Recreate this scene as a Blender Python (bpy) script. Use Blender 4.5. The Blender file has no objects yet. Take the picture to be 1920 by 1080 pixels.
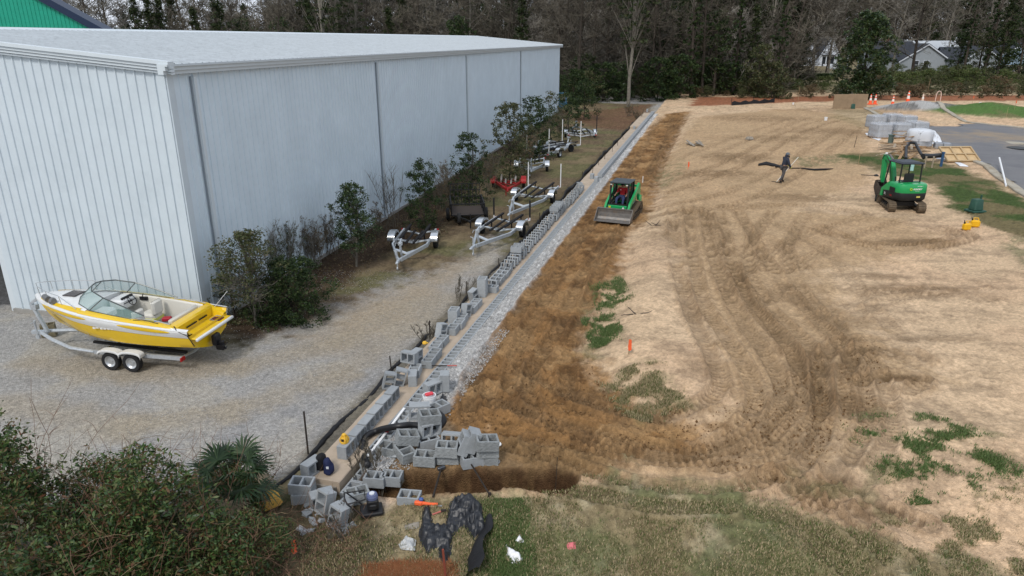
import bpy, math, random
import numpy as np
from mathutils import Vector, Matrix, noise as mnoise
random.seed(11)
R = math.radians
sc = bpy.context.scene
# ------------------------------------------------------------------ camera
F, YH, CAM_H = 1310.0, 74.0, 8.5
TH = math.atan((540-YH)/F)
cd = bpy.data.cameras.new('camera'); cam = bpy.data.objects.new('camera', cd)
sc.collection.objects.link(cam); sc.camera = cam
cam.location = (0, 0, CAM_H); cam.rotation_euler = (math.pi/2-TH, 0, 0)
cd.sensor_width = 36; cd.lens = 36*F/1920; cd.clip_end = 4000; cd.clip_start = 0.1
# ------------------------------------------------------------------ sky, sun, exposure
SUN_AZ, SUN_EL = R(205), R(48)        # azimuth clockwise from +Y
w = bpy.data.worlds.new('World'); sc.world = w; w.use_nodes = True
nt = w.node_tree; nt.nodes.clear()
out = nt.nodes.new('ShaderNodeOutputWorld'); bg = nt.nodes.new('ShaderNodeBackground')
sky = nt.nodes.new('ShaderNodeTexSky'); sky.sky_type = 'NISHITA'; sky.sun_disc = False
sky.sun_elevation = SUN_EL; sky.sun_rotation = SUN_AZ; sky.air_density = 1.6; sky.dust_density = 4; sky.ozone_density = 2
tc = nt.nodes.new('ShaderNodeTexCoord'); nz = nt.nodes.new('ShaderNodeTexNoise')
nz.inputs['Scale'].default_value = 3.0; nz.inputs['Detail'].default_value = 6
mp = nt.nodes.new('ShaderNodeMapping'); mp.inputs['Scale'].default_value = (1, 1, 3)
rmp = nt.nodes.new('ShaderNodeValToRGB'); rmp.color_ramp.elements[0].position = .36; rmp.color_ramp.elements[1].position = .6
rmp.color_ramp.elements[0].color = (.5, .5, .5, 1); rmp.color_ramp.elements[1].color = (.95, .95, .95, 1)
mix = nt.nodes.new('ShaderNodeMix'); mix.data_type = 'RGBA'
mix.inputs['B'].default_value = (7.6, 8.2, 9.2, 1)      # bright cloud deck, same scale as the sky texture
nt.links.new(tc.outputs['Generated'], mp.inputs[0]); nt.links.new(mp.outputs[0], nz.inputs[0])
nt.links.new(nz.outputs[0], rmp.inputs[0]); nt.links.new(rmp.outputs[0], mix.inputs['Factor'])
nt.links.new(sky.outputs[0], mix.inputs['A']); nt.links.new(mix.outputs['Result'], bg.inputs[0])
bg.inputs[1].default_value = .10; nt.links.new(bg.outputs[0], out.inputs[0])
sd = bpy.data.lights.new('sun', 'SUN'); so = bpy.data.objects.new('sun', sd); sc.collection.objects.link(so)
sd.energy = 1.6; sd.angle = R(14); sd.color = (1, .96, .9)
sdir = Vector((math.sin(SUN_AZ)*math.cos(SUN_EL), math.cos(SUN_AZ)*math.cos(SUN_EL), math.sin(SUN_EL)))
so.rotation_euler = sdir.to_track_quat('Z', 'Y').to_euler()
vs = sc.view_settings; vs.view_transform = 'Standard'; vs.look = 'None'; vs.gamma = 1; vs.exposure = 0.22
sc.display_settings.display_device = 'sRGB'
# ------------------------------------------------------------------ objects and properties
COL = sc.collection
def tag(o, label=None, cat=None, group=None, kind=None):
    if label: o['label'] = label
    if cat: o['category'] = cat
    if group: o['group'] = group
    if kind: o['kind'] = kind
    return o
def thing(name, label, cat, loc=(0, 0, 0), rz=0, group=None, rot=None):
    o = bpy.data.objects.new(name, None); COL.objects.link(o)
    o.location = loc; o.rotation_euler = rot if rot else (0, 0, rz); o.empty_display_size = .2
    return tag(o, label, cat, group)
def children(o): return [c for c in bpy.data.objects if c.parent == o]
def copy_tree(o, loc=None, rz=None, label=None, group=None, parent=None, rot=None, scale=None, kids=None):
    c = o.copy(); COL.objects.link(c)
    if parent: c.parent = parent
    if loc is not None: c.location = loc
    if rz is not None: c.rotation_euler = (0, 0, rz)
    if rot is not None: c.rotation_euler = rot
    if scale is not None: c.scale = (scale,)*3 if not hasattr(scale, '__len__') else scale
    if label: c['label'] = label
    if group: c['group'] = group
    for ch in (kids if kids is not None else children(o)): copy_tree(ch, parent=c)
    return c
# ------------------------------------------------------------------ materials
MATS = {}
def mat(name, col, rough=.7, metal=0, var=.0, vscale=4, bump=0, bscale=40, spec=.3, alpha=1, col2=None, trans=0, coat=0, dirt=None, obj_rand=0):
    if name in MATS: return MATS[name]
    m = bpy.data.materials.new(name); m.use_nodes = True; n = m.node_tree; b = n.nodes['Principled BSDF']
    b.inputs['Base Color'].default_value = (*col, 1); b.inputs['Roughness'].default_value = rough
    b.inputs['Metallic'].default_value = metal; b.inputs['Specular IOR Level'].default_value = spec
    b.inputs['Alpha'].default_value = alpha; b.inputs['Transmission Weight'].default_value = trans
    b.inputs['Coat Weight'].default_value = coat
    t = n.nodes.new('ShaderNodeTexCoord')
    last = None
    if var or col2:
        z = n.nodes.new('ShaderNodeTexNoise'); z.inputs['Scale'].default_value = vscale; z.inputs['Detail'].default_value = 8
        z.inputs['Roughness'].default_value = .65
        n.links.new(t.outputs['Object'], z.inputs[0])
        r = n.nodes.new('ShaderNodeValToRGB'); r.color_ramp.elements[0].position = .32; r.color_ramp.elements[1].position = .68
        c2 = col2 if col2 else tuple(min(1, c*(1+var)) for c in col)
        c1 = col if col2 else tuple(c*(1-var) for c in col)
        r.color_ramp.elements[0].color = (*c1, 1); r.color_ramp.elements[1].color = (*c2, 1)
        n.links.new(z.outputs[0], r.inputs[0]); last = r.outputs[0]
    if dirt:
        z2 = n.nodes.new('ShaderNodeTexNoise'); z2.inputs['Scale'].default_value = dirt[1]; z2.inputs['Detail'].default_value = 10
        z2.inputs['Roughness'].default_value = .75; n.links.new(t.outputs['Object'], z2.inputs[0])
        r2 = n.nodes.new('ShaderNodeValToRGB'); r2.color_ramp.elements[0].position = dirt[2]; r2.color_ramp.elements[1].position = dirt[2]+.18
        n.links.new(z2.outputs[0], r2.inputs[0])
        mx = n.nodes.new('ShaderNodeMix'); mx.data_type = 'RGBA'; mx.inputs['B'].default_value = (*dirt[0], 1)
        if last: n.links.new(last, mx.inputs['A'])
        else: mx.inputs['A'].default_value = (*col, 1)
        n.links.new(r2.outputs[0], mx.inputs['Factor']); last = mx.outputs['Result']
    if obj_rand:
        oi = n.nodes.new('ShaderNodeObjectInfo'); hs = n.nodes.new('ShaderNodeHueSaturation')
        mr = n.nodes.new('ShaderNodeMapRange'); mr.inputs['To Min'].default_value = 1-obj_rand; mr.inputs['To Max'].default_value = 1+obj_rand
        n.links.new(oi.outputs['Random'], mr.inputs['Value']); n.links.new(mr.outputs[0], hs.inputs['Value'])
        if last: n.links.new(last, hs.inputs['Color'])
        else: hs.inputs['Color'].default_value = (*col, 1)
        last = hs.outputs[0]
    if last: n.links.new(last, b.inputs['Base Color'])
    if bump:
        z3 = n.nodes.new('ShaderNodeTexNoise'); z3.inputs['Scale'].default_value = bscale; z3.inputs['Detail'].default_value = 6
        bp = n.nodes.new('ShaderNodeBump'); bp.inputs['Strength'].default_value = min(1, bump); bp.inputs['Distance'].default_value = .02
        n.links.new(t.outputs['Object'], z3.inputs[0]); n.links.new(z3.outputs[0], bp.inputs['Height']); n.links.new(bp.outputs[0], b.inputs['Normal'])
    MATS[name] = m
    return m
# ------------------------------------------------------------------ mesh collector
class MB:
    def __init__(s): s.v = []; s.f = []; s.m = []; s.mi = 0
    def add(s, vs, fs, M=None):
        k = len(s.v)
        s.v += [tuple(M @ Vector(v)) if M is not None else tuple(v) for v in vs]
        s.f += [tuple(i+k for i in f) for f in fs]; s.m += [s.mi]*len(fs); return s
    def box(s, c, d, rz=0, M=None, taper=1, rot=None, bevel=0):
        x, y, z = (a/2 for a in d)
        L = Matrix.Translation(c) @ (rot.to_4x4() if rot is not None else Matrix.Rotation(rz, 4, 'Z'))
        if M is not None: L = M @ L
        t = taper
        if bevel:
            e = min(bevel, x*.9, y*.9, z*.9); vs = []; 
            for sz in (-1, 1):
                for inset, zz in ((e, z), (0, z-e)) if sz > 0 else ((0, z-e), (e, z)):
                    xx, yy = x-inset, y-inset
                    q = t if sz > 0 else 1
                    ring = [(-xx+e*(inset == 0), -yy), (xx-e*(inset == 0), -yy), (xx, -yy+e*(inset == 0)), (xx, yy-e*(inset == 0)), (xx-e*(inset == 0), yy), (-xx+e*(inset == 0), yy), (-xx, yy-e*(inset == 0)), (-xx, -yy+e*(inset == 0))] if inset == 0 else \
                           [(-xx+e*.5, -yy), (xx-e*.5, -yy), (xx, -yy+e*.5), (xx, yy-e*.5), (xx-e*.5, yy), (-xx+e*.5, yy), (-xx, yy-e*.5), (-xx, -yy+e*.5)]
                    vs.append([(a*q, b_*q, sz*zz) for a, b_ in ring])
            order = [vs[1], vs[0], vs[3], vs[2]] if True else vs
            order = [vs[1], vs[0], vs[3], vs[2]]
            order.sort(key=lambda r: r[0][2])
            V = [p for r in order for p in r]; Fs = []
            for r in range(3):
                for i in range(8):
                    j = (i+1) % 8; Fs.append((r*8+i, r*8+j, r*8+8+j, r*8+8+i))
            Fs.append(tuple(range(7, -1, -1))); Fs.append(tuple(24+i for i in range(8)))
            return s.add(V, Fs, L)
        return s.add([(-x, -y, -z), (x, -y, -z), (x, y, -z), (-x, y, -z), (-x*t, -y*t, z), (x*t, -y*t, z), (x*t, y*t, z), (-x*t, y*t, z)],
                     [(3, 2, 1, 0), (4, 5, 6, 7), (0, 1, 5, 4), (1, 2, 6, 5), (2, 3, 7, 6), (3, 0, 4, 7)], L)
    def tube(s, pts, r, n=8, cap=True, M=None):
        pts = [Vector(p) for p in pts]; N = len(pts)
        rs = list(r) if hasattr(r, '__len__') else [r]*N
        V = []; up = None
        for i, p in enumerate(pts):
            t = (pts[min(i+1, N-1)]-pts[max(i-1, 0)])
            if t.length < 1e-9: t = Vector((0, 0, 1))
            t.normalize()
            if up is None:
                up = t.orthogonal().normalized()
            up = (up - t*up.dot(t))
            if up.length < 1e-6: up = t.orthogonal()
            up.normalize(); b = t.cross(up)
            for k in range(n):
                a = 2*math.pi*k/n; V.append(p+(up*math.cos(a)+b*math.sin(a))*rs[i])
        Fs = []
        for i in range(N-1):
            for k in range(n):
                j = (k+1) % n; Fs.append((i*n+k, i*n+j, i*n+n+j, i*n+n+k))
        if cap: Fs.append(tuple(range(n-1, -1, -1))); Fs.append(tuple((N-1)*n+k for k in range(n)))
        return s.add(V, Fs, M)
    def bar(s, p, q, wd, ht, M=None, up=(0, 0, 1)):
        p, q = Vector(p), Vector(q); t = (q-p); L = t.length; t.normalize()
        u = Vector(up); sd_ = t.cross(u)
        if sd_.length < 1e-5: sd_ = t.orthogonal()
        sd_.normalize(); u = sd_.cross(t)
        X = Matrix((sd_, t, u)).transposed().to_4x4(); X.translation = (p+q)/2
        return s.box((0, 0, 0), (wd, L, ht), M=(M @ X if M is not None else X))
    def lathe(s, prof, n=16, M=None, axis='Z'):
        V = []; 
        for r_, z in prof:
            for k in range(n):
                a = 2*math.pi*k/n; c_, s_ = math.cos(a)*r_, math.sin(a)*r_
                V.append((c_, s_, z) if axis == 'Z' else ((z, c_, s_) if axis == 'X' else (c_, z, -s_)))
        Fs = []
        for i in range(len(prof)-1):
            for k in range(n):
                j = (k+1) % n; Fs.append((i*n+k, i*n+j, i*n+n+j, i*n+n+k))
        if prof[0][0] > 1e-6: Fs.append(tuple(range(n-1, -1, -1)))
        if prof[-1][0] > 1e-6: Fs.append(tuple((len(prof)-1)*n+k for k in range(n)))
        return s.add(V, Fs, M)
    def prism(s, poly, a, b, plane='XZ', M=None):
        # extrude 2-D polygon between a and b along the missing axis
        n = len(poly)
        def P(u, v, w_): return (u, w_, v) if plane == 'XZ' else ((w_, u, v) if plane == 'YZ' else (u, v, w_))
        V = [P(u, v, a) for u, v in poly]+[P(u, v, b) for u, v in poly]
        Fs = [tuple(range(n)), tuple(range(2*n-1, n-1, -1))]+[(i, i+n, (i+1) % n+n, (i+1) % n) for i in range(n)]
        return s.add(V, Fs, M)
    def sheet(s, G, M=None, close=False):
        R_, C_ = len(G), len(G[0]); V = [p for r in G for p in r]; Fs = []
        for i in range(R_-1):
            for j in range(C_-1 if not close else C_):
                k = (j+1) % C_; Fs.append((i*C_+j, i*C_+k, (i+1)*C_+k, (i+1)*C_+j))
        return s.add(V, Fs, M)
    def build(s, name, mats, parent=None, smooth=False, loc=None, fixn=True):
        me = bpy.data.meshes.new(name); me.from_pydata([tuple(v) for v in s.v], [], s.f)
        if not isinstance(mats, (list, tuple)): mats = [mats]
        for m in mats: me.materials.append(m)
        if len(mats) > 1: me.polygons.foreach_set('material_index', s.m)
        if fixn and len(s.f) < 60000:
            import bmesh
            bm = bmesh.new(); bm.from_mesh(me); bmesh.ops.recalc_face_normals(bm, faces=bm.faces); bm.to_mesh(me); bm.free()
        if smooth:
            me.polygons.foreach_set('use_smooth', [True]*len(me.polygons))
            if smooth != 'all': 
                try: me.set_sharp_from_angle(angle=R(38))
                except Exception: pass
        me.update()
        o = bpy.data.objects.new(name, me); COL.objects.link(o)
        if parent: o.parent = parent
        if loc is not None: o.location = loc
        return o
# ------------------------------------------------------------------ photo measurements -> places on the ground
def ray(px, py):
    u = (px-960)/F; v = (py-540)/F
    return u, math.cos(TH)-v*math.sin(TH), math.sin(TH)+v*math.cos(TH)
def atz(px, py, z=0.0):
    u, f, d = ray(px, py); t = (CAM_H-z)/d
    return Vector((u*t, f*t, z))
W0 = atz(645, 893, .35); W1 = atz(1222, 212, .35)
WD = (W1-W0).normalized(); WN = Vector((WD.y, -WD.x, 0))        # along the wall, and to its right
WLEN = (W1-W0).length; WROT = -math.atan2(WD.x, WD.y)
def wl(s, o, z=0): p = W0+WD*s+WN*o; return Vector((p.x, p.y, z))
# ---- numpy noise
def _h(ix, iy, sd_):
    n = (ix*374761393+iy*668265263+sd_*1442695041) & 0x7fffffff
    n = ((n ^ (n >> 13))*1274126177) & 0x7fffffff
    return ((n ^ (n >> 16)) & 0xffff)/65535.0
def vn(x, y, sd_=0):
    ix = np.floor(x).astype(np.int64); iy = np.floor(y).astype(np.int64); fx = x-ix; fy = y-iy
    fx = fx*fx*(3-2*fx); fy = fy*fy*(3-2*fy)
    return (_h(ix, iy, sd_)*(1-fx)+_h(ix+1, iy, sd_)*fx)*(1-fy)+(_h(ix, iy+1, sd_)*(1-fx)+_h(ix+1, iy+1, sd_)*fx)*fy
def fbm(x, y, sd_=0, o=4, g=.5):
    s_ = 0; a = 1; t = 0
    for k in range(o):
        s_ = s_+a*vn(x*2**k+17.3*k, y*2**k+5.1*k, sd_+k); t += a; a *= g
    return s_/t
def sst(a, b, x): t = np.clip((x-a)/(b-a), 0, 1); return t*t*(3-2*t)
def poly_sd(P, X, Y):
    # signed distance, positive inside
    P = np.array(P, float); n = len(P); d = np.full(X.shape, 1e9); ins = np.zeros(X.shape, bool)
    for i in range(n):
        a = P[i]; b = P[(i+1) % n]; e = b-a
        t = np.clip(((X-a[0])*e[0]+(Y-a[1])*e[1])/(e@e+1e-12), 0, 1)
        d = np.minimum(d, np.hypot(X-a[0]-t*e[0], Y-a[1]-t*e[1]))
        c = ((a[1] > Y) != (b[1] > Y)) & (X < (b[0]-a[0])*(Y-a[1])/(b[1]-a[1]+1e-12)+a[0]); ins ^= c
    return np.where(ins, d, -d)
def G(pts, z=.3): return [tuple(atz(x, y, z)[:2]) for x, y in pts]
TRENCH_A, TRENCH_B = atz(690, 908, .2), atz(1050, 916, .2)
BERM = G([(1290, 215), (1245, 300), (1225, 380), (1180, 450), (1170, 520), (1130, 600), (1125, 680), (1160, 740), (1290, 760), (1350, 760), (1370, 690), (1330, 610), (1300, 540), (1290, 430), (1500, 330), (1640, 250), (1600, 215)], .5)
PLAT = G([(1285, 222), (1240, 300), (1225, 380), (1185, 450), (1165, 520), (1130, 600), (1110, 680), (1150, 760), (1300, 830), (1500, 880), (1900, 1010), (2600, 1100), (3200, 700), (2500, 400), (1640, 215), (1400, 205)], .4)
MOUND = atz(1862, 209, .5); GPILE = atz(1712, 203, .5)
def base_h(X, Y):
    s_ = (X-W0.x)*WD.x+(Y-W0.y)*WD.y; o = (X-W0.x)*WN.x+(Y-W0.y)*WN.y
    # right of the wall the ground is backfilled
    fill = sst(.05, .30, o)*.33+sst(1.0, 3.0, o)*.06
    fill = fill*sst(-1.2, .6, s_)
    h = fill
    pd = poly_sd(PLAT, X, Y)
    h = np.maximum(h, h*.0+sst(-1.6, 1.3, pd)*.62)*1.0
    bd = poly_sd(BERM, X, Y)
    h = h+sst(-.2, 1.6, bd)*.14
    h = h+(fbm(X*.35, Y*.35, 3)-.5)*.22*sst(.6, 3, o)*(1-sst(90, 130, Y))
    # small trench going right from the end of the wall
    A, B = TRENCH_A, TRENCH_B; e = np.array((B.x-A.x, B.y-A.y)); L2 = e@e
    t = ((X-A.x)*e[0]+(Y-A.y)*e[1])/L2; tc_ = np.clip(t, 0, 1)
    dd = np.hypot(X-A.x-tc_*e[0], Y-A.y-tc_*e[1])
    h = h-.52*(1-sst(.20, .38, dd+.14*(fbm(X*3, Y*3, 9)-.5)))
    # berm of spoil behind trench
    # mound of turf and gravel pile by the road
    md = np.hypot((X-MOUND.x)/6.5, (Y-MOUND.y)/7.5); h = h+1.0*np.exp(-md*md*1.6)*(.75+.5*fbm(X*.4, Y*.4, 21))
    gd = np.hypot((X-GPILE.x)/5.2, (Y-GPILE.y)/2.8); h = h+1.0*np.clip(1-gd, 0, 1)**.8*(.7+.6*fbm(X*.5, Y*.5, 22))
    # gentle waves of the gravel lot
    h = h+(fbm(X*.25, Y*.25, 5)-.5)*.10*sst(.5, -1.5, o) if False else h+(fbm(X*.25, Y*.25, 5)-.5)*.10*(1-sst(-1.5, -.8, o))
    h = h+sst(115, 260, Y)*1.0
    return h
def hz(x, y):
    return float(base_h(np.array([float(x)]), np.array([float(y)]))[0])
def at(px, py, dz=0):
    """point of the terrain seen at photo pixel (px, py)"""
    z = .3
    for _ in range(6): p = atz(px, py, z); z = z*.3+hz(p.x, p.y)*.7
    p = atz(px, py, z); p.z = hz(p.x, p.y)+dz
    return p
def pxm(p): return F/(p.y*math.cos(TH)+(CAM_H-p.z)*math.sin(TH))      # photo pixels per metre at a place
# ------------------------------------------------------------------ TERRAIN: one sheet, soils laid by where they lie
def build_ground():
    # rows and columns, finer near the camera
    rows = [-60, -25, -8, 0, 4, 6.5]
    py = 1130.0
    ys = []
    while py > 137:
        u, f, d = ray(960, py); ys.append(f*(CAM_H-.3)/d); py -= 2.0 if py > 420 else (1.5 if py > 230 else 1.0)
    rows += ys; y = rows[-1]
    while y < 1500: y *= 1.06; rows.append(y)
    rows = np.array(rows)
    us = np.concatenate([[-12, -5, -2.5, -1.6, -1.2, -1.0], np.linspace(-.86, .86, 1120), [1.0, 1.2, 1.6, 2.5, 5, 12]])
    wd = np.maximum(rows, 6)+3.0
    X = us[None, :]*wd[:, None]; Y = np.repeat(rows[:, None], len(us), 1)
    S = (X-W0.x)*WD.x+(Y-W0.y)*WD.y; O = (X-W0.x)*WN.x+(Y-W0.y)*WN.y
    H = base_h(X, Y)
    n1 = fbm(X*.6, Y*.6, 1, 5); n2 = fbm(X*2.2, Y*2.2, 2, 5, .6); n3 = fbm(X*7, Y*7, 4, 4, .65); n4 = vn(X*22, Y*22, 8)
    nW = (n2-.5)*2
    def C(*c): return np.array(c)
    col = np.empty(X.shape+(3,)); 
    def lay(c, m, var=0., nn=None):
        c = np.array(c)[None, None, :]*(1+var*((n3 if nn is None else nn)-.5)*2)[..., None]
        col[:] = col*(1-m[..., None])+c*m[..., None]
    rough = np.full(X.shape, .35)      # micro relief amount
    grav = np.zeros(X.shape)
    # --- left: gravel lot
    col[:] = np.array((.315, .305, .290))[None, None]*(1+.30*(n1-.5)+.22*(n3-.5)+.12*(n4-.5))[..., None]
    grav[:] = .8
    lay((.35, .315, .255), sst(.50, .66, n1+.10*(n3-.5)+.03)*.5, .15)
    lay((.22, .22, .225), sst(.60, .72, fbm(X*.5+9, Y*.5, 31, 5))*.5, .3)
    tan = poly_sd(G([(640, 560), (560, 640), (640, 640), (760, 590), (880, 500), (905, 450), (830, 480), (700, 540)]), X, Y)
    m = sst(-1.2, 1.2, tan+nW*.8); lay((.33, .265, .185), m*.8, .2); grav *= 1-m*.5
    # wheel paths in the lot (slightly swept, browner)
    for P in ([(60, 680), (250, 700), (450, 690), (640, 640), (800, 560)], [(0, 760), (250, 800), (430, 770), (640, 700), (850, 560)]):
        q = G(P, 0)
        for i in range(len(q)-1):
            a, b = np.array(q[i]), np.array(q[i+1]); e = b-a
            t = np.clip(((X-a[0])*e[0]+(Y-a[1])*e[1])/(e@e), 0, 1); dd = np.hypot(X-a[0]-t*e[0], Y-a[1]-t*e[1])
            m = (1-sst(.15, .9, dd+nW*.35))*.6; lay((.31, .265, .20), m, .25)
    # --- dead grass / leaf litter between warehouse and fence
    back = poly_sd(G([(380, 640), (470, 640), (560, 610), (640, 580), (700, 545), (760, 520), (850, 490), (930, 440), (960, 470), (1010, 430), (1120, 340), (1215, 215), (1225, 195), (1000, 190), (900, 300), (600, 440), (380, 560)], 0), X, Y)
    m = sst(-.9, .9, back+nW*1.2); lay((.135, .100, .062), m, .45); grav *= 1-m; rough += m*.3
    m2 = m*sst(.42, .62, fbm(X*.45, Y*.45, 33, 4)); lay((.125, .125, .055), m2*.7, .5)
    m2 = m*sst(.52, .66, fbm(X*.7+4, Y*.7, 34, 4)); lay((.20, .155, .09), m2*.7, .4)
    lit = poly_sd(G([(375, 625), (400, 625), (470, 640), (560, 600), (600, 560), (700, 490), (740, 470), (840, 440), (850, 380), (1000, 270), (1047, 205), (900, 260), (640, 430), (385, 590)], 0), X, Y)
    m = sst(-.6, .6, lit+nW*.7); lay((.052, .034, .023), m*.92, .55)
    m = sst(-.7, .7, poly_sd(G([(1060, 215), (1220, 195), (1200, 245), (1110, 240)], 0), X, Y)+nW); lay((.14, .075, .045), m*.75, .4)
    # --- fence strip: weeds and dark damp soil
    m = (1-sst(.22, .55, np.abs(O+1.10)+nW*.2))*.8*sst(-4, -1, S)*(1-sst(WLEN, WLEN+3, S)); lay((.085, .070, .040), m*.85, .5); grav *= 1-m; rough += m*.3
    # --- everything right of the wall: pale sand
    sandm = sst(.2, .5, O)*sst(-1.0, .0, S+nW*.3)
    sand = np.array((.57, .415, .268))[None, None]*(1+.30*(n1-.5)+.26*(n3-.5)+.14*(n4-.5))[..., None]
    sand *= (1-.22*sst(.50, .66, fbm(X*.9, Y*1.8, 43, 5, .62))-.16*sst(.55, .62, fbm(X*3.1, Y*3.1, 44, 4, .6)))[..., None]; pink = sst(.45, .6, fbm(X*.2+3, Y*.2, 41, 3))[..., None]; sand = sand*(1-pink*.5)+sand*np.array((1.04, .98, .97))*pink*.5
    col[:] = col*(1-sandm[..., None])+sand*sandm[..., None]; grav *= 1-sandm; rough = rough*(1-sandm)+.75*sandm
    # tan disturbed sand (machine-worked zone)
    work = poly_sd(G([(1250, 420), (1290, 560), (1330, 650), (1350, 740), (1290, 790), (1160, 760), (1120, 690), (830, 760), (860, 830), (1050, 900), (1300, 930), (1500, 920), (1620, 830), (1640, 740), (1760, 720), (1690, 650), (1620, 600), (1540, 520), (1800, 470), (1700, 410), (1500, 400), (1640, 340), (1620, 230), (1500, 200), (1300, 225), (1220, 320)], .5), X, Y)
    m = sst(-.5, .9, work+nW*1.1)*sandm; lay((.36, .245, .135), m*.68, .4)
    # wetter orange-brown earth along the wall
    dirt = poly_sd(G([(1250, 212), (1292, 208), (1262, 270), (1235, 325), (1215, 400), (1172, 445), (1160, 510), (1112, 570), (1095, 650), (1120, 700), (1190, 770), (1330, 800), (1290, 850), (1140, 850), (1060, 870), (940, 845), (838, 790), (820, 740), (880, 650), (960, 560), (1050, 430), (1150, 300)], .45), X, Y)
    m = sst(-.45, .45, dirt+nW*.6)*sandm; lay((.235, .125, .047), m*.95, .55); rough += m*.9
    m2 = m*sst(.46, .62, fbm(X*1.3, Y*1.3, 51, 5, .6)); lay((.105, .055, .023), m2*.8, .5)
    m2 = m*sst(.56, .66, fbm(X*.9+7, Y*.9, 52, 4)); lay((.35, .215, .10), m2*.8, .35)
    # dark churned smudges
    for (x, y, rx, ry, k) in [(1690, 712, 60, 10, .9), (1600, 760, 55, 30, .55), (1700, 545, 130, 14, .6), (1650, 520, 60, 10, .5), (1550, 680, 50, 30, .5), (1640, 665, 60, 12, .6), (1200, 770, 60, 22, .8), (1130, 740, 60, 30, .5), (1560, 900, 60, 14, .6), (1650, 940, 60, 20, .7), (1720, 455, 90, 8, .7), (1500, 370, 90, 10, .5), (1380, 300, 70, 10, .6), (1580, 205, 120, 7, .45), (1420, 225, 110, 8, .45), (1450, 262, 120, 6, .4), (1240, 440, 40, 16, .4), (1010, 900, 60, 14, .7), (1480, 560, 60, 14, .3), (1760, 640, 110, 7, .35), (1850, 560, 50, 10, .3), (1290, 585, 30, 20, .3), (1310, 695, 50, 24, .4), (1080, 300, 0, 0, 0), (1560, 250, 100, 8, .5), (1340, 330, 90, 8, .6), (1640, 600, 90, 8, .3)]:
        if k == 0: continue
        c = atz(x, y, .6); s1 = rx/pxm(c); c2 = atz(x, y-ry, .6); s2 = c2.y-c.y
        dd = np.hypot((X-c.x)/s1, (Y-c.y)/s2)
        m = (1-sst(.45, 1.25, dd+nW*.5))*k*sandm*sst(.36, .55, n2+.1); lay((.15, .095, .050), m, .4); H += m*.05*(n3-.3)
    # --- gravel strip beside the laid blocks
    gs = (1-sst(.20, .38, np.abs(O-.50)+nW*.12))*sst(-.3, .2, S)*(1-sst(WLEN-1, WLEN+.5, S)); 
    wide = (1-sst(.2, .5, np.abs(O-.72)+nW*.2))*(1-sst(5, 9, S))*sst(-.2, .5, S)
    gs = np.clip(gs+wide*.9, 0, 1)
    lay((.42, .415, .405), gs, .5, n4); grav = np.maximum(grav, gs*.9); rough += gs*.3
    # --- tracks
    def catmull(P, k=7):
        P = [np.array(p, float) for p in P]; Q = []
        for i in range(len(P)-1):
            a = P[max(i-1, 0)]; b = P[i]; c = P[i+1]; d = P[min(i+2, len(P)-1)]
            for j in range(k):
                t = j/k; Q.append(.5*((2*b)+(c-a)*t+(2*a-5*b+4*c-d)*t*t+(3*b-a-3*c+d)*t**3))
        Q.append(P[-1]); return np.array(Q)
    paths = [
     ([(1318, 395), (1335, 480), (1358, 560), (1410, 640), (1465, 720), (1475, 790), (1425, 840), (1330, 865), (1200, 855), (1060, 815), (960, 790), (890, 770)], 1, 1.0),
     ([(1355, 395), (1395, 480), (1450, 560), (1515, 640), (1555, 710), (1560, 780), (1500, 850), (1400, 885), (1250, 890), (1100, 868), (980, 850)], 1, 1.0),
     ([(1290, 400), (1300, 480), (1325, 560), (1370, 650), (1405, 715), (1395, 765), (1330, 795), (1230, 805), (1100, 775), (1000, 735), (930, 680)], 1, .8),
     ([(1480, 400), (1440, 470), (1470, 560), (1560, 650), (1600, 740), (1580, 830), (1500, 885), (1380, 905)], 1, .7),
     ([(940, 770), (940, 690), (1000, 600), (1055, 510), (1120, 420)], 1, .9), ([(1010, 720), (1020, 640), (1060, 560), (1100, 470), (1150, 400)], 1, .8),
     ([(1180, 370), (1290, 345), (1400, 300), (1480, 255), (1560, 228), (1640, 215)], 1, .7), ([(1200, 400), (1330, 385), (1450, 340), (1540, 280), (1600, 240)], 1, .6),
     ([(1530, 425), (1600, 455), (1700, 466), (1780, 458), (1805, 442), (1760, 428)], .5, .9), ([(1660, 408), (1560, 440), (1470, 490), (1400, 560)], 1, .5),
     ([(1570, 780), (1560, 700), (1590, 655), (1650, 650), (1720, 680)], .5, .8), ([(1600, 720), (1680, 705), (1730, 715), (1700, 735)], 0, .9),
     ([(1440, 880), (1540, 930), (1620, 985), (1690, 1030)], 0, .9), ([(1560, 870), (1650, 925), (1740, 965)], 0, .8), ([(1490, 880), (1580, 935), (1660, 990)], 0, .7),
     ([(1250, 215), (1225, 270), (1190, 330)], 1, .7), ([(1285, 212), (1245, 280), (1215, 345)], .5, .7), ([(1240, 430), (1330, 395), (1480, 385), (1620, 400)], .6, .5),
     ([(1300, 300), (1400, 260), (1500, 225)], .8, .5), ([(1560, 600), (1650, 560), (1780, 545), (1850, 540)], .5, .4), ([(1420, 420), (1520, 480), (1580, 560), (1640, 640)], 1, .4)]
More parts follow.
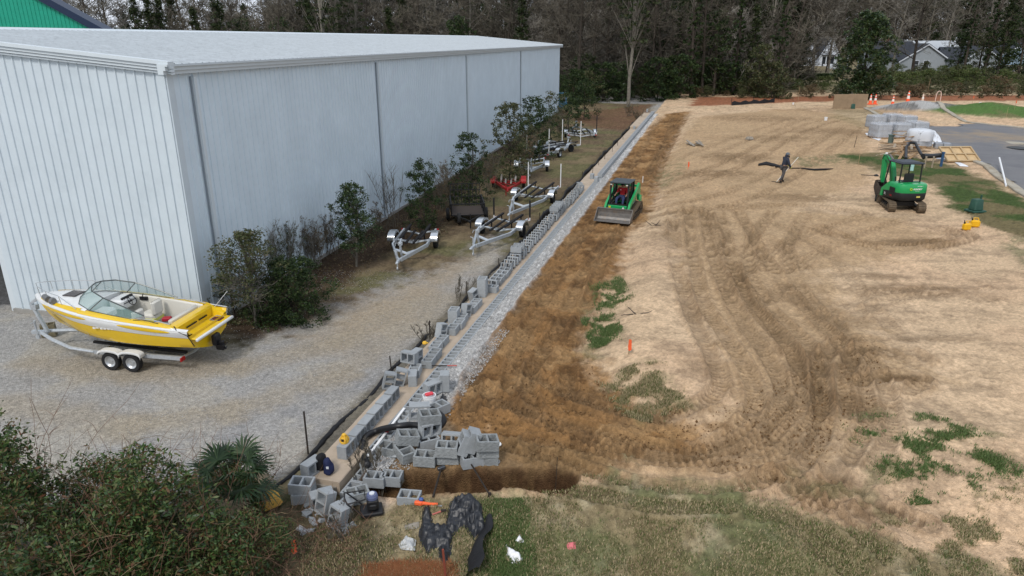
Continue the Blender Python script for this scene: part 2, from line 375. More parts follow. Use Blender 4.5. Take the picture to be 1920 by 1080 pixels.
    for pts, gauge, amt in paths:
        Q = catmull([tuple(atz(x, y, .6)[:2]) for x, y in pts])
        T = np.gradient(Q, axis=0); T /= np.linalg.norm(T, axis=1)[:, None]; NN = np.stack([T[:, 1], -T[:, 0]], 1)
        for side in ((-.72, .72) if gauge >= .8 else ((-.3, .3) if gauge > 0 else (0,))):
            P = Q+NN*side
            D = np.full(X.shape, 9.); Sx = np.zeros(X.shape); acc = 0
            for i in range(len(P)-1):
                a, b = P[i], P[i+1]; e = b-a; L = math.hypot(*e)
                if L < 1e-6: continue
                pad = .6
                r0, r1 = np.searchsorted(rows, [min(a[1], b[1])-pad, max(a[1], b[1])+pad])
                if r1 <= r0: acc += L; continue
                wmin, wmax = wd[r0], wd[min(r1, len(wd)-1)]
                lo, hi = min(a[0], b[0])-pad, max(a[0], b[0])+pad
                ul = min(lo/wmin, lo/wmax); uh = max(hi/wmin, hi/wmax)
                c0, c1 = np.searchsorted(us, [ul, uh])
                if c1 <= c0: acc += L; continue
                sl = (slice(r0, r1), slice(c0, c1)); x_, y_ = X[sl], Y[sl]
                t = np.clip(((x_-a[0])*e[0]+(y_-a[1])*e[1])/(L*L), 0, 1); dx = x_-a[0]-t*e[0]; dy = y_-a[1]-t*e[1]
                dd = np.hypot(dx, dy); k = dd < D[sl]
                D[sl] = np.where(k, dd, D[sl]); Sx[sl] = np.where(k, acc+t*L, Sx[sl]); acc += L
            fade = sst(.38, .55, n1+.12)*amt*sandm+.25*amt*sandm
            fade = np.clip(fade, 0, 1)
            inn = (1-sst(.15, .24, D+nW*.02))*fade
            lug = .5+.5*np.sin(Sx*2*math.pi/.17+np.abs(D)*9)
            lug = sst(.25, .75, lug)*(.25+.95*sst(.36, .60, n2))+.35*n3*(1-sst(.36, .60, n2))
            ridge = np.exp(-((D-.27)/.06)**2)*fade
            H -= inn*.06; H += inn*lug*.042+ridge*.065*(.6+.8*n3)
            col *= (1-inn*(.03+.34*(1-lug)))[..., None]  # compacted moist soil, plus groove shading between lug prints put into the colour
            lay((.26, .17, .09), inn*.25*fade, .2)
            lay((.17, .10, .05), ridge*.6*n2, .3)
    # --- green and dead turf
    def turf(pts, z, c, soft, k=1., thr=.0, seed=60, var=.5, sc_=1.2, edge=1.2):
        sdv = poly_sd(G(pts, z), X, Y)
        nn = fbm(X*sc_, Y*sc_, seed, 5, .6)
        m = sst(-soft, soft, sdv+(nn-.5)*2*edge)*k
        if thr: m = m*sst(thr-.04, thr+.16, nn)
        return m
    lawn = turf([(-200, 1300), (560, 850), (690, 930), (900, 935), (1040, 925), (1140, 890), (1300, 915), (1480, 935), (1560, 990), (1700, 1040), (1900, 1075), (2300, 1400), (600, 1400)], .3, None, .25, 1, 0, 60, edge=.8)
    lay((.22, .175, .10), lawn, .5); grav *= 1-lawn; rough = rough*(1-lawn)+1.1*lawn
    lay((.31, .26, .165), lawn*sst(.5, .7, fbm(X*1.7, Y*1.7, 62, 5, .6)), .3)
    lay((.10, .125, .052), lawn*.75*sst(.52, .68, fbm(X*.9, Y*.9, 61, 5, .6))*.85, .4)
    m = turf([(985, 920), (1000, 1100), (860, 1120), (900, 990), (930, 940)], .3, None, .3, 1, edge=.9); lay((.075, .12, .035), m*.45, .4)
    # darker weedy zone under the bushes and around the rubble
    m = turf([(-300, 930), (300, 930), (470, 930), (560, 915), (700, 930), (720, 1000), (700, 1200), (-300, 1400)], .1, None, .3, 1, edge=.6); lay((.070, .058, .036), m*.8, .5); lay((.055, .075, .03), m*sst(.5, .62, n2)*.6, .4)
    straw = turf([(690, 1055), (770, 1040), (840, 1060), (850, 1120), (650, 1140)], .2, None, .12, 1, edge=.25); lay((.27, .105, .045), straw*.9, .5, n4)
    # earth by trench; trench itself darkened, damp soil plus occlusion shade in the colour
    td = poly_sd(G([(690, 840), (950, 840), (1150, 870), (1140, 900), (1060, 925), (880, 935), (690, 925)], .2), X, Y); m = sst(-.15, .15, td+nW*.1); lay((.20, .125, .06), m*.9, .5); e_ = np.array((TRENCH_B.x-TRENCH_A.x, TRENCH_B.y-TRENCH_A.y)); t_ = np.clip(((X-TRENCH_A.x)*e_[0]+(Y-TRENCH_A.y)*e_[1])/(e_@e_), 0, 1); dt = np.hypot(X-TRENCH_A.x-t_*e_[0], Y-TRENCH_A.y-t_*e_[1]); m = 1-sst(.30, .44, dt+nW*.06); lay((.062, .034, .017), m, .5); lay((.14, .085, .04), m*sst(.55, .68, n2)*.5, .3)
    # weeds on the sand
    for P, k, t in [([(1600, 790), (1660, 775), (1850, 800), (1890, 900), (1800, 920), (1650, 880)], 1, .50), ([(1100, 590), (1150, 575), (1165, 620), (1120, 635)], 1, .36), ([(1120, 520), (1165, 508), (1180, 545), (1130, 560)], 1, .36), ([(1100, 560), (1120, 560), (1130, 660), (1100, 660)], .7, .5),
                    ([(1130, 700), (1220, 690), (1290, 760), (1180, 775)], .8, .46), ([(1730, 1000), (1920, 900), (2100, 1100), (1750, 1120)], .8, .55), ([(1230, 320), (1270, 300), (1285, 325), (1240, 350)], .8, .45), ([(1490, 296), (1640, 290), (1650, 305), (1500, 315)], .9, .38),
                    ([(1870, 440), (1960, 450), (1990, 560), (1900, 480)], 1, .35), ([(1500, 880), (1640, 900), (1700, 1000), (1580, 960)], .6, .52), ([(1560, 1000), (1960, 1020), (1960, 1100), (1560, 1100)], .7, .48)]:
        m = turf(P, .6, None, .35, k, t, 70, edge=.5, sc_=2.4); lay((.11, .13, .06), m*.6, .5); rough += m*1.0
    for P in ([(1560, 290), (1660, 285), (1745, 300), (1790, 310), (1860, 340), (1960, 400), (2100, 480), (1960, 450), (1860, 430), (1800, 400), (1750, 350), (1640, 320)],):
        m = turf(P, .6, None, .5, 1, 0, 71, edge=1.0); lay((.135, .115, .055), m*.95, .4); lay((.055, .085, .025), m*sst(.44, .58, fbm(X*.5, Y*.5, 73, 4)), .4); rough += m*.8
    m = turf([(1560, 200), (1640, 200), (1700, 230), (1640, 250), (1560, 225)], .6, None, .8, .6, 0, 72, edge=1); lay((.17, .16, .08), m*.6, .3)
    # mulch bed across the back, bank and sand lot beyond
    m = turf([(1300, 196), (1450, 190), (1600, 186), (1920, 186), (2400, 190), (2400, 176), (1700, 176), (1300, 180)], .6, None, .7, 1, edge=1.2, sc_=.6); lay((.24, .085, .040), m*.9, .5); 
    md = np.hypot((X-MOUND.x)/8, (Y-MOUND.y)/9); m = (1-sst(.75, 1.05, md+nW*.12)); lay((.06, .14, .03), m*.95, .35); lay((.16, .14, .07), m*sst(.55, .68, fbm(X*.5, Y*.5, 80, 4))*.8, .3); rough += m*.8
    gd = np.hypot((X-GPILE.x)/5.2, (Y-GPILE.y)/2.8); m = 1-sst(.8, 1.15, gd+nW*.1); lay((.17, .165, .155), m, .5, n4); lay((.36, .355, .345), m*sst(.48, .56, fbm(X*.4, Y*.4, 81, 3)), .2); grav = np.maximum(grav, m)
    # far field behind the trees, beyond the mulch
    far = sst(0, 8, Y-(WD.y*0+112)+nW*2)*(1-sandm*0); lay((.120, .105, .060), far*.9, .4); lay((.21, .185, .11), far*sst(.5, .6, fbm(X*.05, Y*.05, 90, 3))*.8, .2); grav *= 1-far
    # dark asphalt apron behind the warehouse's open left side
    m = poly_sd(G([(-900, 575), (30, 572), (120, 560), (60, 440), (-900, 440)], 0), X, Y); m = sst(-.1, .1, m); lay((.10, .10, .102), m, .25); grav *= 1-m*.7
    # small lumps
    H += (n3-.5)*.075*rough*(1-sst(60, 110, Y))+(n4-.5)*.034*rough*(1-sst(30, 60, Y))
    n, m_ = X.shape; me = bpy.data.meshes.new('ground')
    me.vertices.add(n*m_); me.vertices.foreach_set('co', np.stack([X, Y, H], -1).astype(np.float32).ravel())
    ii = (np.arange(n-1)[:, None]*m_+np.arange(m_-1)[None, :]).ravel()
    q = np.stack([ii, ii+1, ii+m_+1, ii+m_], 1).astype(np.int32)
    me.loops.add(q.size); me.loops.foreach_set('vertex_index', q.ravel())
    me.polygons.add(len(q)); me.polygons.foreach_set('loop_start', np.arange(0, q.size, 4, dtype=np.int32)); me.polygons.foreach_set('loop_total', np.full(len(q), 4, dtype=np.int32))
    me.polygons.foreach_set('use_smooth', np.ones(len(q), bool))
    me.update(calc_edges=True)
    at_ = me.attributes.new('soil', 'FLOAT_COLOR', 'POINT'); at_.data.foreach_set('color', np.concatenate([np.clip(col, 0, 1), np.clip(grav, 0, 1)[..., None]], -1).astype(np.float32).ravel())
    m = bpy.data.materials.new('soil'); m.use_nodes = True; n_ = m.node_tree; b = n_.nodes['Principled BSDF']; L = n_.links.new
    b.inputs['Roughness'].default_value = .95; b.inputs['Specular IOR Level'].default_value = .1
    a = n_.nodes.new('ShaderNodeAttribute'); a.attribute_name = 'soil'
    g = n_.nodes.new('ShaderNodeNewGeometry')
    vo = n_.nodes.new('ShaderNodeTexVoronoi'); vo.inputs['Scale'].default_value = 34; L(g.outputs['Position'], vo.inputs['Vector'])
    nz_ = n_.nodes.new('ShaderNodeTexNoise'); nz_.inputs['Scale'].default_value = 9; nz_.inputs['Detail'].default_value = 10; nz_.inputs['Roughness'].default_value = .75; L(g.outputs['Position'], nz_.inputs['Vector'])
    sp = n_.nodes.new('ShaderNodeSeparateColor'); L(vo.outputs['Color'], sp.inputs[0])
    mr = n_.nodes.new('ShaderNodeMapRange'); mr.inputs['To Min'].default_value = .76; mr.inputs['To Max'].default_value = 1.26; L(sp.outputs[0], mr.inputs[0])
    mr2 = n_.nodes.new('ShaderNodeMapRange'); mr2.inputs['From Min'].default_value = .3; mr2.inputs['From Max'].default_value = .7; mr2.inputs['To Min'].default_value = .62; mr2.inputs['To Max'].default_value = 1.38; L(nz_.outputs[0], mr2.inputs[0])
    ma = n_.nodes.new('ShaderNodeMix'); ma.inputs['A'].default_value = 1; L(a.outputs['Alpha'], ma.inputs['Factor']); L(mr.outputs[0], ma.inputs['B'])
    mu = n_.nodes.new('ShaderNodeMath'); mu.operation = 'MULTIPLY'; L(ma.outputs[0], mu.inputs[0]); L(mr2.outputs[0], mu.inputs[1])
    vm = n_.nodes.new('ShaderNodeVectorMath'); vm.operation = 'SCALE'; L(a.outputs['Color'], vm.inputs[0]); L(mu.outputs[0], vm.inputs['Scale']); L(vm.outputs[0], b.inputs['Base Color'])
    bp = n_.nodes.new('ShaderNodeBump'); bp.inputs['Strength'].default_value = .7; bp.inputs['Distance'].default_value = .03
    ad = n_.nodes.new('ShaderNodeMath'); ad.operation = 'ADD'; L(nz_.outputs[0], ad.inputs[0]); L(vo.outputs['Distance'], ad.inputs[1]); L(ad.outputs[0], bp.inputs['Height']); L(bp.outputs[0], b.inputs['Normal'])
    me.materials.append(m)
    o = bpy.data.objects.new('ground', me); COL.objects.link(o); tag(o, kind='structure')
build_ground()
# ------------------------------------------------------------------ WAREHOUSE
BA = atz(385, 618); BB = atz(1047, 210)
BD = (BB-BA).normalized(); BL = (BB-BA).length; BROT = -math.atan2(BD.x, BD.y)
# local frame: x to the right of the long wall (outwards), y along the wall, origin at the near corner
def ribbed(P0, P1, z0, zt, pitch, depth, outward, tri=.05):
    """sheet of ribbed cladding from P0 to P1; zt(t) gives the top height"""
    P0, P1 = Vector(P0), Vector(P1); L = (P1-P0).length; d = (P1-P0)/L; o = Vector(outward)
    n = int(L/pitch); xs = []
    for i in range(n):
        a = i*pitch
        xs += [(a, 0), (a+pitch-2*tri-.03, 0), (a+pitch-tri-.03, depth), (a+pitch-tri+.005, depth)]
    xs.append((L, 0)); top = []; bot = []
    for s_, q in xs:
        p = P0+d*s_+o*q; bot.append((p.x, p.y, z0)); top.append((p.x, p.y, zt(s_/L)))
    return [bot, top]
def warehouse():
    t = thing('warehouse', 'long pale grey metal clad warehouse with white roof trim', 'building', BA, BROT)
    clad = mat('pale_cladding', (.55, .62, .67), .45, .0, .04, 1.2, spec=.4, dirt=((.49, .56, .61), .5, .5))
    clad2 = mat('brightened_cladding', (.60, .69, .76), .5, .0, .05, .8, spec=.35, dirt=((.56, .65, .72), .35, .48))  # same cladding as the end wall, its colour brightened against the side's shade
    trim = mat('white_trim', (.58, .64, .68), .4, 0, .03, 3)
    trimd = mat('dark_joint', (.26, .30, .34), .6)
    roofm = mat('galvanised_roof', (.36, .40, .435), .55, .1, .12, 2.5, dirt=((.28, .31, .34), 6, .5))
    He, Hr, Wd = 7.72, 8.68, 10.4; GW = 7.02
    m = MB(); m.sheet(ribbed((-GW, 0, 0), (0, 0, 0), 0, lambda u: He+(Hr-He)*(GW*(1-u))/Wd, .305, .035, (0, -1, 0), .022))
    m.build('end_wall', clad, t, fixn=False)
    m = MB(); m.sheet(ribbed((0, 0, 0), (0, BL, 0), 0, lambda u: He, .30, .03, (1, 0, 0), .02)); m.build('side_wall', clad2, t, fixn=False)
    m = MB(); m.sheet([[(-GW, 0, 0), (-GW, BL, 0)], [(-GW, 0, He+.5), (-GW, BL, He+.5)]]); m.build('inner_wall', clad, t)
    m = MB(); m.prism([(0, 0), (0, He), (-Wd, Hr), (-2*Wd, He), (-2*Wd, 4.2), (-GW-.1, 4.2), (-GW-.1, 0)], BL-.02, BL, 'XZ'); m.build('far_wall', clad2, t)
    m = MB(); m.prism([(-GW-.1, 4.4), (-GW-.1, He+.6), (-Wd, Hr-.05), (-2*Wd, He-.05), (-2*Wd, 4.4)], .05, .1, 'XZ'); m.build('upper_end_wall', clad, t)
    # corner strip
    m = MB(); m.box((.02, .12, He/2), (.07, .26, He-.05)); m.box((-.12, -.02, He/2), (.26, .05, He-.05)); m.build('corner_trim', clad, t)
    # roof: two ribbed slopes
    ov = .35
    for sgn, nm in ((1, 'roof'), (-1, 'roof')):
        m = MB(); n = int((BL+.5)/.305); G_ = []
        xs = []
        for i in range(n):
            a = -.25+i*.305; xs += [(a, 0), (a+.24, 0), (a+.262, .04), (a+.283, .04)]
        lo = []; hi = []
        for y_, q in xs:
            lo.append((ov if sgn > 0 else -2*Wd-ov, y_, He+.16-ov*.09+q)); hi.append((-Wd, y_, Hr+.16+q))
        m.sheet([lo, hi]); m.build(nm, roofm, t, fixn=False)
    m = MB(); m.prism([(-Wd-.25, Hr+.16), (-Wd, Hr+.25), (-Wd+.25, Hr+.16), (-Wd, Hr+.19)], -.3, BL+.3, 'XZ'); m.build('ridge_cap', trim, t)
    # stepped rake trim at both ends
    for y0, s_ in ((-.02, -1), (BL, 1)):
        m = MB()
        for dz, th, pr in ((.20, .10, .24), (.10, .08, .19), (.01, .07, .15), (-.07, .05, .10)):
            for x0, z0, x1, z1 in ((ov, He-ov*.09, -Wd, Hr), (-Wd, Hr, -2*Wd-ov, He-ov*.09)):
                a, b = (y0, y0+s_*pr)
                m.add([(x0, a, z0+dz-th/2), (x1, a, z1+dz-th/2), (x1, a, z1+dz+th/2), (x0, a, z0+dz+th/2), (x0, b, z0+dz-th/2), (x1, b, z1+dz-th/2), (x1, b, z1+dz+th/2), (x0, b, z0+dz+th/2)],
                      [(0, 1, 2, 3), (7, 6, 5, 4), (0, 4, 5, 1), (1, 5, 6, 2), (2, 6, 7, 3), (3, 7, 4, 0)])
        m.build('rake_trim', trim, t)
    # gutter
    m = MB(); m.prism([(.03, He-.12), (.2, He-.12), (.2, He-.02), (.27, He-.02), (.27, He+.09), (.345, He+.09), (.345, He+.15), (.03, He+.15)], -.3, BL+.3, 'XZ'); m.build('gutter', trim, t)
    # downspouts
    for px, tp in ((335, 0), (702, 118), (872, 104), (975, 96)):
        if tp == 0: s_ = 1.0
        else:
            best = min((abs((BA+BD*k*.1).x/((BA+BD*k*.1).y*math.cos(TH)+(CAM_H-7.5)*math.sin(TH))*F+960-px), k*.1) for k in range(10, 780)); s_ = best[1]
        m = MB(); m.box((.08, s_+.10, He/2-.1), (.10, .12, He-.25)); m.mi = 1; m.box((.035, s_+.015, He/2-.1), (.03, .035, He-.25)); m.build('downspout', [trim, trimd], t)
    m = MB(); m.box((-GW-.1, .1, 4), (.2, .2, 8)); m.build('end_post', trim, t)
    # concrete base
    m = MB(); m.box((-GW/2, -.02, .06), (GW+.1, .14, .16)); m.box((0.0, BL/2, .05), (.12, BL, .14)); m.build('concrete_base', mat('base_concrete', (.28, .27, .25), .9, 0, .15, 3), t)
warehouse()
def green_barn():
    # gable whose right rake comes down behind the roof
    D = 75.0
    def P(px, py, y):  # point on the vertical plane y = const seen at px,py
        u, f, d = ray(px, py); k = y/f; return Vector((u*k, y, CAM_H-d*k))
    a = P(60, -8, D); b = P(184, 60, D); 
    slope = (a.z-b.z)/(a.x-b.x)
    xr = b.x+6.0; zr = b.z+slope*6.0; xl = a.x-14; zl = a.z-slope*14
    t = thing('green_building', 'green metal building with navy roof edge behind the warehouse', 'building', (xl, D, 0))
    gm = mat('green_cladding', (.012, .30, .20), .5, 0, .08, 1.5); nv = mat('navy_trim', (.012, .025, .06), .4)
    w_ = xr-xl
    m = MB(); n = int(w_/.4); lo = []; hi = []
    for i in range(n+1):
        for q, dd in ((0, 0), (.33, 0), (.35, -.04), (.385, -.04)):
            x = min(i*.4+q, w_); lo.append((x, dd, 0)); hi.append((x, dd, zl+slope*x))
    m.sheet([lo, hi]); m.build('end_wall', gm, t, fixn=False)
    m = MB(); m.add([(w_, 0, 0), (w_, 1.2, 0), (w_, 1.2, zr), (w_, 0, zr)], [(0, 1, 2, 3)]); m.add([(-w_, 0, 0), (0, 0, 0), (0, 0, zl), (-w_, 0, zr)], [(0, 1, 2, 3)]); m.build('side_wall', gm, t)
    m = MB()
    m.add([(0, -.4, zl+.0), (w_+.6, -.4, zr+slope*.6), (w_+.6, 1.6, zr+slope*.6), (0, 1.6, zl), (0, -.4, zl+.75), (w_+.6, -.4, zr+slope*.6+.75), (w_+.6, 1.6, zr+slope*.6+.75), (0, 1.6, zl+.75)],
          [(0, 1, 2, 3), (7, 6, 5, 4), (0, 4, 5, 1), (1, 5, 6, 2), (3, 2, 6, 7)])
    m.add([(0, -.4, zl+.0), (-w_-.6, -.4, zr+slope*.6), (-w_-.6, 1.6, zr+slope*.6), (0, 1.6, zl), (0, -.4, zl+.75), (-w_-.6, -.4, zr+slope*.6+.75), (-w_-.6, 1.6, zr+slope*.6+.75), (0, 1.6, zl+.75)],
          [(0, 1, 2, 3), (7, 6, 5, 4), (0, 4, 5, 1), (1, 5, 6, 2), (3, 2, 6, 7)])
    m.build('roof', nv, t)
green_barn()
# ------------------------------------------------------------------ VEGETATION
RNG = np.random.default_rng(5)
def leafmat(name, cols, rough=.55, spec=.25, transl=.25):
    if name in MATS: return MATS[name]
    m = bpy.data.materials.new(name); m.use_nodes = True; n = m.node_tree; b = n.nodes['Principled BSDF']
    g = n.nodes.new('ShaderNodeNewGeometry'); r = n.nodes.new('ShaderNodeValToRGB'); r.color_ramp.interpolation = 'LINEAR'
    e = r.color_ramp.elements
    while len(e) < len(cols): e.new(.5)
    for i, c in enumerate(cols): e[i].position = i/(len(cols)-1); e[i].color = (*c, 1)
    n.links.new(g.outputs['Random Per Island'], r.inputs[0]); n.links.new(r.outputs[0], b.inputs['Base Color'])
    b.inputs['Roughness'].default_value = rough; b.inputs['Specular IOR Level'].default_value = spec
    if transl:
        tr = n.nodes.new('ShaderNodeBsdfTranslucent'); mx = n.nodes.new('ShaderNodeMixShader'); mx.inputs[0].default_value = transl
        n.links.new(r.outputs[0], tr.inputs[0]); n.links.new(b.outputs[0], mx.inputs[1]); n.links.new(tr.outputs[0], mx.inputs[2])
        n.links.new(mx.outputs[0], n.nodes['Material Output'].inputs[0])
    MATS[name] = m; return m
def quads_obj(name, V, mt, parent=None, nv=4):
    """V: (N, nv, 3) loose faces"""
    N = len(V); me = bpy.data.meshes.new(name)
    me.vertices.add(N*nv); me.vertices.foreach_set('co', V.astype(np.float32).ravel())
    me.loops.add(N*nv); me.loops.foreach_set('vertex_index', np.arange(N*nv, dtype=np.int32))
    me.polygons.add(N); me.polygons.foreach_set('loop_start', np.arange(0, N*nv, nv, dtype=np.int32)); me.polygons.foreach_set('loop_total', np.full(N, nv, dtype=np.int32))
    me.update(calc_edges=True); me.materials.append(mt)
    o = bpy.data.objects.new(name, me); COL.objects.link(o)
    if parent: o.parent = parent
    return o
def unit(v): return v/np.maximum(np.linalg.norm(v, axis=-1, keepdims=True), 1e-9)
def leaf_quads(c, size, asp=.45, up=.3, rng=RNG, droop=0):
    N = len(c); a = unit(rng.normal(size=(N, 3))*np.array((1, 1, .7))+np.array((0, 0, -droop))); nrm = unit(rng.normal(size=(N, 3))+np.array((0, 0, up*2)))
    b = unit(np.cross(a, nrm)); s = (size*(.6+.8*rng.random(N)))[:, None]
    return np.stack([c-a*s*.5, c-a*s*.05+b*s*asp*.5, c+a*s*.5, c-a*s*.05-b*s*asp*.5], 1)
def clumps(centres, radii, per, rng=RNG, flat=.7):
    C_ = np.repeat(np.array(centres), per, 0); r_ = np.repeat(np.array(radii), per)
    d = unit(rng.normal(size=C_.shape)); rr = rng.random(len(C_))**.5
    return C_+d*(rr*r_)[:, None]*np.array((1, 1, flat))
bark = mat('grey_bark', (.17, .155, .13), .9, 0, .35, 3, .5, 12, obj_rand=.3)
barkd = mat('dark_bark', (.055, .045, .036), .9, 0, .4, 3, .5, 12, obj_rand=.3)
twigm = mat('bare_twigs', (.10, .088, .068), .9, 0, .3, 1.0, obj_rand=.35)
twigp = mat('pale_twigs', (.20, .185, .16), .9, 0, .2, 1.0, obj_rand=.2)
ever = leafmat('evergreen_leaves', [(.008, .018, .006), (.020, .040, .012), (.036, .064, .018), (.065, .088, .028)])
pinel = leafmat('pine_needles', [(.010, .020, .007), (.020, .036, .010), (.040, .060, .018), (.07, .075, .03)])
oliv = leafmat('olive_leaves', [(.024, .036, .012), (.055, .072, .026), (.09, .10, .042), (.14, .12, .065)])
holl = leafmat('holly_leaves', [(.010, .024, .008), (.022, .048, .014), (.045, .080, .025), (.10, .12, .045)], .4, .4)
dryl = leafmat('dry_leaves', [(.075, .05, .03), (.14, .095, .05), (.20, .15, .085), (.05, .06, .025)])
brsh = leafmat('bank_leaves', [(.030, .045, .013), (.07, .105, .028), (.12, .16, .045), (.14, .12, .06)])
vine = leafmat('vine_leaves', [(.014, .032, .010), (.032, .072, .019), (.060, .115, .030), (.12, .17, .05), (.11, .09, .035), (.15, .06, .03)], .45, .4)
def limb(mb, p, d, L, r, seg=4, bend=.25, n=5, up=.1, rnd=random, taper=.45):
    pts = [Vector(p)]; d = Vector(d).normalized(); rs = [r]
    for i in range(seg):
        d = (d+Vector((rnd.uniform(-1, 1), rnd.uniform(-1, 1), rnd.uniform(-1, 1)+up))*bend).normalized()
        pts.append(pts[-1]+d*(L/seg)); rs.append(r*(1-(1-taper)*(i+1)/seg))
    mb.tube(pts, rs, n, cap=False); return pts, rs, d
def bare_tree(name, H=22, spread=4.5, seed=0, label='', lean=0, low=.25, tw=twigm, tr=bark, nl=19, dens=1.0, r0=.24):
    rnd = random.Random(seed); t = thing(name, label, 'tree')
    T = MB(); C = MB()
    pts, rs, d = limb(T, (0, 0, -.3), (lean, rnd.uniform(-.05, .05), 1), H, r0, 8, .05, 8, .3, rnd, .15)
    for i in range(nl):
        f = low+(1-low)*(i+rnd.random())/nl; k = f*8; a = int(min(7, k)); p = pts[a].lerp(pts[a+1], k-a)
        ang = rnd.uniform(0, 6.28); L = spread*(1.15-f*.6)*rnd.uniform(.6, 1.1)
        P1, r1, _ = limb(T, p, (math.cos(ang), math.sin(ang), rnd.uniform(.3, 1.3)), L*1.3, r0*(.42-.25*f), 5, .22, 5, .15, rnd)
        for j in range(int(6*dens)):
            q = P1[rnd.randint(1, 5)]; dd = Vector((rnd.uniform(-1, 1), rnd.uniform(-1, 1), rnd.uniform(-.3, 1)))
            P2, r2, _ = limb(C, q, dd, L*rnd.uniform(.35, .7), .045, 3, .3, 3, .15, rnd)
            for k2 in range(int(5*dens)):
                q2 = P2[rnd.randint(1, 3)]
                P3, _, _ = limb(C, q2, Vector((rnd.uniform(-1, 1), rnd.uniform(-1, 1), rnd.uniform(-.4, 1))), L*rnd.uniform(.15, .4), .028, 2, .3, 3, .1, rnd)
                for k3 in range(2):
                    limb(C, P3[1], Vector((rnd.uniform(-1, 1), rnd.uniform(-1, 1), rnd.uniform(-.4, 1))), L*rnd.uniform(.12, .26), .020, 1, .2, 3, .1, rnd)
    T.build('trunk', tr, t, smooth='all', fixn=False); C.build('crown', tw, t, fixn=False); return t
def leaf_tree(name, H, rad, seed, label, base=.1, n=220, per=26, size=.34, mt=ever, tr=barkd, shape='dome', r0=.22, cat='tree', flat=.7, lean=0, asp=.5, limbs=18, cl=None):
    rnd = random.Random(seed); rg = np.random.default_rng(seed); t = thing(name, label, cat)
    T = MB(); pts, rs, _ = limb(T, (0, 0, -.2), (lean, 0, 1), H*.92, r0, 6, .06, 7, .3, rnd, .2)
    cs = []; rr = []
    for i in range(n):
        f = base+(1-base)*rnd.random(); 
        if shape == 'dome': R_ = rad*math.sqrt(max(.02, 1-((f-.4)/.62)**2))
        elif shape == 'cone': R_ = rad*(1.05-f)**.8
        elif shape == 'pine': R_ = rad*(.35+.65*math.sin(math.pi*min(1, (f-base)/(1-base))))
        else: R_ = rad*(.6+.4*math.sin(f*9+seed))
        a = rnd.uniform(0, 6.28); lump = .72+.28*math.sin(a*3+f*11+seed)+rnd.uniform(-.1, .15)
        q = R_*lump*rnd.random()**.35; cs.append((math.cos(a)*q+lean*H*f, math.sin(a)*q, H*f)); rr.append((cl or rad*.16)*rnd.uniform(.6, 1.3))
        if i < limbs:
            k = min(5.99, max(.2, f*.85)*6); p = pts[int(k)]
            T.tube([p, p.lerp(Vector(cs[-1]), .5)+Vector((0, 0, .1)), cs[-1]], [r0*.3, r0*.18, .01], 4, cap=False)
    T.build('trunk', tr, t, smooth='all', fixn=False)
    P = clumps(cs, rr, per, rg, flat); quads_obj('crown', leaf_quads(P, np.full(len(P), size), asp, .3, rg), mt, t); return t
def place_all(protos, spots, group=None, lab=None):
    used = set()
    for i, (x, y, k, s, rz) in enumerate(spots):
        p = protos[k]; z = hz(x, y)
        if k not in used: used.add(k); o = p; o.location = (x, y, z); o.rotation_euler = (0, 0, rz); o.scale = (s, s, s)
        else: o = copy_tree(p, (x, y, z), rz, scale=s)
        if group: o['group'] = group
        if lab: o['label'] = lab(k, i) if callable(lab) else lab
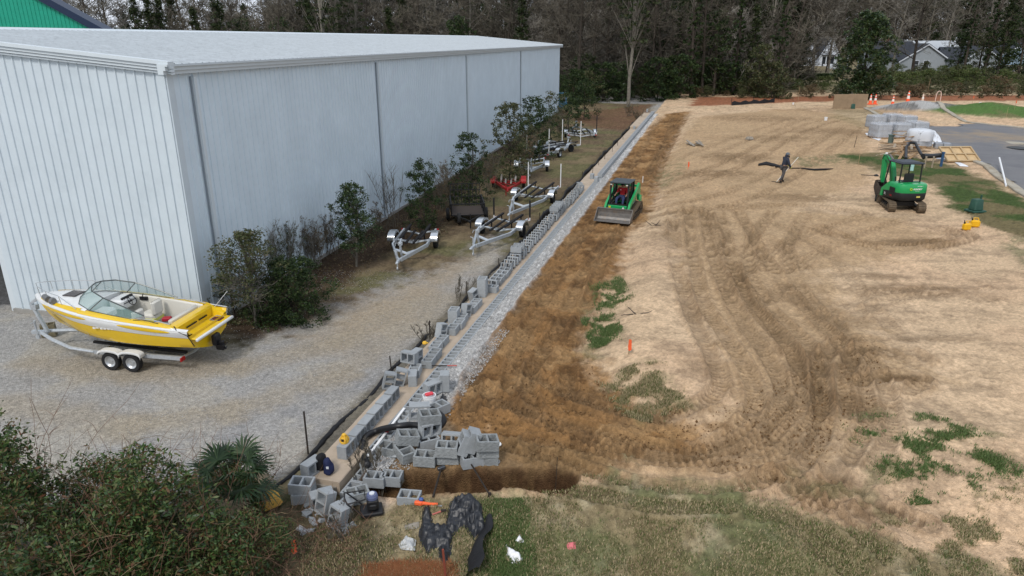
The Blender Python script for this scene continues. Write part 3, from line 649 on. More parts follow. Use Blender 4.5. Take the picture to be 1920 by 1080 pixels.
def forest():
    rnd = random.Random(3)
    BL_ = 'tall bare grey-brown tree standing in the wood at the back'
    bare = [bare_tree('bare_tree', 22+i, 5+.4*(i % 3), 40+i, BL_, lean=(-.04, .05, 0, .08)[i], low=.10+.04*i, tr=(bark, barkd)[i % 2], tw=(twigm, twigm, twigp, twigm)[i], dens=1.15) for i in range(4)]
    EL = 'dark evergreen tree growing among bare trunks in the back wood'
    evg = [leaf_tree('evergreen_tree', 11, 3.4, 60, EL, .05, 170, 26, .30), leaf_tree('evergreen_tree', 15, 3.0, 61, EL, .08, 190, 26, .30, pinel, shape='cone'), leaf_tree('evergreen_tree', 8, 3.3, 62, EL, .02, 150, 26, .28, oliv)]
    PL = 'tall pine tree with high green crown in the back wood'
    pin = [leaf_tree('pine_tree', 24, 4.0, 64+i, PL, .33, 110, 24, .34, pinel, bark, 'pine', .26, flat=.45, limbs=40) for i in range(2)]
    IL = 'ivy covered trunk with bare crown in the back wood'
    iv = leaf_tree('ivy_tree', 15, 1.5, 66, IL, .0, 130, 26, .28, ever, shape='column', r0=.3)
    # ---- behind the warehouse and at the end of the lot
    sp = []
    def sp_row(x0, x1, D, n, mixk, s0=.85, s1=1.15):
        for i in range(n):
            px = x0+(x1-x0)*(i+rnd.uniform(-.3, .3)+.5)/n; u, f, d = ray(px, 150); y = D+rnd.uniform(-4, 4)
            zc = y*math.cos(TH)+CAM_H*math.sin(TH)
            sp.append(((px-960)/F*zc, y, rnd.choice(mixk), rnd.uniform(s0, s1), rnd.uniform(0, 6.28)))
    sp_row(180, 1050, 118, 20, [0, 1, 3, 4, 5, 7])
    sp_row(120, 1100, 135, 24, [0, 1, 2, 3, 4, 5, 7, 8])
    sp_row(420, 1250, 155, 20, [0, 1, 3, 4, 5, 5])
    sp_row(1040, 1460, 110, 16, [0, 1, 3, 4, 5, 6, 9, 9])
    sp_row(1050, 1480, 124, 17, [0, 1, 3, 4, 5, 6, 7, 9])
    sp_row(1150, 1500, 145, 16, [0, 1, 2, 3, 4, 5, 5])
    sp_row(1380, 1560, 170, 6, [0, 2, 3])
    TL = 'dense leafless thicket filling the gaps of the back wood'
    th = [bare_tree('thicket', 9, 3.4, 50+i, TL, low=.02, tw=(twigm, twigp)[i], nl=16, r0=.07, dens=1.2) for i in range(2)]
    sp_row(230, 1060, 126, 26, [10, 10, 11], 1.2, 1.7); sp_row(1050, 1470, 118, 18, [10, 10, 11], .8, 1.3); sp_row(1050, 1500, 136, 20, [10, 10, 4, 5], 1.4, 2.); sp_row(560, 1500, 165, 34, [10, 11, 4, 10], 1.9, 2.6)
    protos = bare+evg+pin+[iv]+th
    # ---- around and behind the houses: big bare trees, few evergreens
    sp2 = []
    def row2(x0, x1, D, n, mixk, s0, s1):
        for i in range(n):
            px = x0+(x1-x0)*(i+rnd.uniform(-.3, .3)+.5)/n; y = D+rnd.uniform(-8, 8); zc = y*math.cos(TH)+CAM_H*math.sin(TH)
            sp2.append(((px-960)/F*zc, y, rnd.choice(mixk), rnd.uniform(s0, s1), rnd.uniform(0, 6.28)))
    row2(1440, 2000, 262, 16, [0, 1, 2, 3], 1.2, 1.5); row2(1440, 2000, 285, 26, [10, 10, 11, 4], 2.6, 3.4); row2(1400, 2000, 325, 24, [10, 0, 11, 5, 4], 3.2, 4.4) if False else row2(1400, 2000, 325, 26, [10, 10, 11], 3.6, 4.6); row2(200, 1250, 200, 22, [0, 1, 3, 10], 1., 1.3); row2(330, 1400, 230, 26, [10, 10, 11], 2.4, 3.4)
    G_ = 'trees of the wood behind the building site'
    place_all(protos, sp+sp2, G_)
    # ---- trees one can point at
    def spot(px, base, proto, s, label, name=None, rz=0, D=None):
        p = at(px, base) if D is None else Vector(((px-960)/F*(D*math.cos(TH)+CAM_H*math.sin(TH)), D, hz(0, D)))
        o = copy_tree(proto, (p.x, p.y, p.z), rz, label, scale=s)
        if 'group' in o: del o['group']
        if name: o.name = name
        return o
    spot(1178, 200, pin[0], 1.0, 'tall pine with pale bare trunk seen above the end of the block wall', rz=1)
    spot(1322, 168, bare[1], 1.15, 'thick leaning grey trunk right of the block wall end at the wood edge', rz=2.1)
    spot(1398, 165, iv, .95, 'dark ivy covered tree between the leaning trunk and the pale cottage', rz=1)
    spot(1488, 150, bare[2], 1.1, 'pale twisted bare tree in front of the cottage on the left', rz=.4)
    spot(1524, 140, bare[0], .95, 'straight brown trunk standing before the cottage porch', rz=3)
    spot(1447, 155, evg[0], .95, 'round dark cedar left of the pale cottage', rz=3)
    spot(1548, 136, bare[3], .75, 'slim bare tree beside the dark car', rz=1.3)
    spot(1708, 134, bare[1], 1.35, 'large bare oak trunk in front of the grey house gable', rz=4.4, D=160)
    spot(1668, 128, bare[2], 1.1, 'pale branched bare oak left of the grey house', rz=2.4, D=165)
    spot(1803, 128, iv, 1.15, 'ivy clad tree between the grey house and the white garage', rz=.6, D=158)
    spot(1866, 132, evg[1], 1.15, 'tall dark evergreen hanging over the right of the white garage', rz=.6, D=150)
    spot(1840, 126, iv, 1.3, 'thick ivy tower in front of the white garage', rz=2, D=155)
    spot(1915, 140, bare[3], 1.2, 'bare tree at the far right edge of the wood', rz=2, D=155)
    spot(1905, 138, evg[0], 1.3, 'broad evergreen at the far right edge', rz=2, D=150)
    spot(1770, 128, bare[0], .8, 'small bare tree against the grey house wall', rz=.9)
    for px, b_, k, s, L_ in ((1790, 131, 0, 1.1, 'round dark evergreen against the right end of the grey house'), (1832, 133, 2, 1.4, 'low broad evergreen before the garage door edge'), (1878, 134, 1, 1.35, 'tall narrow evergreen left of the silver car'), (1575, 133, 2, .8, 'low evergreen between cottage and magnolia')): spot(px, b_, evg[k], s*.85, L_, rz=px, D=162)
    spot(280, 80, evg[1], 1.0, 'dense dark evergreen above the left part of the warehouse roof', D=112, rz=.3)
    spot(165, 80, bare[2], .8, 'spreading bare tree between green building and evergreen', D=105, rz=1.8)
    spot(612, 80, pin[1], 1.05, 'pair-like slim pine trunk against a gap of sky over the warehouse roof', D=112, rz=1.8)
    # magnolia
    p = at(1612, 186)
    mg = leaf_tree('magnolia_tree', 11.6, 4.4, 71, 'big dense dark magnolia standing alone before the houses', .0, 420, 40, .34, holl, shape='dome', r0=.3, flat=.8, cl=.62)
    mg.location = p
    # ---- shrubs of the understorey
    GU = 'evergreen shrubs along the edge of the wood'
    su = []
    sh = [leaf_tree('understorey_shrub', 4.6, 2.7, 80, 'dark evergreen shrub at the foot of the wood', .0, 120, 30, .24, ever, cat='shrub', r0=.08),
          leaf_tree('understorey_shrub', 3.8, 2.6, 81, 'dark evergreen shrub at the foot of the wood', .0, 110, 30, .22, oliv, cat='shrub', r0=.08),
          leaf_tree('understorey_shrub', 5.4, 2.6, 82, 'dark evergreen shrub at the foot of the wood', .0, 120, 30, .24, holl, cat='shrub', r0=.08)]
    for i in range(30):
        px = 1050+430*(i+rnd.random())/30; q = at(px, 190-rnd.choice((0, 6, 14, 24))); su.append((q.x, q.y, rnd.randint(0, 2), rnd.choice((.35, .5, .7, .9, 1.3)), rnd.uniform(0, 6)))
    for px, py, k, s in ((1075, 196, 0, 1.0), (1100, 192, 1, 1.1), (1130, 190, 0, 1.15), (1160, 188, 2, 1), (1090, 185, 2, 1.2)): q = at(px, py); su.append((q.x, q.y, k, s, px))
    place_all(sh, su, GU)
    # ---- overgrown bank on the right
    bk = [leaf_tree('bank_shrub', 2.6, 2.6, 90, 'tangled green and brown brush on the bank before the houses', .0, 90, 26, .20, brsh, cat='shrub', r0=.05),
          leaf_tree('bank_shrub', 2.2, 2.4, 91, 'tangled green and brown brush on the bank before the houses', .0, 90, 22, .20, dryl, cat='shrub', r0=.05),
          leaf_tree('bank_shrub', 2.9, 2.2, 92, 'tangled green and brown brush on the bank before the houses', .0, 90, 26, .20, oliv, cat='shrub', r0=.05)]
    sb = []
    for r_, (py, n) in enumerate(((180, 30), (170, 30), (158, 30), (147, 24))):
        for i in range(n):
            px = (1290 if r_ < 2 else 1640)+(1960-(1290 if r_ < 2 else 1640))*(i+rnd.random())/n; q = at(px, py+rnd.uniform(-3, 3))
            k = rnd.choice((0, 0, 2) if r_ > 1 else ((1, 1, 2) if r_ == 0 else (0, 1, 2))); sb.append((q.x, q.y, k, rnd.uniform(.4, 1.15)*(1 if r_ else .75), rnd.uniform(0, 6)))
    for px in range(1440, 1560, 14): q = at(px, 160+rnd.uniform(-6, 6)); sb.append((q.x, q.y, rnd.choice((0, 2)), rnd.uniform(.5, .7), rnd.uniform(0, 6)))
    place_all(bk, sb, 'brush covering the bank')
    # clipped hedge by the cottage
    q0, q1 = at(1462, 150), at(1565, 150); L = (q1-q0).length; h = thing('clipped_hedge', 'low clipped hedge in front of the cottage lawn', 'hedge', q0, math.atan2(q1.y-q0.y, q1.x-q0.x))
    rg = np.random.default_rng(4); N = 9000; c = np.stack([rg.random(N)*L, (rg.random(N)-.5)*1.4, rg.random(N)**.6*1.3], 1); quads_obj('foliage', leaf_quads(c, np.full(N, .22), .6, .3, rg), ever, h)
    # mulch bed plants
    mp_ = leaf_tree('bed_plant', .7, .5, 95, 'small dark plant in the mulch bed', .0, 20, 14, .16, oliv, cat='plant', r0=.03)
    sm = []
    for px in (1520, 1555, 1652, 1690, 1725, 1802, 1837, 1874, 1910, 1483): q = at(px, 184); sm.append((q.x, q.y, 0, rnd.uniform(.8, 1.2), px))
    place_all([mp_], sm, 'plants in the mulch bed')
forest()
def yard_shrubs():
    def put(o, px, py, rz=0): o.location = at(px, py); o.rotation_euler = (0, 0, rz); return o
    a = leaf_tree('feathery_tree', 3.1, 1.35, 101, 'small olive leaved tree with exposed trunk behind the yellow boat stern', .36, 230, 26, .075, oliv, bark, r0=.055, cl=.2, limbs=60); put(a, 481, 614)
    T = MB(); rnd = random.Random(7)
    for i in range(60):
        p, _, _ = limb(T, (0, 0, rnd.uniform(.9, 1.3)), (rnd.uniform(-1, 1), rnd.uniform(-1, 1), rnd.uniform(.0, 1)), rnd.uniform(.7, 1.3), .012, 4, .2, 3, .1, rnd)
        for j in range(3): limb(T, p[rnd.randint(1, 4)], (rnd.uniform(-1, 1), rnd.uniform(-1, 1), rnd.uniform(-.3, 1)), .4, .006, 2, .3, 3, .1, rnd)
    T.build('branches', twigp, a, fixn=False)
    a = leaf_tree('dark_bush', 1.95, 1.6, 102, 'dense dark green bush low against the warehouse wall', 0, 260, 44, .075, ever, r0=.05, cat='shrub', cl=.22); put(a, 548, 598)
    a = leaf_tree('low_bush', 1.4, 1.0, 107, 'dark low bush beneath the small olive leaved tree', 0, 90, 36, .07, ever, r0=.04, cat='shrub', cl=.2); put(a, 520, 606)
    a = leaf_tree('low_bush', 1.5, .9, 110, 'dark low bush hidden between boat stern and warehouse corner', 0, 80, 36, .07, oliv, r0=.04, cat='shrub', cl=.2); put(a, 440, 600)
    a = leaf_tree('holly_tree', 3.3, .95, 103, 'upright dark green holly tree on a thin trunk beside the dry brush', .26, 210, 34, .085, holl, bark, r0=.05, cl=.19, limbs=50, shape='dome'); put(a, 668, 500)
    a = leaf_tree('young_evergreen', 3.3, 1.05, 104, 'young evergreen beside the bare sapling along the warehouse', .05, 190, 34, .085, ever, r0=.045, cl=.19, limbs=40); put(a, 795, 432)
    a = leaf_tree('young_evergreen', 3.9, 1.35, 105, 'bushy evergreen between black utility trailer and warehouse', .05, 200, 30, .10, ever, r0=.045, cl=.22, limbs=40); put(a, 880, 390)
    a = leaf_tree('young_evergreen', 4.9, 1.8, 106, 'loose green tree growing over the row of far boat trailers', .05, 220, 30, .12, oliv, r0=.05, cl=.26, limbs=40); put(a, 955, 345)
    a = leaf_tree('young_evergreen', 4.5, 1.8, 108, 'dark green tree between the loose green tree and the far trailer', .0, 210, 30, .13, ever, r0=.05, cl=.28); put(a, 1000, 300)
    a = leaf_tree('young_evergreen', 4.3, 2.1, 109, 'dry tinted shrub close to the far corner of the warehouse', .0, 110, 26, .13, oliv, r0=.05, cl=.28); put(a, 1033, 272)
    a = leaf_tree('young_evergreen', 3.8, 2.1, 111, 'small dark shrub at the foot of the warehouse far corner', .0, 110, 26, .15, ever, r0=.05, cl=.3); put(a, 1062, 250)
    a = leaf_tree('young_evergreen', 4.4, 1.8, 112, 'dark evergreen standing free past the warehouse far corner', .05, 120, 28, .17, ever, r0=.06, cl=.35); put(a, 1095, 225)
    # dry upright saplings and brush
    def sapling(px, py, H, label, n=9, seed=0, mt=dryl, leaves=120, spread=.35, tw=twigm, size=.06):
        rnd = random.Random(seed); t = thing('dry_shrub' if leaves else 'bare_shrub', label, 'shrub', at(px, py)); T = MB(); tips = []
        for i in range(n):
            p, r_, _ = limb(T, (rnd.uniform(-.25, .25), rnd.uniform(-.25, .25), -.05), (rnd.uniform(-spread, spread), rnd.uniform(-spread, spread), 1), H*rnd.uniform(.6, 1), .014, 5, .09, 4, .2, rnd)
            for j in range(9):
                q = p[rnd.randint(2, 5)]; p2, _, _ = limb(T, q, (rnd.uniform(-.8, .8), rnd.uniform(-.8, .8), 1), H*rnd.uniform(.1, .3), .008, 3, .15, 3, .2, rnd); tips += p2[1:]
                for k in range(2): limb(T, p2[1], (rnd.uniform(-.8, .8), rnd.uniform(-.8, .8), 1), H*.12, .005, 1, .1, 3, .1, rnd)
        T.build('stems', tw, t, fixn=False)
        if leaves:
            rg = np.random.default_rng(seed); cs = np.array([tuple(rnd.choice(tips)) for _ in range(leaves)]); P = clumps(cs, np.full(len(cs), .10), 8, rg); quads_obj('leaves', leaf_quads(P, np.full(len(P), size), .4, .1, rg), mt, t)
        return t
    sapling(540, 520, 2.1, 'tall pale dry brush standing behind the dark bush', 26, 1, oliv, 300, tw=twigp)
    sapling(512, 535, 2.2, 'greenish dry brush directly behind the small olive leaved tree', 26, 12, oliv, 320, tw=twigp)
    sapling(590, 500, 1.9, 'brown leaved dry brush left of the upright holly', 24, 2, dryl, 320, tw=twigp)
    sapling(622, 478, 1.7, 'thin reddish brush touching the holly tree', 14, 3, dryl, 160)
    sapling(737, 425, 3.2, 'bare reddish sapling with fine upward twigs on the warehouse wall', 9, 4, None, 0, .28)
    sapling(716, 445, 1.5, 'tan leaved low shrub at the foot of the bare sapling', 9, 5, dryl, 110)
    sapling(828, 395, 2.4, 'thin dry saplings between two young evergreens', 14, 6, dryl, 200)
    sapling(850, 385, 2.2, 'sparse brown shrub left of the bushy evergreen', 14, 7, dryl, 200)
    sapling(915, 365, 2.6, 'brown thin shrub right of the bushy evergreen', 15, 8, dryl, 240)
    sapling(985, 322, 2.6, 'tangled dry shrub behind the far trailers', 15, 9, dryl, 260, size=.09)
    sapling(1045, 262, 2.6, 'tangled brown shrub at the warehouse far corner', 10, 10, dryl, 110, size=.11)
    sapling(1180, 218, 1.5, 'grey brown dead brush left of the far wall end', 14, 11, dryl, 60, .8, size=.1)
    sapling(1195, 228, 1.3, 'low dead brush beside the fence near the wall end', 14, 13, dryl, 60, .8, size=.1)
    sapling(868, 560, .8, 'small leafless weed by the fence beside the stacked blocks', 8, 14, None, 0, .7)
    sapling(800, 640, .7, 'thin leafless weed at the fence post in mid row', 9, 15, None, 0, .7)
    sapling(690, 915, .55, 'tall dead weeds in front of the wall end', 16, 16, None, 0, .35)
    sapling(735, 925, .45, 'dead brown weeds beside the orange tool', 14, 17, None, 0, .35)
    sapling(640, 1000, .6, 'thin bare twigs among fallen blocks', 8, 18, None, 0, .6)
    # shallow undergrowth and leaf litter twigs
    rg = np.random.default_rng(9); pts = []
    P = [tuple(atz(x, y)[:2]) for x, y in [(470, 620), (560, 595), (700, 500), (800, 450), (860, 440), (1000, 300), (1047, 215), (900, 300), (640, 465), (520, 530)]]
    xs = rg.uniform(-9, 7, 60000); ys = rg.uniform(18, 85, 60000); k = poly_sd(P, xs, ys)+(.6*(fbm(xs*1.5, ys*1.5, 7)-.4)) > .1; xs, ys = xs[k][:9000], ys[k][:9000]
    z = base_h(xs, ys)+rg.random(len(xs))**2*.25; o = quads_obj('undergrowth', leaf_quads(np.stack([xs, ys, z], 1), np.full(len(xs), .11), .3, .1, rg), dryl); tag(o, 'dead leaves and low weeds under the shrubs along the warehouse', 'undergrowth', kind='stuff')
yard_shrubs()
def foreground():
    rnd = random.Random(21)
    stem = mat('vine_stems', (.15, .085, .055), .8, 0, .4, 6)
    tanst = mat('tan_vines', (.22, .16, .09), .8, 0, .3, 6)
    def bush(label, x, y, rx, ry, H, n, seed, mt=vine, size=.085, stems=60, name='foreground_bush', per=40):
        t = thing(name, label, 'shrub', (x, y, hz(x, y))); rg = np.random.default_rng(seed); r_ = random.Random(seed)
        cs = []
        for i in range(n):
            a = r_.uniform(0, 6.28); q = r_.random()**.5; bump = .8+.25*math.sin(a*2+seed)+.12*math.sin(a*5+seed*2)
            hx, hy = math.cos(a)*q*rx*bump, math.sin(a)*q*ry*bump; top = H*math.sqrt(max(.05, 1-q*q*.85))*(.86+.22*math.sin(hx*2.3+seed)*math.cos(hy*2.1))
            cs.append((hx, hy, top*r_.random()**.45))
        P = clumps(cs, [r_.uniform(.12, .30) for _ in cs], per, rg, .8)
        P = P[P[:, 2] > .02]; quads_obj('leaves', leaf_quads(P, np.full(len(P), size), .36, .35, rg, .3), mt, t)
        T = MB()
        for i in range(stems):
            a = r_.uniform(0, 6.28); q = r_.random(); p, _, d = limb(T, (math.cos(a)*q*rx*.5, math.sin(a)*q*ry*.5, 0), (math.cos(a)*.5, math.sin(a)*.5, 1.2), H*r_.uniform(.75, 1.12), .006, 9, .30, 4, .1, r_)
            for j in range(4): limb(T, p[r_.randint(3, 7)], (r_.uniform(-1, 1), r_.uniform(-1, 1), r_.uniform(-.2, .8)), r_.uniform(.2, .5), .005, 4, .35, 3, .05, r_)
        T.build('stems', stem, t, fixn=False)
        T = MB()
        for i in range(int(stems*.35)):
            c = r_.choice(cs); limb(T, (c[0], c[1], c[2]+.12), (r_.uniform(-1, 1), r_.uniform(-1, 1), r_.uniform(-.2, .4)), r_.uniform(.5, 1.3), .0045, 11, .45, 3, .0, r_)
        T.build('vines', tanst, t, fixn=False); return t
    bush('leafy vine covered bush filling the bottom left of the view', -5.75, 9.0, 1.5, 1.15, 2.65, 520, 1, stems=34)
    bush('leafy bush at the left edge taller than its neighbours', -8.1, 9.4, 1.3, 1.3, 3.1, 420, 2, stems=30)
    bush('brownish bush between the leafy bushes with red stems', -6.9, 10.2, 1.0, .8, 2.0, 200, 3, size=.075, stems=60)
    bush('dark green bush in the bottom left corner nearest the viewer', -6.3, 7.5, 1.9, 1.1, 2.3, 460, 4, stems=24)
    bush('tangled brown and green bush left of the palmetto', -5.3, 10.9, 1.0, .7, 1.75, 230, 5, size=.07, stems=40)
    bush('low dark bush under the palmetto', -4.6, 9.3, .9, 1.1, 1.35, 260, 6, vine, .06, 40)
    # palmetto
    c = Vector((-5.0, 10.6, 0)); t = thing('palmetto', 'fan palm with pleated green fronds at the right of the bushes', 'palm', c); pm = leafmat('palm_leaves', [(.012, .03, .010), (.025, .055, .018), (.05, .085, .03)], .45, .4); pdry = mat('dead_frond', (.30, .24, .16), .9)
    for k in range(17):
        a = k*2.4+.3; el = .95-.07*k+rnd.uniform(-.1, .1) if k < 12 else -.3; L = .55+.15*rnd.random(); m = MB()
        d = Vector((math.cos(a)*math.cos(el), math.sin(a)*math.cos(el), math.sin(el))); b0 = Vector((0, 0, .95)); hub = b0+d*L*.75+Vector((0, 0, .12)); sd_ = d.cross(Vector((0, 0, 1))).normalized(); upv = sd_.cross(d)
        m.tube([b0, hub], [.014, .008], 4, cap=False)
        for j in range(26):
            f = (j/25-.5)*3.7; dd = (d*math.cos(f)+sd_*math.sin(f)+upv*.12*((j % 2)-.5)).normalized(); l2 = .50*(1-.12*abs(f))*rnd.uniform(.9, 1.05); w_ = upv.cross(dd).normalized()*.021
            mid = hub+dd*l2*.55; tip = hub+dd*l2+Vector((0, 0, -.16*l2-.06*rnd.random())); m.add([hub-w_*.3, hub+w_*.3, mid+w_, tip, mid-w_], [(0, 1, 2, 4), (4, 2, 3)])
        m.build('frond', pm if k < 14 else pdry, t, fixn=False)
    m = MB(); m.tube([(0, 0, -.1), (.02, 0, .4), (0, 0, .8)], [.12, .13, .09], 8); m.build('trunk', barkd, t)
    # low brown tangle
    T = MB(); r_ = random.Random(8)
    for i in range(300):
        x = r_.uniform(-4.9, -2.6); y = r_.uniform(8.2, 10.9)
        limb(T, (x, y, r_.uniform(0, .3)), (r_.uniform(-1, 1), r_.uniform(-1, 1), r_.uniform(-.2, .8)), r_.uniform(.3, .9), .005, 5, .3, 3, .0, r_)
    o = T.build('bramble_tangle', stem, None, fixn=False); tag(o, 'tangle of dead brown brambles between bushes and fallen blocks', 'brambles', kind='stuff')
    # ---- grass
    gm = leafmat('grass_blades', [(.07, .11, .03), (.13, .15, .05), (.28, .24, .13), (.40, .32, .19), (.48, .39, .25)], .7, .2, .2)
    gg = leafmat('green_grass', [(.06, .11, .03), (.10, .16, .045), (.16, .20, .08)], .6, .3, .2)
    def blades(N, poly, z, H, seed, mt, name, label, dens=None, lean=.9, wd=.006):
        rg = np.random.default_rng(seed); P = np.array(G(poly, z)); x0, y0 = P.min(0); x1, y1 = P.max(0)
        xs = rg.uniform(x0, x1, N); ys = y0+(y1-y0)*rg.random(N)**1.25
        s_ = poly_sd(P, xs, ys)+(fbm(xs*1.3, ys*1.3, seed, 4)-.5)*1.2; k = s_+rg.normal(size=len(xs))*.12 > 0
        if dens: k &= dens(xs, ys)
        xs, ys = xs[k], ys[k]; n = len(xs); z_ = base_h(xs, ys)+.022; c = np.stack([xs, ys, z_], 1)
        a = rg.uniform(0, 6.28, n); h = H*(.5+rg.random(n)); d = np.stack([np.cos(a), np.sin(a), np.zeros(n)], 1); b = np.stack([-np.sin(a), np.cos(a), np.zeros(n)], 1)
        tip = c+d*(h*lean*rg.random(n))[:, None]+np.array((0, 0, 1.))*h[:, None]
        w_ = wd*(1+rg.random(n))[:, None]; V = np.stack([c-b*w_, c+b*w_, tip], 1); o = quads_obj(name, V, mt, None, 3); tag(o, label, 'grass', kind='stuff')
    blades(280000, [(-100, 1300), (500, 1000), (700, 940), (900, 940), (1040, 930), (1140, 900), (1300, 925), (1470, 945), (1560, 1000), (1700, 1045), (1900, 1080), (2100, 1300)], .3, .038, 1, gm, 'dry_grass', 'straw coloured and green lawn grass along the bottom of the site', lambda x, y: fbm(x*1.6, y*1.6, 66, 5, .6)+np.random.default_rng(2).normal(size=len(x))*.09 > .46)
    blades(26000, [(960, 945), (1010, 1100), (860, 1120), (900, 990), (930, 940)], .3, .03, 2, gg, 'clover_patch', 'bright green clover beside the black fabric roll')
    def dn(sc_, th, sd_): return lambda x, y: fbm(x*sc_, y*sc_, sd_, 5, .6)+np.random.default_rng(1).normal(size=len(x))*.06 > th+.06
    blades(60000, [(1600, 785), (1660, 775), (1850, 795), (1900, 900), (1800, 930), (1640, 890)], .6, .045, 3, gg, 'weed_patch', 'green weeds on the pale sand at the lower right', dn(2.4, .52, 70))
    blades(17000, [(1090, 590), (1150, 575), (1170, 620), (1120, 640)], .6, .05, 4, gg, 'weed_tuft', 'green weed tuft on the sand edge above the orange stake', dn(2.4, .42, 70))
    blades(17000, [(1110, 520), (1165, 505), (1185, 545), (1120, 575)], .6, .05, 5, gg, 'weed_tuft', 'upper green weed tuft on the sand edge nearer the loader', dn(2.4, .42, 70))
    blades(26000, [(1110, 700), (1220, 690), (1300, 765), (1160, 780)], .6, .05, 6, gm, 'weed_tuft', 'sparse mixed weeds below the orange stake', dn(2.4, .46, 70))
    blades(70000, [(1560, 1000), (1960, 900), (2050, 1120), (1560, 1110)], .6, .04, 7, gm, 'sparse_grass', 'sparse grass over sand in the bottom right corner', dn(2.4, .50, 70))
    sm_ = leafmat('pine_straw', [(.20, .07, .03), (.30, .12, .05), (.38, .18, .08)], .8)
    blades(80000, [(690, 1055), (770, 1040), (840, 1060), (850, 1120), (650, 1140)], .2, .03, 8, sm_, 'pine_straw', 'orange brown pine straw bed at the bottom edge', None, 6, .004)
foreground()
# ------------------------------------------------------------------ FOOTING, BLOCK WALL, LOOSE BLOCKS
conc = mat('tan_concrete', (.42, .34, .26), .9, 0, .12, 1.5, .3, 30, dirt=((.30, .24, .17), 1.2, .52))
concr = mat('rough_concrete', (.26, .235, .20), .95, 0, .3, 4, .8, 14)
blk = mat('block_grey', (.30, .32, .335), .95, 0, .10, 9, .5, 60, obj_rand=.13, dirt=((.24, .235, .22), 5, .58))
blkr = mat('split_face_grey', (.25, .265, .27), .95, 0, .2, 12, 1, 26, obj_rand=.09)
BLX, BLY, BLZ = .42, .29, .21
def block_bm(mb, M, L=BLX, W=BLY, H=BLZ, t=.036, rng=None):
    xs = [-L/2, -L/2+t, -t/2, t/2, L/2-t, L/2]; ys = [-W/2, -W/2+t, W/2-t, W/2]; NX, NY = 5, 3
    solid = lambda i, j: 0 <= i < NX and 0 <= j < NY and not (j == 1 and i in (1, 3))
    V = []; idx = {}
    def v(i, j, k):
        if (i, j, k) not in idx: idx[(i, j, k)] = len(V); V.append((xs[i], ys[j], (-H/2, H/2)[k]))
        return idx[(i, j, k)]
    Fs = []
    for i in range(NX):
        for j in range(NY):
            if not solid(i, j): continue
            Fs.append((v(i, j, 1), v(i+1, j, 1), v(i+1, j+1, 1), v(i, j+1, 1))); Fs.append((v(i, j+1, 0), v(i+1, j+1, 0), v(i+1, j, 0), v(i, j, 0)))
            if not solid(i-1, j): Fs.append((v(i, j+1, 0), v(i, j, 0), v(i, j, 1), v(i, j+1, 1)))
            if not solid(i+1, j): Fs.append((v(i+1, j, 0), v(i+1, j+1, 0), v(i+1, j+1, 1), v(i+1, j, 1)))
            if not solid(i, j-1): Fs.append((v(i, j, 0), v(i+1, j, 0), v(i+1, j, 1), v(i, j, 1)))
            if not solid(i, j+1): Fs.append((v(i+1, j+1, 0), v(i, j+1, 0), v(i, j+1, 1), v(i+1, j+1, 1)))
    mb.add(V, Fs, M)
def Wmat(s, o, z, rz=0, rot=None):
    p = wl(s, o, z); M = Matrix.Translation(p) @ Matrix.Rotation(WROT+math.pi/2+rz, 4, 'Z')
    return M @ rot if rot is not None else M
def wall():
    f = thing('concrete_footing', 'long tan concrete footing running beside the laid block course', 'footing', W0*1.0); f.location.z = 0
    inv = Matrix.Translation(-f.location)
    m = MB(); M = inv @ Matrix.Translation(W0) @ Matrix.Rotation(WROT, 4, 'Z'); M.translation.z = 0
    rnd = random.Random(2)
    G_ = []; n = 150
    for i in range(n+1):
        y = -.15+(WLEN+.15)*(i/n)**1.6; j = rnd.uniform(-.012, .012)
        G_.append([(-.84+j, y, -.02), (-.84+j, y, .285+j*.4), (-.82+j, y, .30+j*.4), (-.05, y, .30+j*.3), (-.03, y, .285), (-.03, y, -.02)])
    m.sheet(G_, M); m.add([G_[0][k] for k in range(6)], [(0, 1, 2, 3, 4, 5)], M); m.build('slab', conc, f)
    m = MB(); m.box((-.43, .25, .02), (.68, .9, .34), M=M, taper=.98); m.build('rough_base', concr, f)
    m = MB(); m.box((-.42, 66.5, .38), (.84, 14, .30), M=M); m.build('stepped_slab', conc, f)
    # laid course
    t = thing('block_wall', 'low course of laid hollow grey blocks beside the tan footing', 'wall', (W0.x, W0.y, 0))
    m = MB(); m2 = MB(); s = -.28; k = 0
    while s < WLEN-.3:
        z = .245 if s > .9 else (.18 if s > .2 else .06)
        if s < .9: o = .16+(.02 if s > .2 else .03)
        else: o = .145
        block_bm(m, inv @ Wmat(s+.21, o+rnd.uniform(-.006, .006), z-.0, rnd.uniform(-.012, .012)))
        s += BLX+.008; k += 1
    o_ = m.build('laid_course', blk, t)
    m = MB(); s = 33.0; o_ = 0
    while s < WLEN-.5:
        block_bm(m, inv @ Wmat(s+.21, .145+rnd.uniform(-.003, .003), .245+BLZ+.006, 0)); s += BLX+.008
    m.build('upper_course', blk, t)
    # buried return course in front of the trench
    t2 = thing('return_course', 'short row of half buried grey blocks in front of the trench', 'wall', at(738, 930)); m = MB()
    for px, py in ((706, 925), (737, 929), (768, 934)):
        p = at(px, py); m_ = Matrix.Translation(-t2.location) @ Matrix.Translation((p.x, p.y, .21)) @ Matrix.Rotation(-.12, 4, 'Z'); block_bm(m, m_)
    m.build('laid_course', blk, t2)
    return
wall()
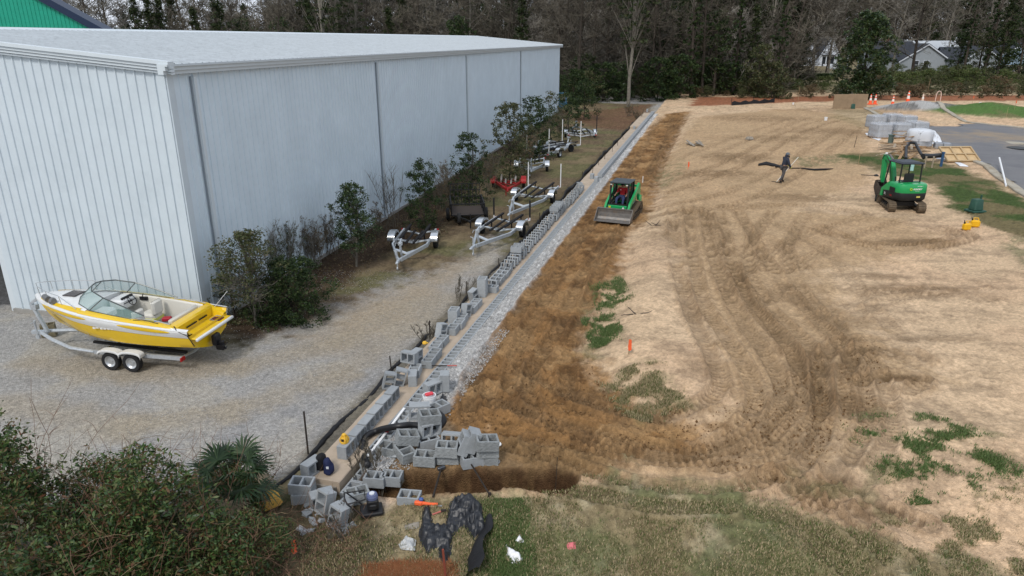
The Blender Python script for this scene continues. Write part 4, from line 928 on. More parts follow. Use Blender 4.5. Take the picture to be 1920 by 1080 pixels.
def loose_blocks():
    rnd = random.Random(12); m = MB(); block_bm(m, Matrix.Identity(4)); proto = m.build('concrete_block', blk); first = [True]
    me2 = proto.data.copy(); me2.materials.clear(); me2.materials.append(blkr)
    UP = Matrix.Identity(4); SIDE = Matrix.Rotation(math.pi/2, 4, 'X'); END = Matrix.Rotation(math.pi/2, 4, 'Y')
    def put(M, label, group=None, split=False):
        if first[0]: o = proto; first[0] = False
        else: o = proto.copy(); COL.objects.link(o)
        if split: o.data = me2
        o.matrix_world = M; tag(o, label, 'concrete block')
        if group: o['group'] = group
        elif 'group' in o: del o['group']
        return o
    def W(s, o, zbase, pose, rz=0, tx=0, ty=0, jit=True):
        h = {'up': BLZ/2, 'side': BLY/2, 'end': BLX/2}[pose]; R_ = {'up': UP, 'side': SIDE, 'end': END}[pose]
        T = Matrix.Rotation(tx, 4, 'X') @ Matrix.Rotation(ty, 4, 'Y'); p = wl(s, o)
        return Matrix.Translation((p.x, p.y, zbase+h+abs(tx)*.06+abs(ty)*.08)) @ Matrix.Rotation(WROT+math.pi/2+rz, 4, 'Z') @ T @ R_
    z0 = .302
    # first six on edge, cores facing right
    for i, L_ in enumerate(['block carrying the yellow laser tool, nearest in the row of upright blocks', 'second upright block behind the laser tool', 'third upright block behind the laser tool', 'fourth upright block behind the laser tool', 'fifth upright block behind the laser tool', 'last of the six near upright blocks on the footing']):
        put(W(.80+i*.475, -.36-.01*i, z0, 'side', rnd.uniform(-.04, .04)), L_)
    # leaning and tumbled ones
    put(W(3.72, -.72, z0, 'end', .5, .25), 'block leaning outwards left of the footing just past the six upright ones')
    put(W(3.98, -.55, z0, 'end', .35, .30), 'tall standing block leaning onto its left neighbour on the footing')
    put(W(4.15, -.28, z0, 'side', .35), 'block with dark cores facing the viewer at the footing edge before the fence stake')
    put(W(4.62, -.42, z0, 'up', .2), 'flat block under the leaning pair near the fence stake')
    put(W(4.85, -.66, z0+BLZ, 'side', 1.45, .1), 'block showing two dark cores on top of the pile near the fence stake')
    put(W(5.2, -.60, z0, 'end', 1.5, .1), 'standing block behind the two cored one near the fence stake')
    put(W(5.22, -.27, z0, 'up', .05), 'block with open cores up at the start of the second row'); put(W(5.68, -.29, z0, 'up', .03), 'second block with open cores up in the second row')
    put(W(6.12, -.42, z0, 'up', .06), 'block with cores up below the small yellow cap'); put(W(6.60, -.42, z0, 'up', .0), 'block with cores up behind the small yellow cap')
    put(W(7.05, -.60, z0, 'end', 1.2, .28), 'block leaning back between the yellow cap and the double row')
    for i, (s, o) in enumerate([(7.45, -.40), (7.9, -.36), (8.35, -.42)]): put(W(s, o, z0, 'up', .05), ['front block of the three lying beside the leaning one', 'middle block of the three lying beside the leaning one', 'rear block of the three lying beside the leaning one'][i])
    put(W(8.3, -.66, z0+BLZ, 'up', .1), 'block stacked with cores up beside a slanted one in mid row'); put(W(8.3, -.66, z0, 'up', .1), 'block under the stacked cored one in mid row')
    put(W(8.75, -.42, z0, 'end', 1.3, .25), 'slanted narrow block right of the mid row stack')
    put(W(9.25, -.40, z0, 'up'), 'block behind the slanted narrow one'); put(W(9.7, -.40, z0, 'up'), 'second block behind the slanted narrow one')
    put(W(10.1, -.62, z0, 'end', 1.2, -.3), 'tilted block in front of the three high stack')
    put(W(10.75, -.52, z0, 'up', .1), 'bottom block of the three high stack in mid row'); put(W(10.75, -.52, z0+BLZ, 'up', .1), 'middle block of the three high stack in mid row'); put(W(10.75, -.52, z0+2*BLZ, 'up', .12), 'top block of the three high stack in mid row')
    put(W(11.2, -.32, z0, 'up', 1.57), 'block right of the three high stack'); put(W(11.55, -.42, z0, 'side', 1.5, .25), 'tilted block beyond the three high stack')
    # long row across the footing
    s = 11.95; i = 0
    while s < 29.5:
        hi = (14.6 < s < 15.4) or (21.9 < s < 23.6)
        pose = 'side' if s > 21.5 or (14.5 < s < 15.6) else 'up'
        lean = rnd.uniform(-.05, .05)
        put(W(s, -.42+rnd.uniform(-.03, .03)+(.05 if s > 25 else 0), z0, 'up' if s < 13.5 else 'side', math.pi/2+rnd.uniform(-.06, .06), -rnd.uniform(.08, .2) if s < 13.5 else rnd.uniform(.16, .34), lean), 'grey block laid across the footing in the long close row', 'blocks in the long row on the footing')
        if hi: put(W(s+.1, -.44, z0+BLY+.06, 'up', math.pi/2+.1, .05), 'grey block lying on top of the long close row', 'blocks stacked on the long row')
        s += .40 if s < 13.5 else .42; i += 1
    put(W(32.8, -.30, z0, 'side', 0), 'single block on the footing left of the loader cab'); put(W(30.2, -.62, z0, 'up', .4), 'dark block lying just past the long row')
    put(W(59.2, -.40, z0, 'side', .1), 'single block at the far footing step'); put(W(74.6, -.5, .54, 'side', .1), 'block standing at the far end of the footing')
    put(W(31.6, .15, .36, 'side', 0), 'large block set on the laid course where it steps up')
    put(W(.0, -.70, z0, 'side', -.25), 'whitish block beside the dark jacket at the near footing end')
    # piles by the trench: (px, py of base centre, height above ground, pose, rotation about up, tilt x, tilt y, label, split)
    S = [(785, 812, 0, 'side', 2.0, 0, 0, 'lower block of the pair with a single dark core facing the viewer', 0),
         (787, 812, .295, 'side', 2.0, .03, .05, 'upper block of the pair with a single dark core facing the viewer', 0),
         (822, 782, 0, 'up', 2.6, 0, 0, 'small block with an open core behind the black pipe loop', 0), (834, 737, .0, 'end', 1.9, 0, 0, 'block standing on end at the earth edge above the bucket', 0),
         (812, 745, .0, 'side', 2.6, 0, 0, 'block lying on its side next to the white bucket', 0),
         (728, 868, 0, 'up', 1.5, 0, 0, 'block with cores up inside the curve of the black pipe', 1), (758, 880, 0, 'up', .9, .0, .12, 'lower tilted block under the two cored one in the pile', 1),
         (764, 868, .20, 'up', 2.2, .05, .25, 'tilted block with two open cores in the left of the pile', 1),
         (802, 858, 0, 'up', 2.3, 0, 0, 'bottom block of the leaning tower in the pile', 0), (806, 852, .21, 'side', 2.4, .05, .05, 'smooth block in the middle of the leaning tower', 0), (806, 850, .49, 'up', 2.2, .06, .12, 'top block with open cores of the leaning tower', 1),
         (797, 893, 0, 'up', 1.75, .0, .02, 'block with open cores set alone at the trench edge', 1),
         (840, 893, 0, 'up', 1.85, 0, .0, 'lower of two blocks stacked left of the tilted slabs', 1), (838, 891, .21, 'up', 1.8, .0, .03, 'upper of two blocks stacked left of the tilted slabs', 1),
         (848, 856, 0, 'side', 1.7, -.25, 0, 'smooth topped block behind the two stacked ones', 0),
         (884, 893, 0, 'up', 2.2, 0, .05, 'block underneath the tilted smooth pair', 0), (871, 884, .19, 'end', 2.1, .0, .45, 'left half of the tilted smooth pair', 0), (885, 882, .24, 'end', 2.1, .0, .40, 'right half of the tilted smooth pair', 0),
         (914, 896, 0, 'up', 1.85, 0, 0, 'bottom block of the rightmost stack', 1), (914, 894, .21, 'up', 1.95, 0, 0, 'middle block of the rightmost stack', 1), (913, 892, .42, 'up', 2.05, .05, .12, 'top block with open cores of the rightmost stack', 1),
         (568, 944, 0, 'up', 1.7, 0, 0, 'bottom block of the stack left of the footing end', 0), (566, 942, .21, 'up', 1.55, .05, .05, 'top block of the stack left of the footing end', 0),
         (601, 952, 0, 'side', 2.1, .2, 0, 'tilted block with a cored face below the footing end', 0), (609, 966, 0, 'end', 2.5, 0, .3, 'broken faced block among the fallen ones', 0),
         (633, 994, 0, 'end', 2.6, .15, .2, 'big upright block nearest the viewer in the fallen group', 0), (646, 968, 0, 'side', 2.8, .5, .2, 'block sliding behind the nearest upright one', 0),
         (668, 945, .02, 'up', 2.0, .0, .0, 'block with open cores lying flat left of the black engine', 1)]
    for px, py, dz, pose, rz, tx, ty, L_, sp in S:
        p = at(px, py-(12 if px > 690 and py > 820 else 0)); p.z = max(p.z, .40) if px > 740 else p.z; h = {'up': BLZ/2, 'side': BLY/2, 'end': BLX/2}[pose]; R_ = {'up': UP, 'side': SIDE, 'end': END}[pose]
        rz = rz-1.85 if px > 690 else rz-1.6
        M = Matrix.Translation((p.x, p.y+.12, p.z+dz+h-.015+abs(ty)*.08)) @ Matrix.Rotation(rz, 4, 'Z') @ Matrix.Rotation(tx, 4, 'X') @ Matrix.Rotation(ty, 4, 'Y') @ R_ @ Matrix.Scale(1.06, 4)
        put(M, L_, None, sp)
    # blocks under the boat trailer tongue
    mo = mat('mossy_block', (.16, .14, .09), .95, 0, .3, 8, .6, 40); me3 = proto.data.copy(); me3.materials.clear(); me3.materials.append(mo); p = at(90, 633)
    for k, L_ in enumerate(['lower mossy block under the boat trailer jack', 'upper mossy block under the boat trailer jack']):
        o = put(Matrix.Translation((p.x, p.y+.1, p.z+.12+k*.19)) @ Matrix.Rotation(.35+.1*k, 4, 'Z') @ Matrix.Scale(.9, 4), L_); o.data = me3
    # broken pieces
    fr = []
    for k in range(5):
        m = MB(); r2 = random.Random(k+50); vs = []
        a = r2.uniform(.05, .1); b = r2.uniform(.04, .08); c = r2.uniform(.02, .045)
        m.add([(x*a*r2.uniform(.6, 1.1), y*b*r2.uniform(.6, 1.1), z*c*r2.uniform(.7, 1)) for x in (-1, 1) for y in (-1, 1) for z in (-1, 1)], [(0, 1, 3, 2), (4, 6, 7, 5), (0, 4, 5, 1), (2, 3, 7, 6), (0, 2, 6, 4), (1, 5, 7, 3)])
        fr.append(m.build('broken_block', blk))
    used = set()
    def frag(x, y, dz, s, lab, grp):
        k = rnd.randint(0, 4)
        if k in used: o = fr[k].copy(); COL.objects.link(o)
        else: o = fr[k]; used.add(k)
        o.location = (x, y, hz(x, y)+dz); o.rotation_euler = (rnd.uniform(-.5, .5), rnd.uniform(-.5, .5), rnd.uniform(0, 6)); o.scale = (s,)*3; tag(o, lab, 'rubble', grp)
    for i in range(75):
        px = rnd.uniform(690, 770); py = rnd.uniform(778, 885); 
        if (px-690 < (885-py)*.25+6 and py > 840) or py > 868: continue
        q = at(px, py); frag(q.x, q.y, rnd.uniform(0, .06), rnd.uniform(.6, 1.5), 'broken piece of grey block in the rubble inside the pipe curve', 'broken block pieces in the rubble')
    for i in range(22):
        q = at(rnd.uniform(560, 660), rnd.uniform(935, 1000)); frag(q.x, q.y, .0, rnd.uniform(.6, 1.5), 'broken piece of grey block lying among the fallen blocks', 'broken pieces by the fallen blocks')
    for i in range(10):
        q = at(rnd.uniform(800, 830), rnd.uniform(728, 770)); frag(q.x, q.y, .0, rnd.uniform(.6, 1.2), 'broken piece of block near the white bucket', 'broken pieces near the bucket')
loose_blocks()
def gravel_stones():
    rg = np.random.default_rng(3); N = 22000; s = rg.random(N)**1.6*40-.3; near = rg.random(N) < .4
    o = np.where(near & (s < 8), rg.uniform(.3, 1.2, N), rg.uniform(.30, .72, N)); s = np.where(near, rg.uniform(-.4, 8, N), s)
    x = W0.x+WD.x*s+WN.x*o; y = W0.y+WD.y*s+WN.y*o; r = rg.uniform(.010, .026, N); z = base_h(x, y)+r*.5; k_ = z > .26; x, y, z, r = x[k_], y[k_], z[k_], r[k_]; N = len(x)
    base = np.array([(1, 0, 0), (-.5, .87, 0), (-.5, -.87, 0), (0, 0, 1.)]); T = [(0, 1, 3), (1, 2, 3), (2, 0, 3)]
    Q = rg.normal(size=(N, 3)); A = unit(Q); B = unit(np.cross(A, rg.normal(size=(N, 3)))); C_ = np.cross(A, B)
    V = np.stack([A, -.5*A+.87*B, -.5*A-.87*B, C_*.9, -C_*.5], 1)*r[:, None, None]+np.stack([x, y, z], 1)[:, None]
    tri = np.array([(0, 1, 3), (1, 2, 3), (2, 0, 3), (1, 0, 4), (2, 1, 4), (0, 2, 4)]); P = V[:, tri].reshape(-1, 3, 3)
    gm = leafmat('gravel_stone', [(.24, .24, .245), (.36, .36, .355), (.46, .45, .44), (.58, .57, .55)], .9, .1, 0)
    ob = quads_obj('gravel_strip', P, gm, None, 3); tag(ob, 'loose grey gravel strip beside the laid blocks', 'gravel', kind='stuff')
    N = 9000; x = rg.uniform(-9, -1, N); y = rg.uniform(12, 26, N); q = (x-W0.x)*WN.x+(y-W0.y)*WN.y; k = q < -1.4; x, y = x[k], y[k]; N = len(x)
    r = rg.uniform(.006, .016, N); z = base_h(x, y)+r*.4; A = unit(rg.normal(size=(N, 3))); B = unit(np.cross(A, rg.normal(size=(N, 3)))); C_ = np.cross(A, B)
    V = np.stack([A, -.5*A+.87*B, -.5*A-.87*B, C_*.9, -C_*.5], 1)*r[:, None, None]+np.stack([x, y, z], 1)[:, None]; P = V[:, tri].reshape(-1, 3, 3)
    ob = quads_obj('lot_gravel', P, gm, None, 3); tag(ob, 'small loose stones on the gravel lot', 'gravel', kind='stuff')
    # clods of earth
    N = 16000; px = rg.uniform(830, 1650, N); py = rg.uniform(560, 930, N); pts = np.array([tuple(atz(a, b, .5)[:2]) for a, b in zip(px[:9000], py[:9000])])
    P1 = [tuple(atz(a, b, .5)[:2]) for a, b in [(830, 760), (900, 640), (1000, 570), (1090, 640), (1130, 720), (1330, 790), (1500, 700), (1640, 650), (1740, 720), (1620, 820), (1500, 900), (1060, 860), (850, 830)]]
    k = poly_sd(P1, pts[:, 0], pts[:, 1]) > 0; x, y = pts[k, 0], pts[k, 1]; k = fbm(x*1.4, y*1.4, 77, 4) > .48; x, y = x[k], y[k]; N = len(x)
    r = rg.uniform(.010, .038, N)*(.6+rg.random(N)*.5); z = base_h(x, y)+r*.3; A = unit(rg.normal(size=(N, 3))); B = unit(np.cross(A, rg.normal(size=(N, 3)))); C_ = np.cross(A, B)
    V = np.stack([A, -.5*A+.87*B, -.5*A-.87*B, C_*.9, -C_*.5], 1)*r[:, None, None]+np.stack([x, y, z], 1)[:, None]; P = V[:, tri].reshape(-1, 3, 3)
    ob = quads_obj('earth_clods', P, leafmat('clod', [(.10, .055, .025), (.17, .10, .05), (.26, .17, .09)], .95, .05, 0), None, 3); tag(ob, 'small clods of brown earth churned up along the tracks', 'earth', kind='stuff')
gravel_stones()
# ------------------------------------------------------------------ SILT FENCE
fab = mat('black_fabric', (.012, .012, .014), .65, 0, .3, 5, .5, 20)
stk = mat('dark_stake', (.030, .024, .020), .8, 0, .3, 8); orng = mat('orange_paint', (.75, .12, .04), .6); wood = mat('pale_wood', (.36, .26, .15), .85, 0, .2, 6)
def silt_fence():
    t = thing('silt_fence', 'low slumped black silt fence with thin dark stakes beside the footing', 'fence', wl(0, -1.1)); inv = -t.location; rnd = random.Random(5)
    m = MB(); G_ = []; s = -2.2
    while s < WLEN+.5:
        h = (.05+.04*math.sin(s*1.3)+rnd.uniform(-.02, .02)) if s < 18 else .22+.1*math.sin(s*.9)+rnd.uniform(-.03, .03)
        o = -1.12-(.28 if s < 8 else .1)+.05*math.sin(s*2.1)-(.0 if s > 0 else .25*s*-.5)
        p = wl(s, o); z = hz(p.x, p.y); q = wl(s, o+.03+rnd.uniform(0, .03)); r_ = wl(s, o+.07+rnd.uniform(0, .05))
        G_.append([(p.x, p.y, z-.03), (p.x, p.y, z+h*.6), (q.x, q.y, z+h), (r_.x, r_.y, z+h*.55), (r_.x, r_.y, z-.03)]); s += .16+s*.003
    G_ = [[tuple(Vector(v)+inv) for v in r] for r in G_]; m.sheet(G_); m.build('fabric', fab, t, smooth='all')
    P = [(578, 852, 700, 1.05), (735, 702, 0, .55), (806, 635, 0, .6), (874, 555, 0, .55), (935, 512, 0, .6), (968, 478, 0, .5), (1003, 450, 0, .6), (1012, 425, 0, .7), (1050, 392, 0, .5), (1083, 366, 0, .4), (1110, 335, 0, .7), (1122, 318, 0, .6), (1133, 306, 0, .8), (1147, 292, 0, .9), (1158, 280, 0, .8), (1168, 268, 0, .9), (1040, 405, 0, .8), (1092, 342, 0, .7)]
    for px, py, _, h in P:
        q = at(px, py)+inv; m = MB(); m.bar(q+Vector((0, 0, -.1)), q+Vector((rnd.uniform(-.04, .04), rnd.uniform(-.03, .03), h)), .028, .028); m.build('stake', stk, t)
silt_fence()
def small_site_items():
    # back silt fence
    a, b = at(1372, 198), at(1452, 192); t = thing('silt_fence', 'black silt fence strip along the back edge of the sand', 'fence', a); d = b-a
    m = MB(); n = 16; m.sheet([[tuple(d*(i/n)+Vector((0, .12*math.sin(i), 0))) for i in range(n+1)], [tuple(d*(i/n)+Vector((0, .12*math.sin(i)+.05, .45+.12*math.sin(i*1.7)))) for i in range(n+1)]]); m.build('fabric', fab, t)
    for i in (0, 8, 16): m = MB(); q = d*(i/n)+Vector((0, .25, 0)); m.bar(q, q+Vector((0, 0, .9)), .05, .05); m.build('stake', stk, t)
    # marker stakes
    def stake(px, py, h, label, flag=None, mt=None, tilt=0, w_=.035):
        p = at(px, py); t = thing('marker_stake', label, 'stake', p); m = MB(); top = Vector((tilt, 0, h)); m.bar((0, 0, -.1), top, w_, w_*.5); m.build('stick', mt or wood, t)
        if flag: m = MB(); m.add([top+Vector(v) for v in ((-.02, -.025, 0), (.05, -.03, -.02), (.06, -.04, -.30), (.0, -.03, -.33), (-.03, -.03, -.30))], [(0, 1, 2, 3, 4)]); m.add([top+Vector(v) for v in ((-.02, -.01, 0), (.045, .01, -.02), (.03, .02, -.26), (-.03, .01, -.25))], [(0, 1, 2, 3)]); m.build('flag', flag, t)
    stake(1179, 663, .42, 'wooden stake with orange ribbon on the pale sand edge', orng); stake(1290, 318, .5, 'orange topped stake beside a weed patch behind the loader', orng, mt=orng); stake(1205, 342, .38, 'white short stake just behind the loader', None, mat('white_plastic', (.72, .72, .70), .5), 0, .05)
    stake(1041, 905, 1.0, 'thin dark rod standing at the right end of the trench', None, stk, .03, .02); stake(1601, 277, .9, 'dark thin rod left of the wrapped pallets', None, stk, .1, .04)
    stake(1609, 310, .8, 'pale stake left of the excavator boom', None, wood); stake(1823, 194, 1.0, 'orange tipped stake at the back of the turf mound', orng); stake(1886, 222, 1.2, 'yellowish stake right of the turf mound', None, wood); stake(1902, 205, 1.0, 'thin orange stake on the far sand lot', orng); stake(1738, 182, 2.6, 'tall thin pole in the mulch bed behind the cones', None, wood, 0, .06); stake(1496, 190, 2.0, 'tall thin pole at the left of the mulch bed', None, wood, 0, .05)
    # near black fabric roll and crumpled sheeting
    p0, p1 = at(865, 1090), at(893, 972); t = thing('black_fence_panel', 'upright black fabric panel with a red capped post at the bottom edge', 'fence', p0); d = p1-p0; d.z = 0; p1z = .55
    m = MB(); n = 14; m.sheet([[tuple(d*(i/n)+Vector((.03*math.sin(i), 0, -.05))) for i in range(n+1)], [tuple(d*(i/n)+Vector((.04*math.sin(i*.7)+.12, 0, .20))) for i in range(n+1)], [tuple(d*(i/n)+Vector((.05*math.sin(i*.7)+.26, 0, .30+.03*math.sin(i)))) for i in range(n+1)], [tuple(d*(i/n)+Vector((.05*math.sin(i*.7)+.30, 0, .28+.03*math.sin(i)))) for i in range(n+1)]]); m.build('fabric', fab, t, smooth='all')
    q = at(836, 1085)-p0; m = MB(); m.bar(q, q+Vector((-.03, 0, .6)), .035, .035); m.build('post', mat('red_brown_post', (.20, .05, .03), .8), t)
    plm = mat('black_plastic_sheet', (.020, .022, .027), .42, 0, .1, 5, .2, 18, spec=.45)
    def crumple(pts, z, amp, seed, label, name='plastic_sheet', mt=plm, hgt=.2, n=46, fs=5, cat='plastic sheet'):
        P = np.array([tuple(atz(x, y, z)[:2]) for x, y in pts]); x0, y0 = P.min(0)-.05; x1, y1 = P.max(0)+.05
        gx, gy = np.meshgrid(np.linspace(x0, x1, n), np.linspace(y0, y1, n), indexing='ij'); sd_ = poly_sd(P, gx, gy)
        rdg = 1-np.abs(fbm(gx*fs, gy*fs, seed, 4)*2-1)*2.2; hh = base_h(gx, gy)+.01+np.clip(sd_*1.5, 0, hgt)*(.5+.7*np.clip(rdg, 0, 1))+amp*np.clip(rdg, 0, 1)*sst(0, .1, sd_)
        c = P.mean(0); V = []; idx = -np.ones(gx.shape, int); Fs = []; keep = sd_ > -.02
        for i in range(n):
            for j in range(n):
                if keep[i, j]: idx[i, j] = len(V); V.append((gx[i, j]-c[0], gy[i, j]-c[1], float(hh[i, j])))
        for i in range(n-1):
            for j in range(n-1):
                q = (idx[i, j], idx[i+1, j], idx[i+1, j+1], idx[i, j+1])
                if min(q) >= 0: Fs.append(q)
        m = MB(); m.add(V, Fs); o = m.build(name, mt, None, smooth='all', loc=(c[0], c[1], 0)); tag(o, label, cat); return o
    crumple([(845, 955), (880, 945), (905, 965), (912, 1000), (890, 1010), (870, 990), (850, 1000), (840, 1050), (828, 1060), (822, 1020), (815, 1020), (800, 1030), (785, 1000), (795, 960), (806, 955), (812, 985), (835, 985)], .1, .055, 3, 'crumpled black plastic sheet heaped beside the fabric panel', hgt=.09, fs=7, n=70)
    crumple([(748, 1012), (762, 998), (778, 1005), (776, 1022), (752, 1020)], .1, .03, 4, 'clear crumpled plastic scrap left of the black heap', 'plastic_scrap', mat('clear_plastic', (.42, .43, .43), .3), .05, cat='litter')
    crumple([(950, 1015), (956, 1020), (976, 1030), (980, 1042), (962, 1044), (950, 1030)], .15, .03, 5, 'white torn plastic bag on the lawn', 'litter_bag', mat('white_bag', (.72, .72, .74), .4), .05, cat='litter')
    crumple([(966, 1010), (974, 1002), (983, 1012), (970, 1014)], .15, .03, 6, 'small white folded scrap on the lawn above the bag', 'paper_scrap', mat('white_bag', (.72, .72, .74), .4), .05, cat='litter', n=14)
    crumple([(1064, 1018), (1078, 1018), (1078, 1026), (1064, 1026)], .15, .03, 7, 'small pink wrapper on the lawn', 'wrapper', mat('pink_wrapper', (.60, .15, .17), .6), .04, cat='litter', n=12)
    crumple([(543, 1008), (553, 1005), (555, 1030), (545, 1030)], .1, .03, 8, 'orange ribbon scrap on the ground below the yellow foam lump', 'ribbon_scrap', orng, .05, cat='litter', n=12)
    crumple([(757, 982), (788, 978), (786, 986), (760, 988)], .1, .01, 9, 'flat grey stone slab in the weeds left of the black heap', 'flat_stone', concr, .05, cat='stone', n=14)
    # yellow foam lump
    p = at(509, 948); m = MB(); rnd = random.Random(4)
    m.box((0, 0, .15), (.40, .30, .30), .2, taper=.88, bevel=.05); o = m.build('foam_block', mat('yellow_foam', (.62, .36, .08), .8, 0, .25, 9, .6, 20), None, smooth=True, loc=p); o.rotation_euler = (.08, -.1, .4); tag(o, 'weathered yellow foam block beside the palmetto', 'foam block')
    # laser level tool on the first block
    p = wl(.78, -.38, .302+BLY); t = thing('laser_level', 'yellow rotary laser tool standing on the nearest upright block', 'tool', p, WROT); ym = mat('tool_yellow', (.72, .42, .04), .45)
    m = MB(); m.lathe([(.085, 0), (.09, .03), (.075, .05), (.07, .12), (.055, .14)], 12); 
    for a in range(4): m.tube([(.085*math.cos(a*1.57+.7), .085*math.sin(a*1.57+.7), .02), (.095*math.cos(a*1.57+.7), .095*math.sin(a*1.57+.7), .08), (.04*math.cos(a*1.57+.7), .04*math.sin(a*1.57+.7), .17)], .014, 5)
    m.build('body', ym, t, smooth=True); m = MB(); m.lathe([(.045, .14), (.045, .19), (.03, .205), (.0, .205)], 12); m.build('head', ym, t, smooth=True); m = MB(); m.box((0, -.07, .085), (.05, .03, .05)); m.build('panel', stk, t)
    p = wl(6.05, -.72, .302+BLZ); m = MB(); m.lathe([(.0, 0), (.06, .0), (.07, .03), (.05, .07), (0, .08)], 10); m.box((.07, 0, .03), (.06, .03, .025)); o = m.build('yellow_cap', ym, None, smooth=True, loc=p); tag(o, 'small yellow cap resting at the left end of a mid row block', 'tool')
    # long white straight edge
    a, b = wl(.75, .16, .36), wl(2.75, .10, .40); t = thing('straight_edge', 'long white levelling rod lying on the laid blocks', 'tool', a); m = MB(); m.bar((0, 0, .01), b-a, .055, .025); m.build('rod', mat('rod_white', (.78, .78, .78), .4), t); m = MB(); c = (b-a)*.55; m.box(c+Vector((.02, 0, .03)), (.16, .06, .05), .3); m.build('clamp', stk, t); m = MB(); c = (b-a)*.48; m.box(c+Vector((.0, 0, .03)), (.07, .10, .05), .3); m.build('receiver', mat('tool_red', (.45, .03, .03), .5), t)
    # jacket
    p = wl(.05, -.45, .302); t = thing('jacket', 'navy and black jacket dropped on the near end of the footing', 'jacket', p)
    def lump(pts, r, mt, nm):
        m = MB(); m.tube(pts, r, 10); o = m.build(nm, mt, t, smooth='all'); tx = bpy.data.textures.new('folds', 'CLOUDS'); tx.noise_scale = .12; s_ = o.modifiers.new('s', 'SUBSURF'); s_.levels = s_.render_levels = 2; d_ = o.modifiers.new('d', 'DISPLACE'); d_.texture = tx; d_.strength = .07; d_.texture_coords = 'OBJECT' if False else 'LOCAL'
    navy = mat('navy_cloth', (.012, .018, .060), .8); blc = mat('black_cloth', (.010, .010, .012), .85)
    lump([(-.12, .18, 0), (-.11, .14, .15), (-.08, .12, .32), (-.02, .08, .36)], [.14, .13, .11, .05], blc, 'black_layer'); lump([(.08, -.02, .0), (.09, -.01, .12), (.07, .03, .26), (.04, .06, .34)], [.13, .10, .09, .04], navy, 'navy_layer')
    m = MB(); m.box((.09, -.105, .2), (.05, .01, .05)); m.build('patch', mat('patch_white', (.6, .62, .66), .7), t)
    # bucket
    wm = mat('bucket_white', (.72, .73, .74), .35); p = at(806, 768); t = thing('bucket', 'white plastic bucket with a red tool inside beside the blocks', 'bucket', p)
    m = MB(); m.lathe([(.0, 0), (.125, 0), (.145, .32), (.155, .32), (.157, .345), (.150, .37), (.158, .375), (.158, .39), (.140, .39), (.135, .30), (0, .30)], 22); m.build('shell', wm, t, smooth=True)
    m = MB(); m.box((.0, 0, .41), (.20, .10, .07), .5, bevel=.02); m.build('red_tool', mat('tool_red2', (.62, .06, .08), .5), t); m = MB(); m.box((.02, -.142, .19), (.12, .012, .10)); m.build('label_patch', mat('bucket_print', (.35, .38, .42), .6), t)
    m = MB(); m.tube([(.155*math.cos(a), .155*math.sin(a)-.0, .33-.10*math.sin(a)) for a in [k*math.pi/10 for k in range(11)]], .005, 5); m.build('handle', mat('steel', (.45, .45, .46), .35, .9), t)
    crumple([(824, 740), (836, 738), (838, 765), (826, 768)], .4, .10, 12, 'black plastic bag slumped right of the white bucket', 'black_bag', plm, .14, n=18, cat='bag')
    # black corrugated pipe
    pts = [(690, 872, .02), (683, 862, .05), (681, 848, .12), (690, 836, .18), (712, 828, .22), (745, 822, .22), (775, 817, .20), (800, 816, .14), (822, 812, .10), (832, 800, .08), (829, 788, .06), (818, 778, .05), (808, 772, .05)]
    P3 = [Vector(at(a, b+10))+Vector((0, 0, .17+c*1.15)) for a, b, c in pts]; Q = []
    for i in range(len(P3)-1):
        a, b, c, d = P3[max(i-1, 0)], P3[i], P3[i+1], P3[min(i+2, len(P3)-1)]
        for j in range(14): t_ = j/14; Q.append(.5*((2*b)+(c-a)*t_+(2*a-5*b+4*c-d)*t_*t_+(3*b-a-3*c+d)*t_**3))
    # resample evenly for the corrugation
    D = [0]; 
    for i in range(1, len(Q)): D.append(D[-1]+(Q[i]-Q[i-1]).length)
    m = MB(); out = []; rr = []; s = 0; k = 0; i = 0
    while s < D[-1]-.01:
        while D[i+1] < s: i += 1
        out.append(Q[i].lerp(Q[i+1], (s-D[i])/(D[i+1]-D[i]+1e-9))); rr.append(.072 if k % 2 else .060); s += .014; k += 1
    m.tube(out, rr, 14); o = m.build('corrugated_pipe', mat('pipe_black', (.014, .014, .016), .45, spec=.5), None, smooth='all'); tag(o, 'black corrugated drain pipe curving over the rubble and behind the pile', 'pipe')
    # plate compactor / engine
    p = at(692, 962); t = thing('cut_off_machine', 'black engine with a bent tubular frame in front of the footing end', 'machine', p, .25); bm_ = mat('machine_black', (.016, .016, .018), .45); 
    m = MB(); m.box((.05, 0, .06), (.42, .34, .08), bevel=.02); m.build('base', bm_, t); m = MB(); m.box((.08, 0, .22), (.22, .22, .22), bevel=.03); m.box((.08, -.12, .2), (.14, .05, .12), bevel=.02); m.build('engine', bm_, t); m = MB(); m.lathe([(0, .42), (.09, .42), (.11, .38), (.11, .33), (0, .33)], 14, Matrix.Translation((.08, 0, 0))); m.build('starter_cover', mat('machine_blue', (.10, .12, .22), .4), t); m = MB(); m.lathe([(0, .44), (.05, .44), (.05, .42), (0, .42)], 12, Matrix.Translation((.08, 0, 0))); m.build('cap', mat('patch_white2', (.6, .62, .66), .6), t)
    m = MB(); m.tube([(-.12, -.15, .08), (-.38, -.16, .38), (-.42, -.05, .44), (-.42, .12, .44), (-.38, .2, .38), (-.12, .17, .1)], .016, 6); m.tube([(-.38, -.16, .38), (-.05, -.15, .42), (-.05, .15, .42), (-.38, .2, .38)], .014, 6); m.build('frame', bm_, t)
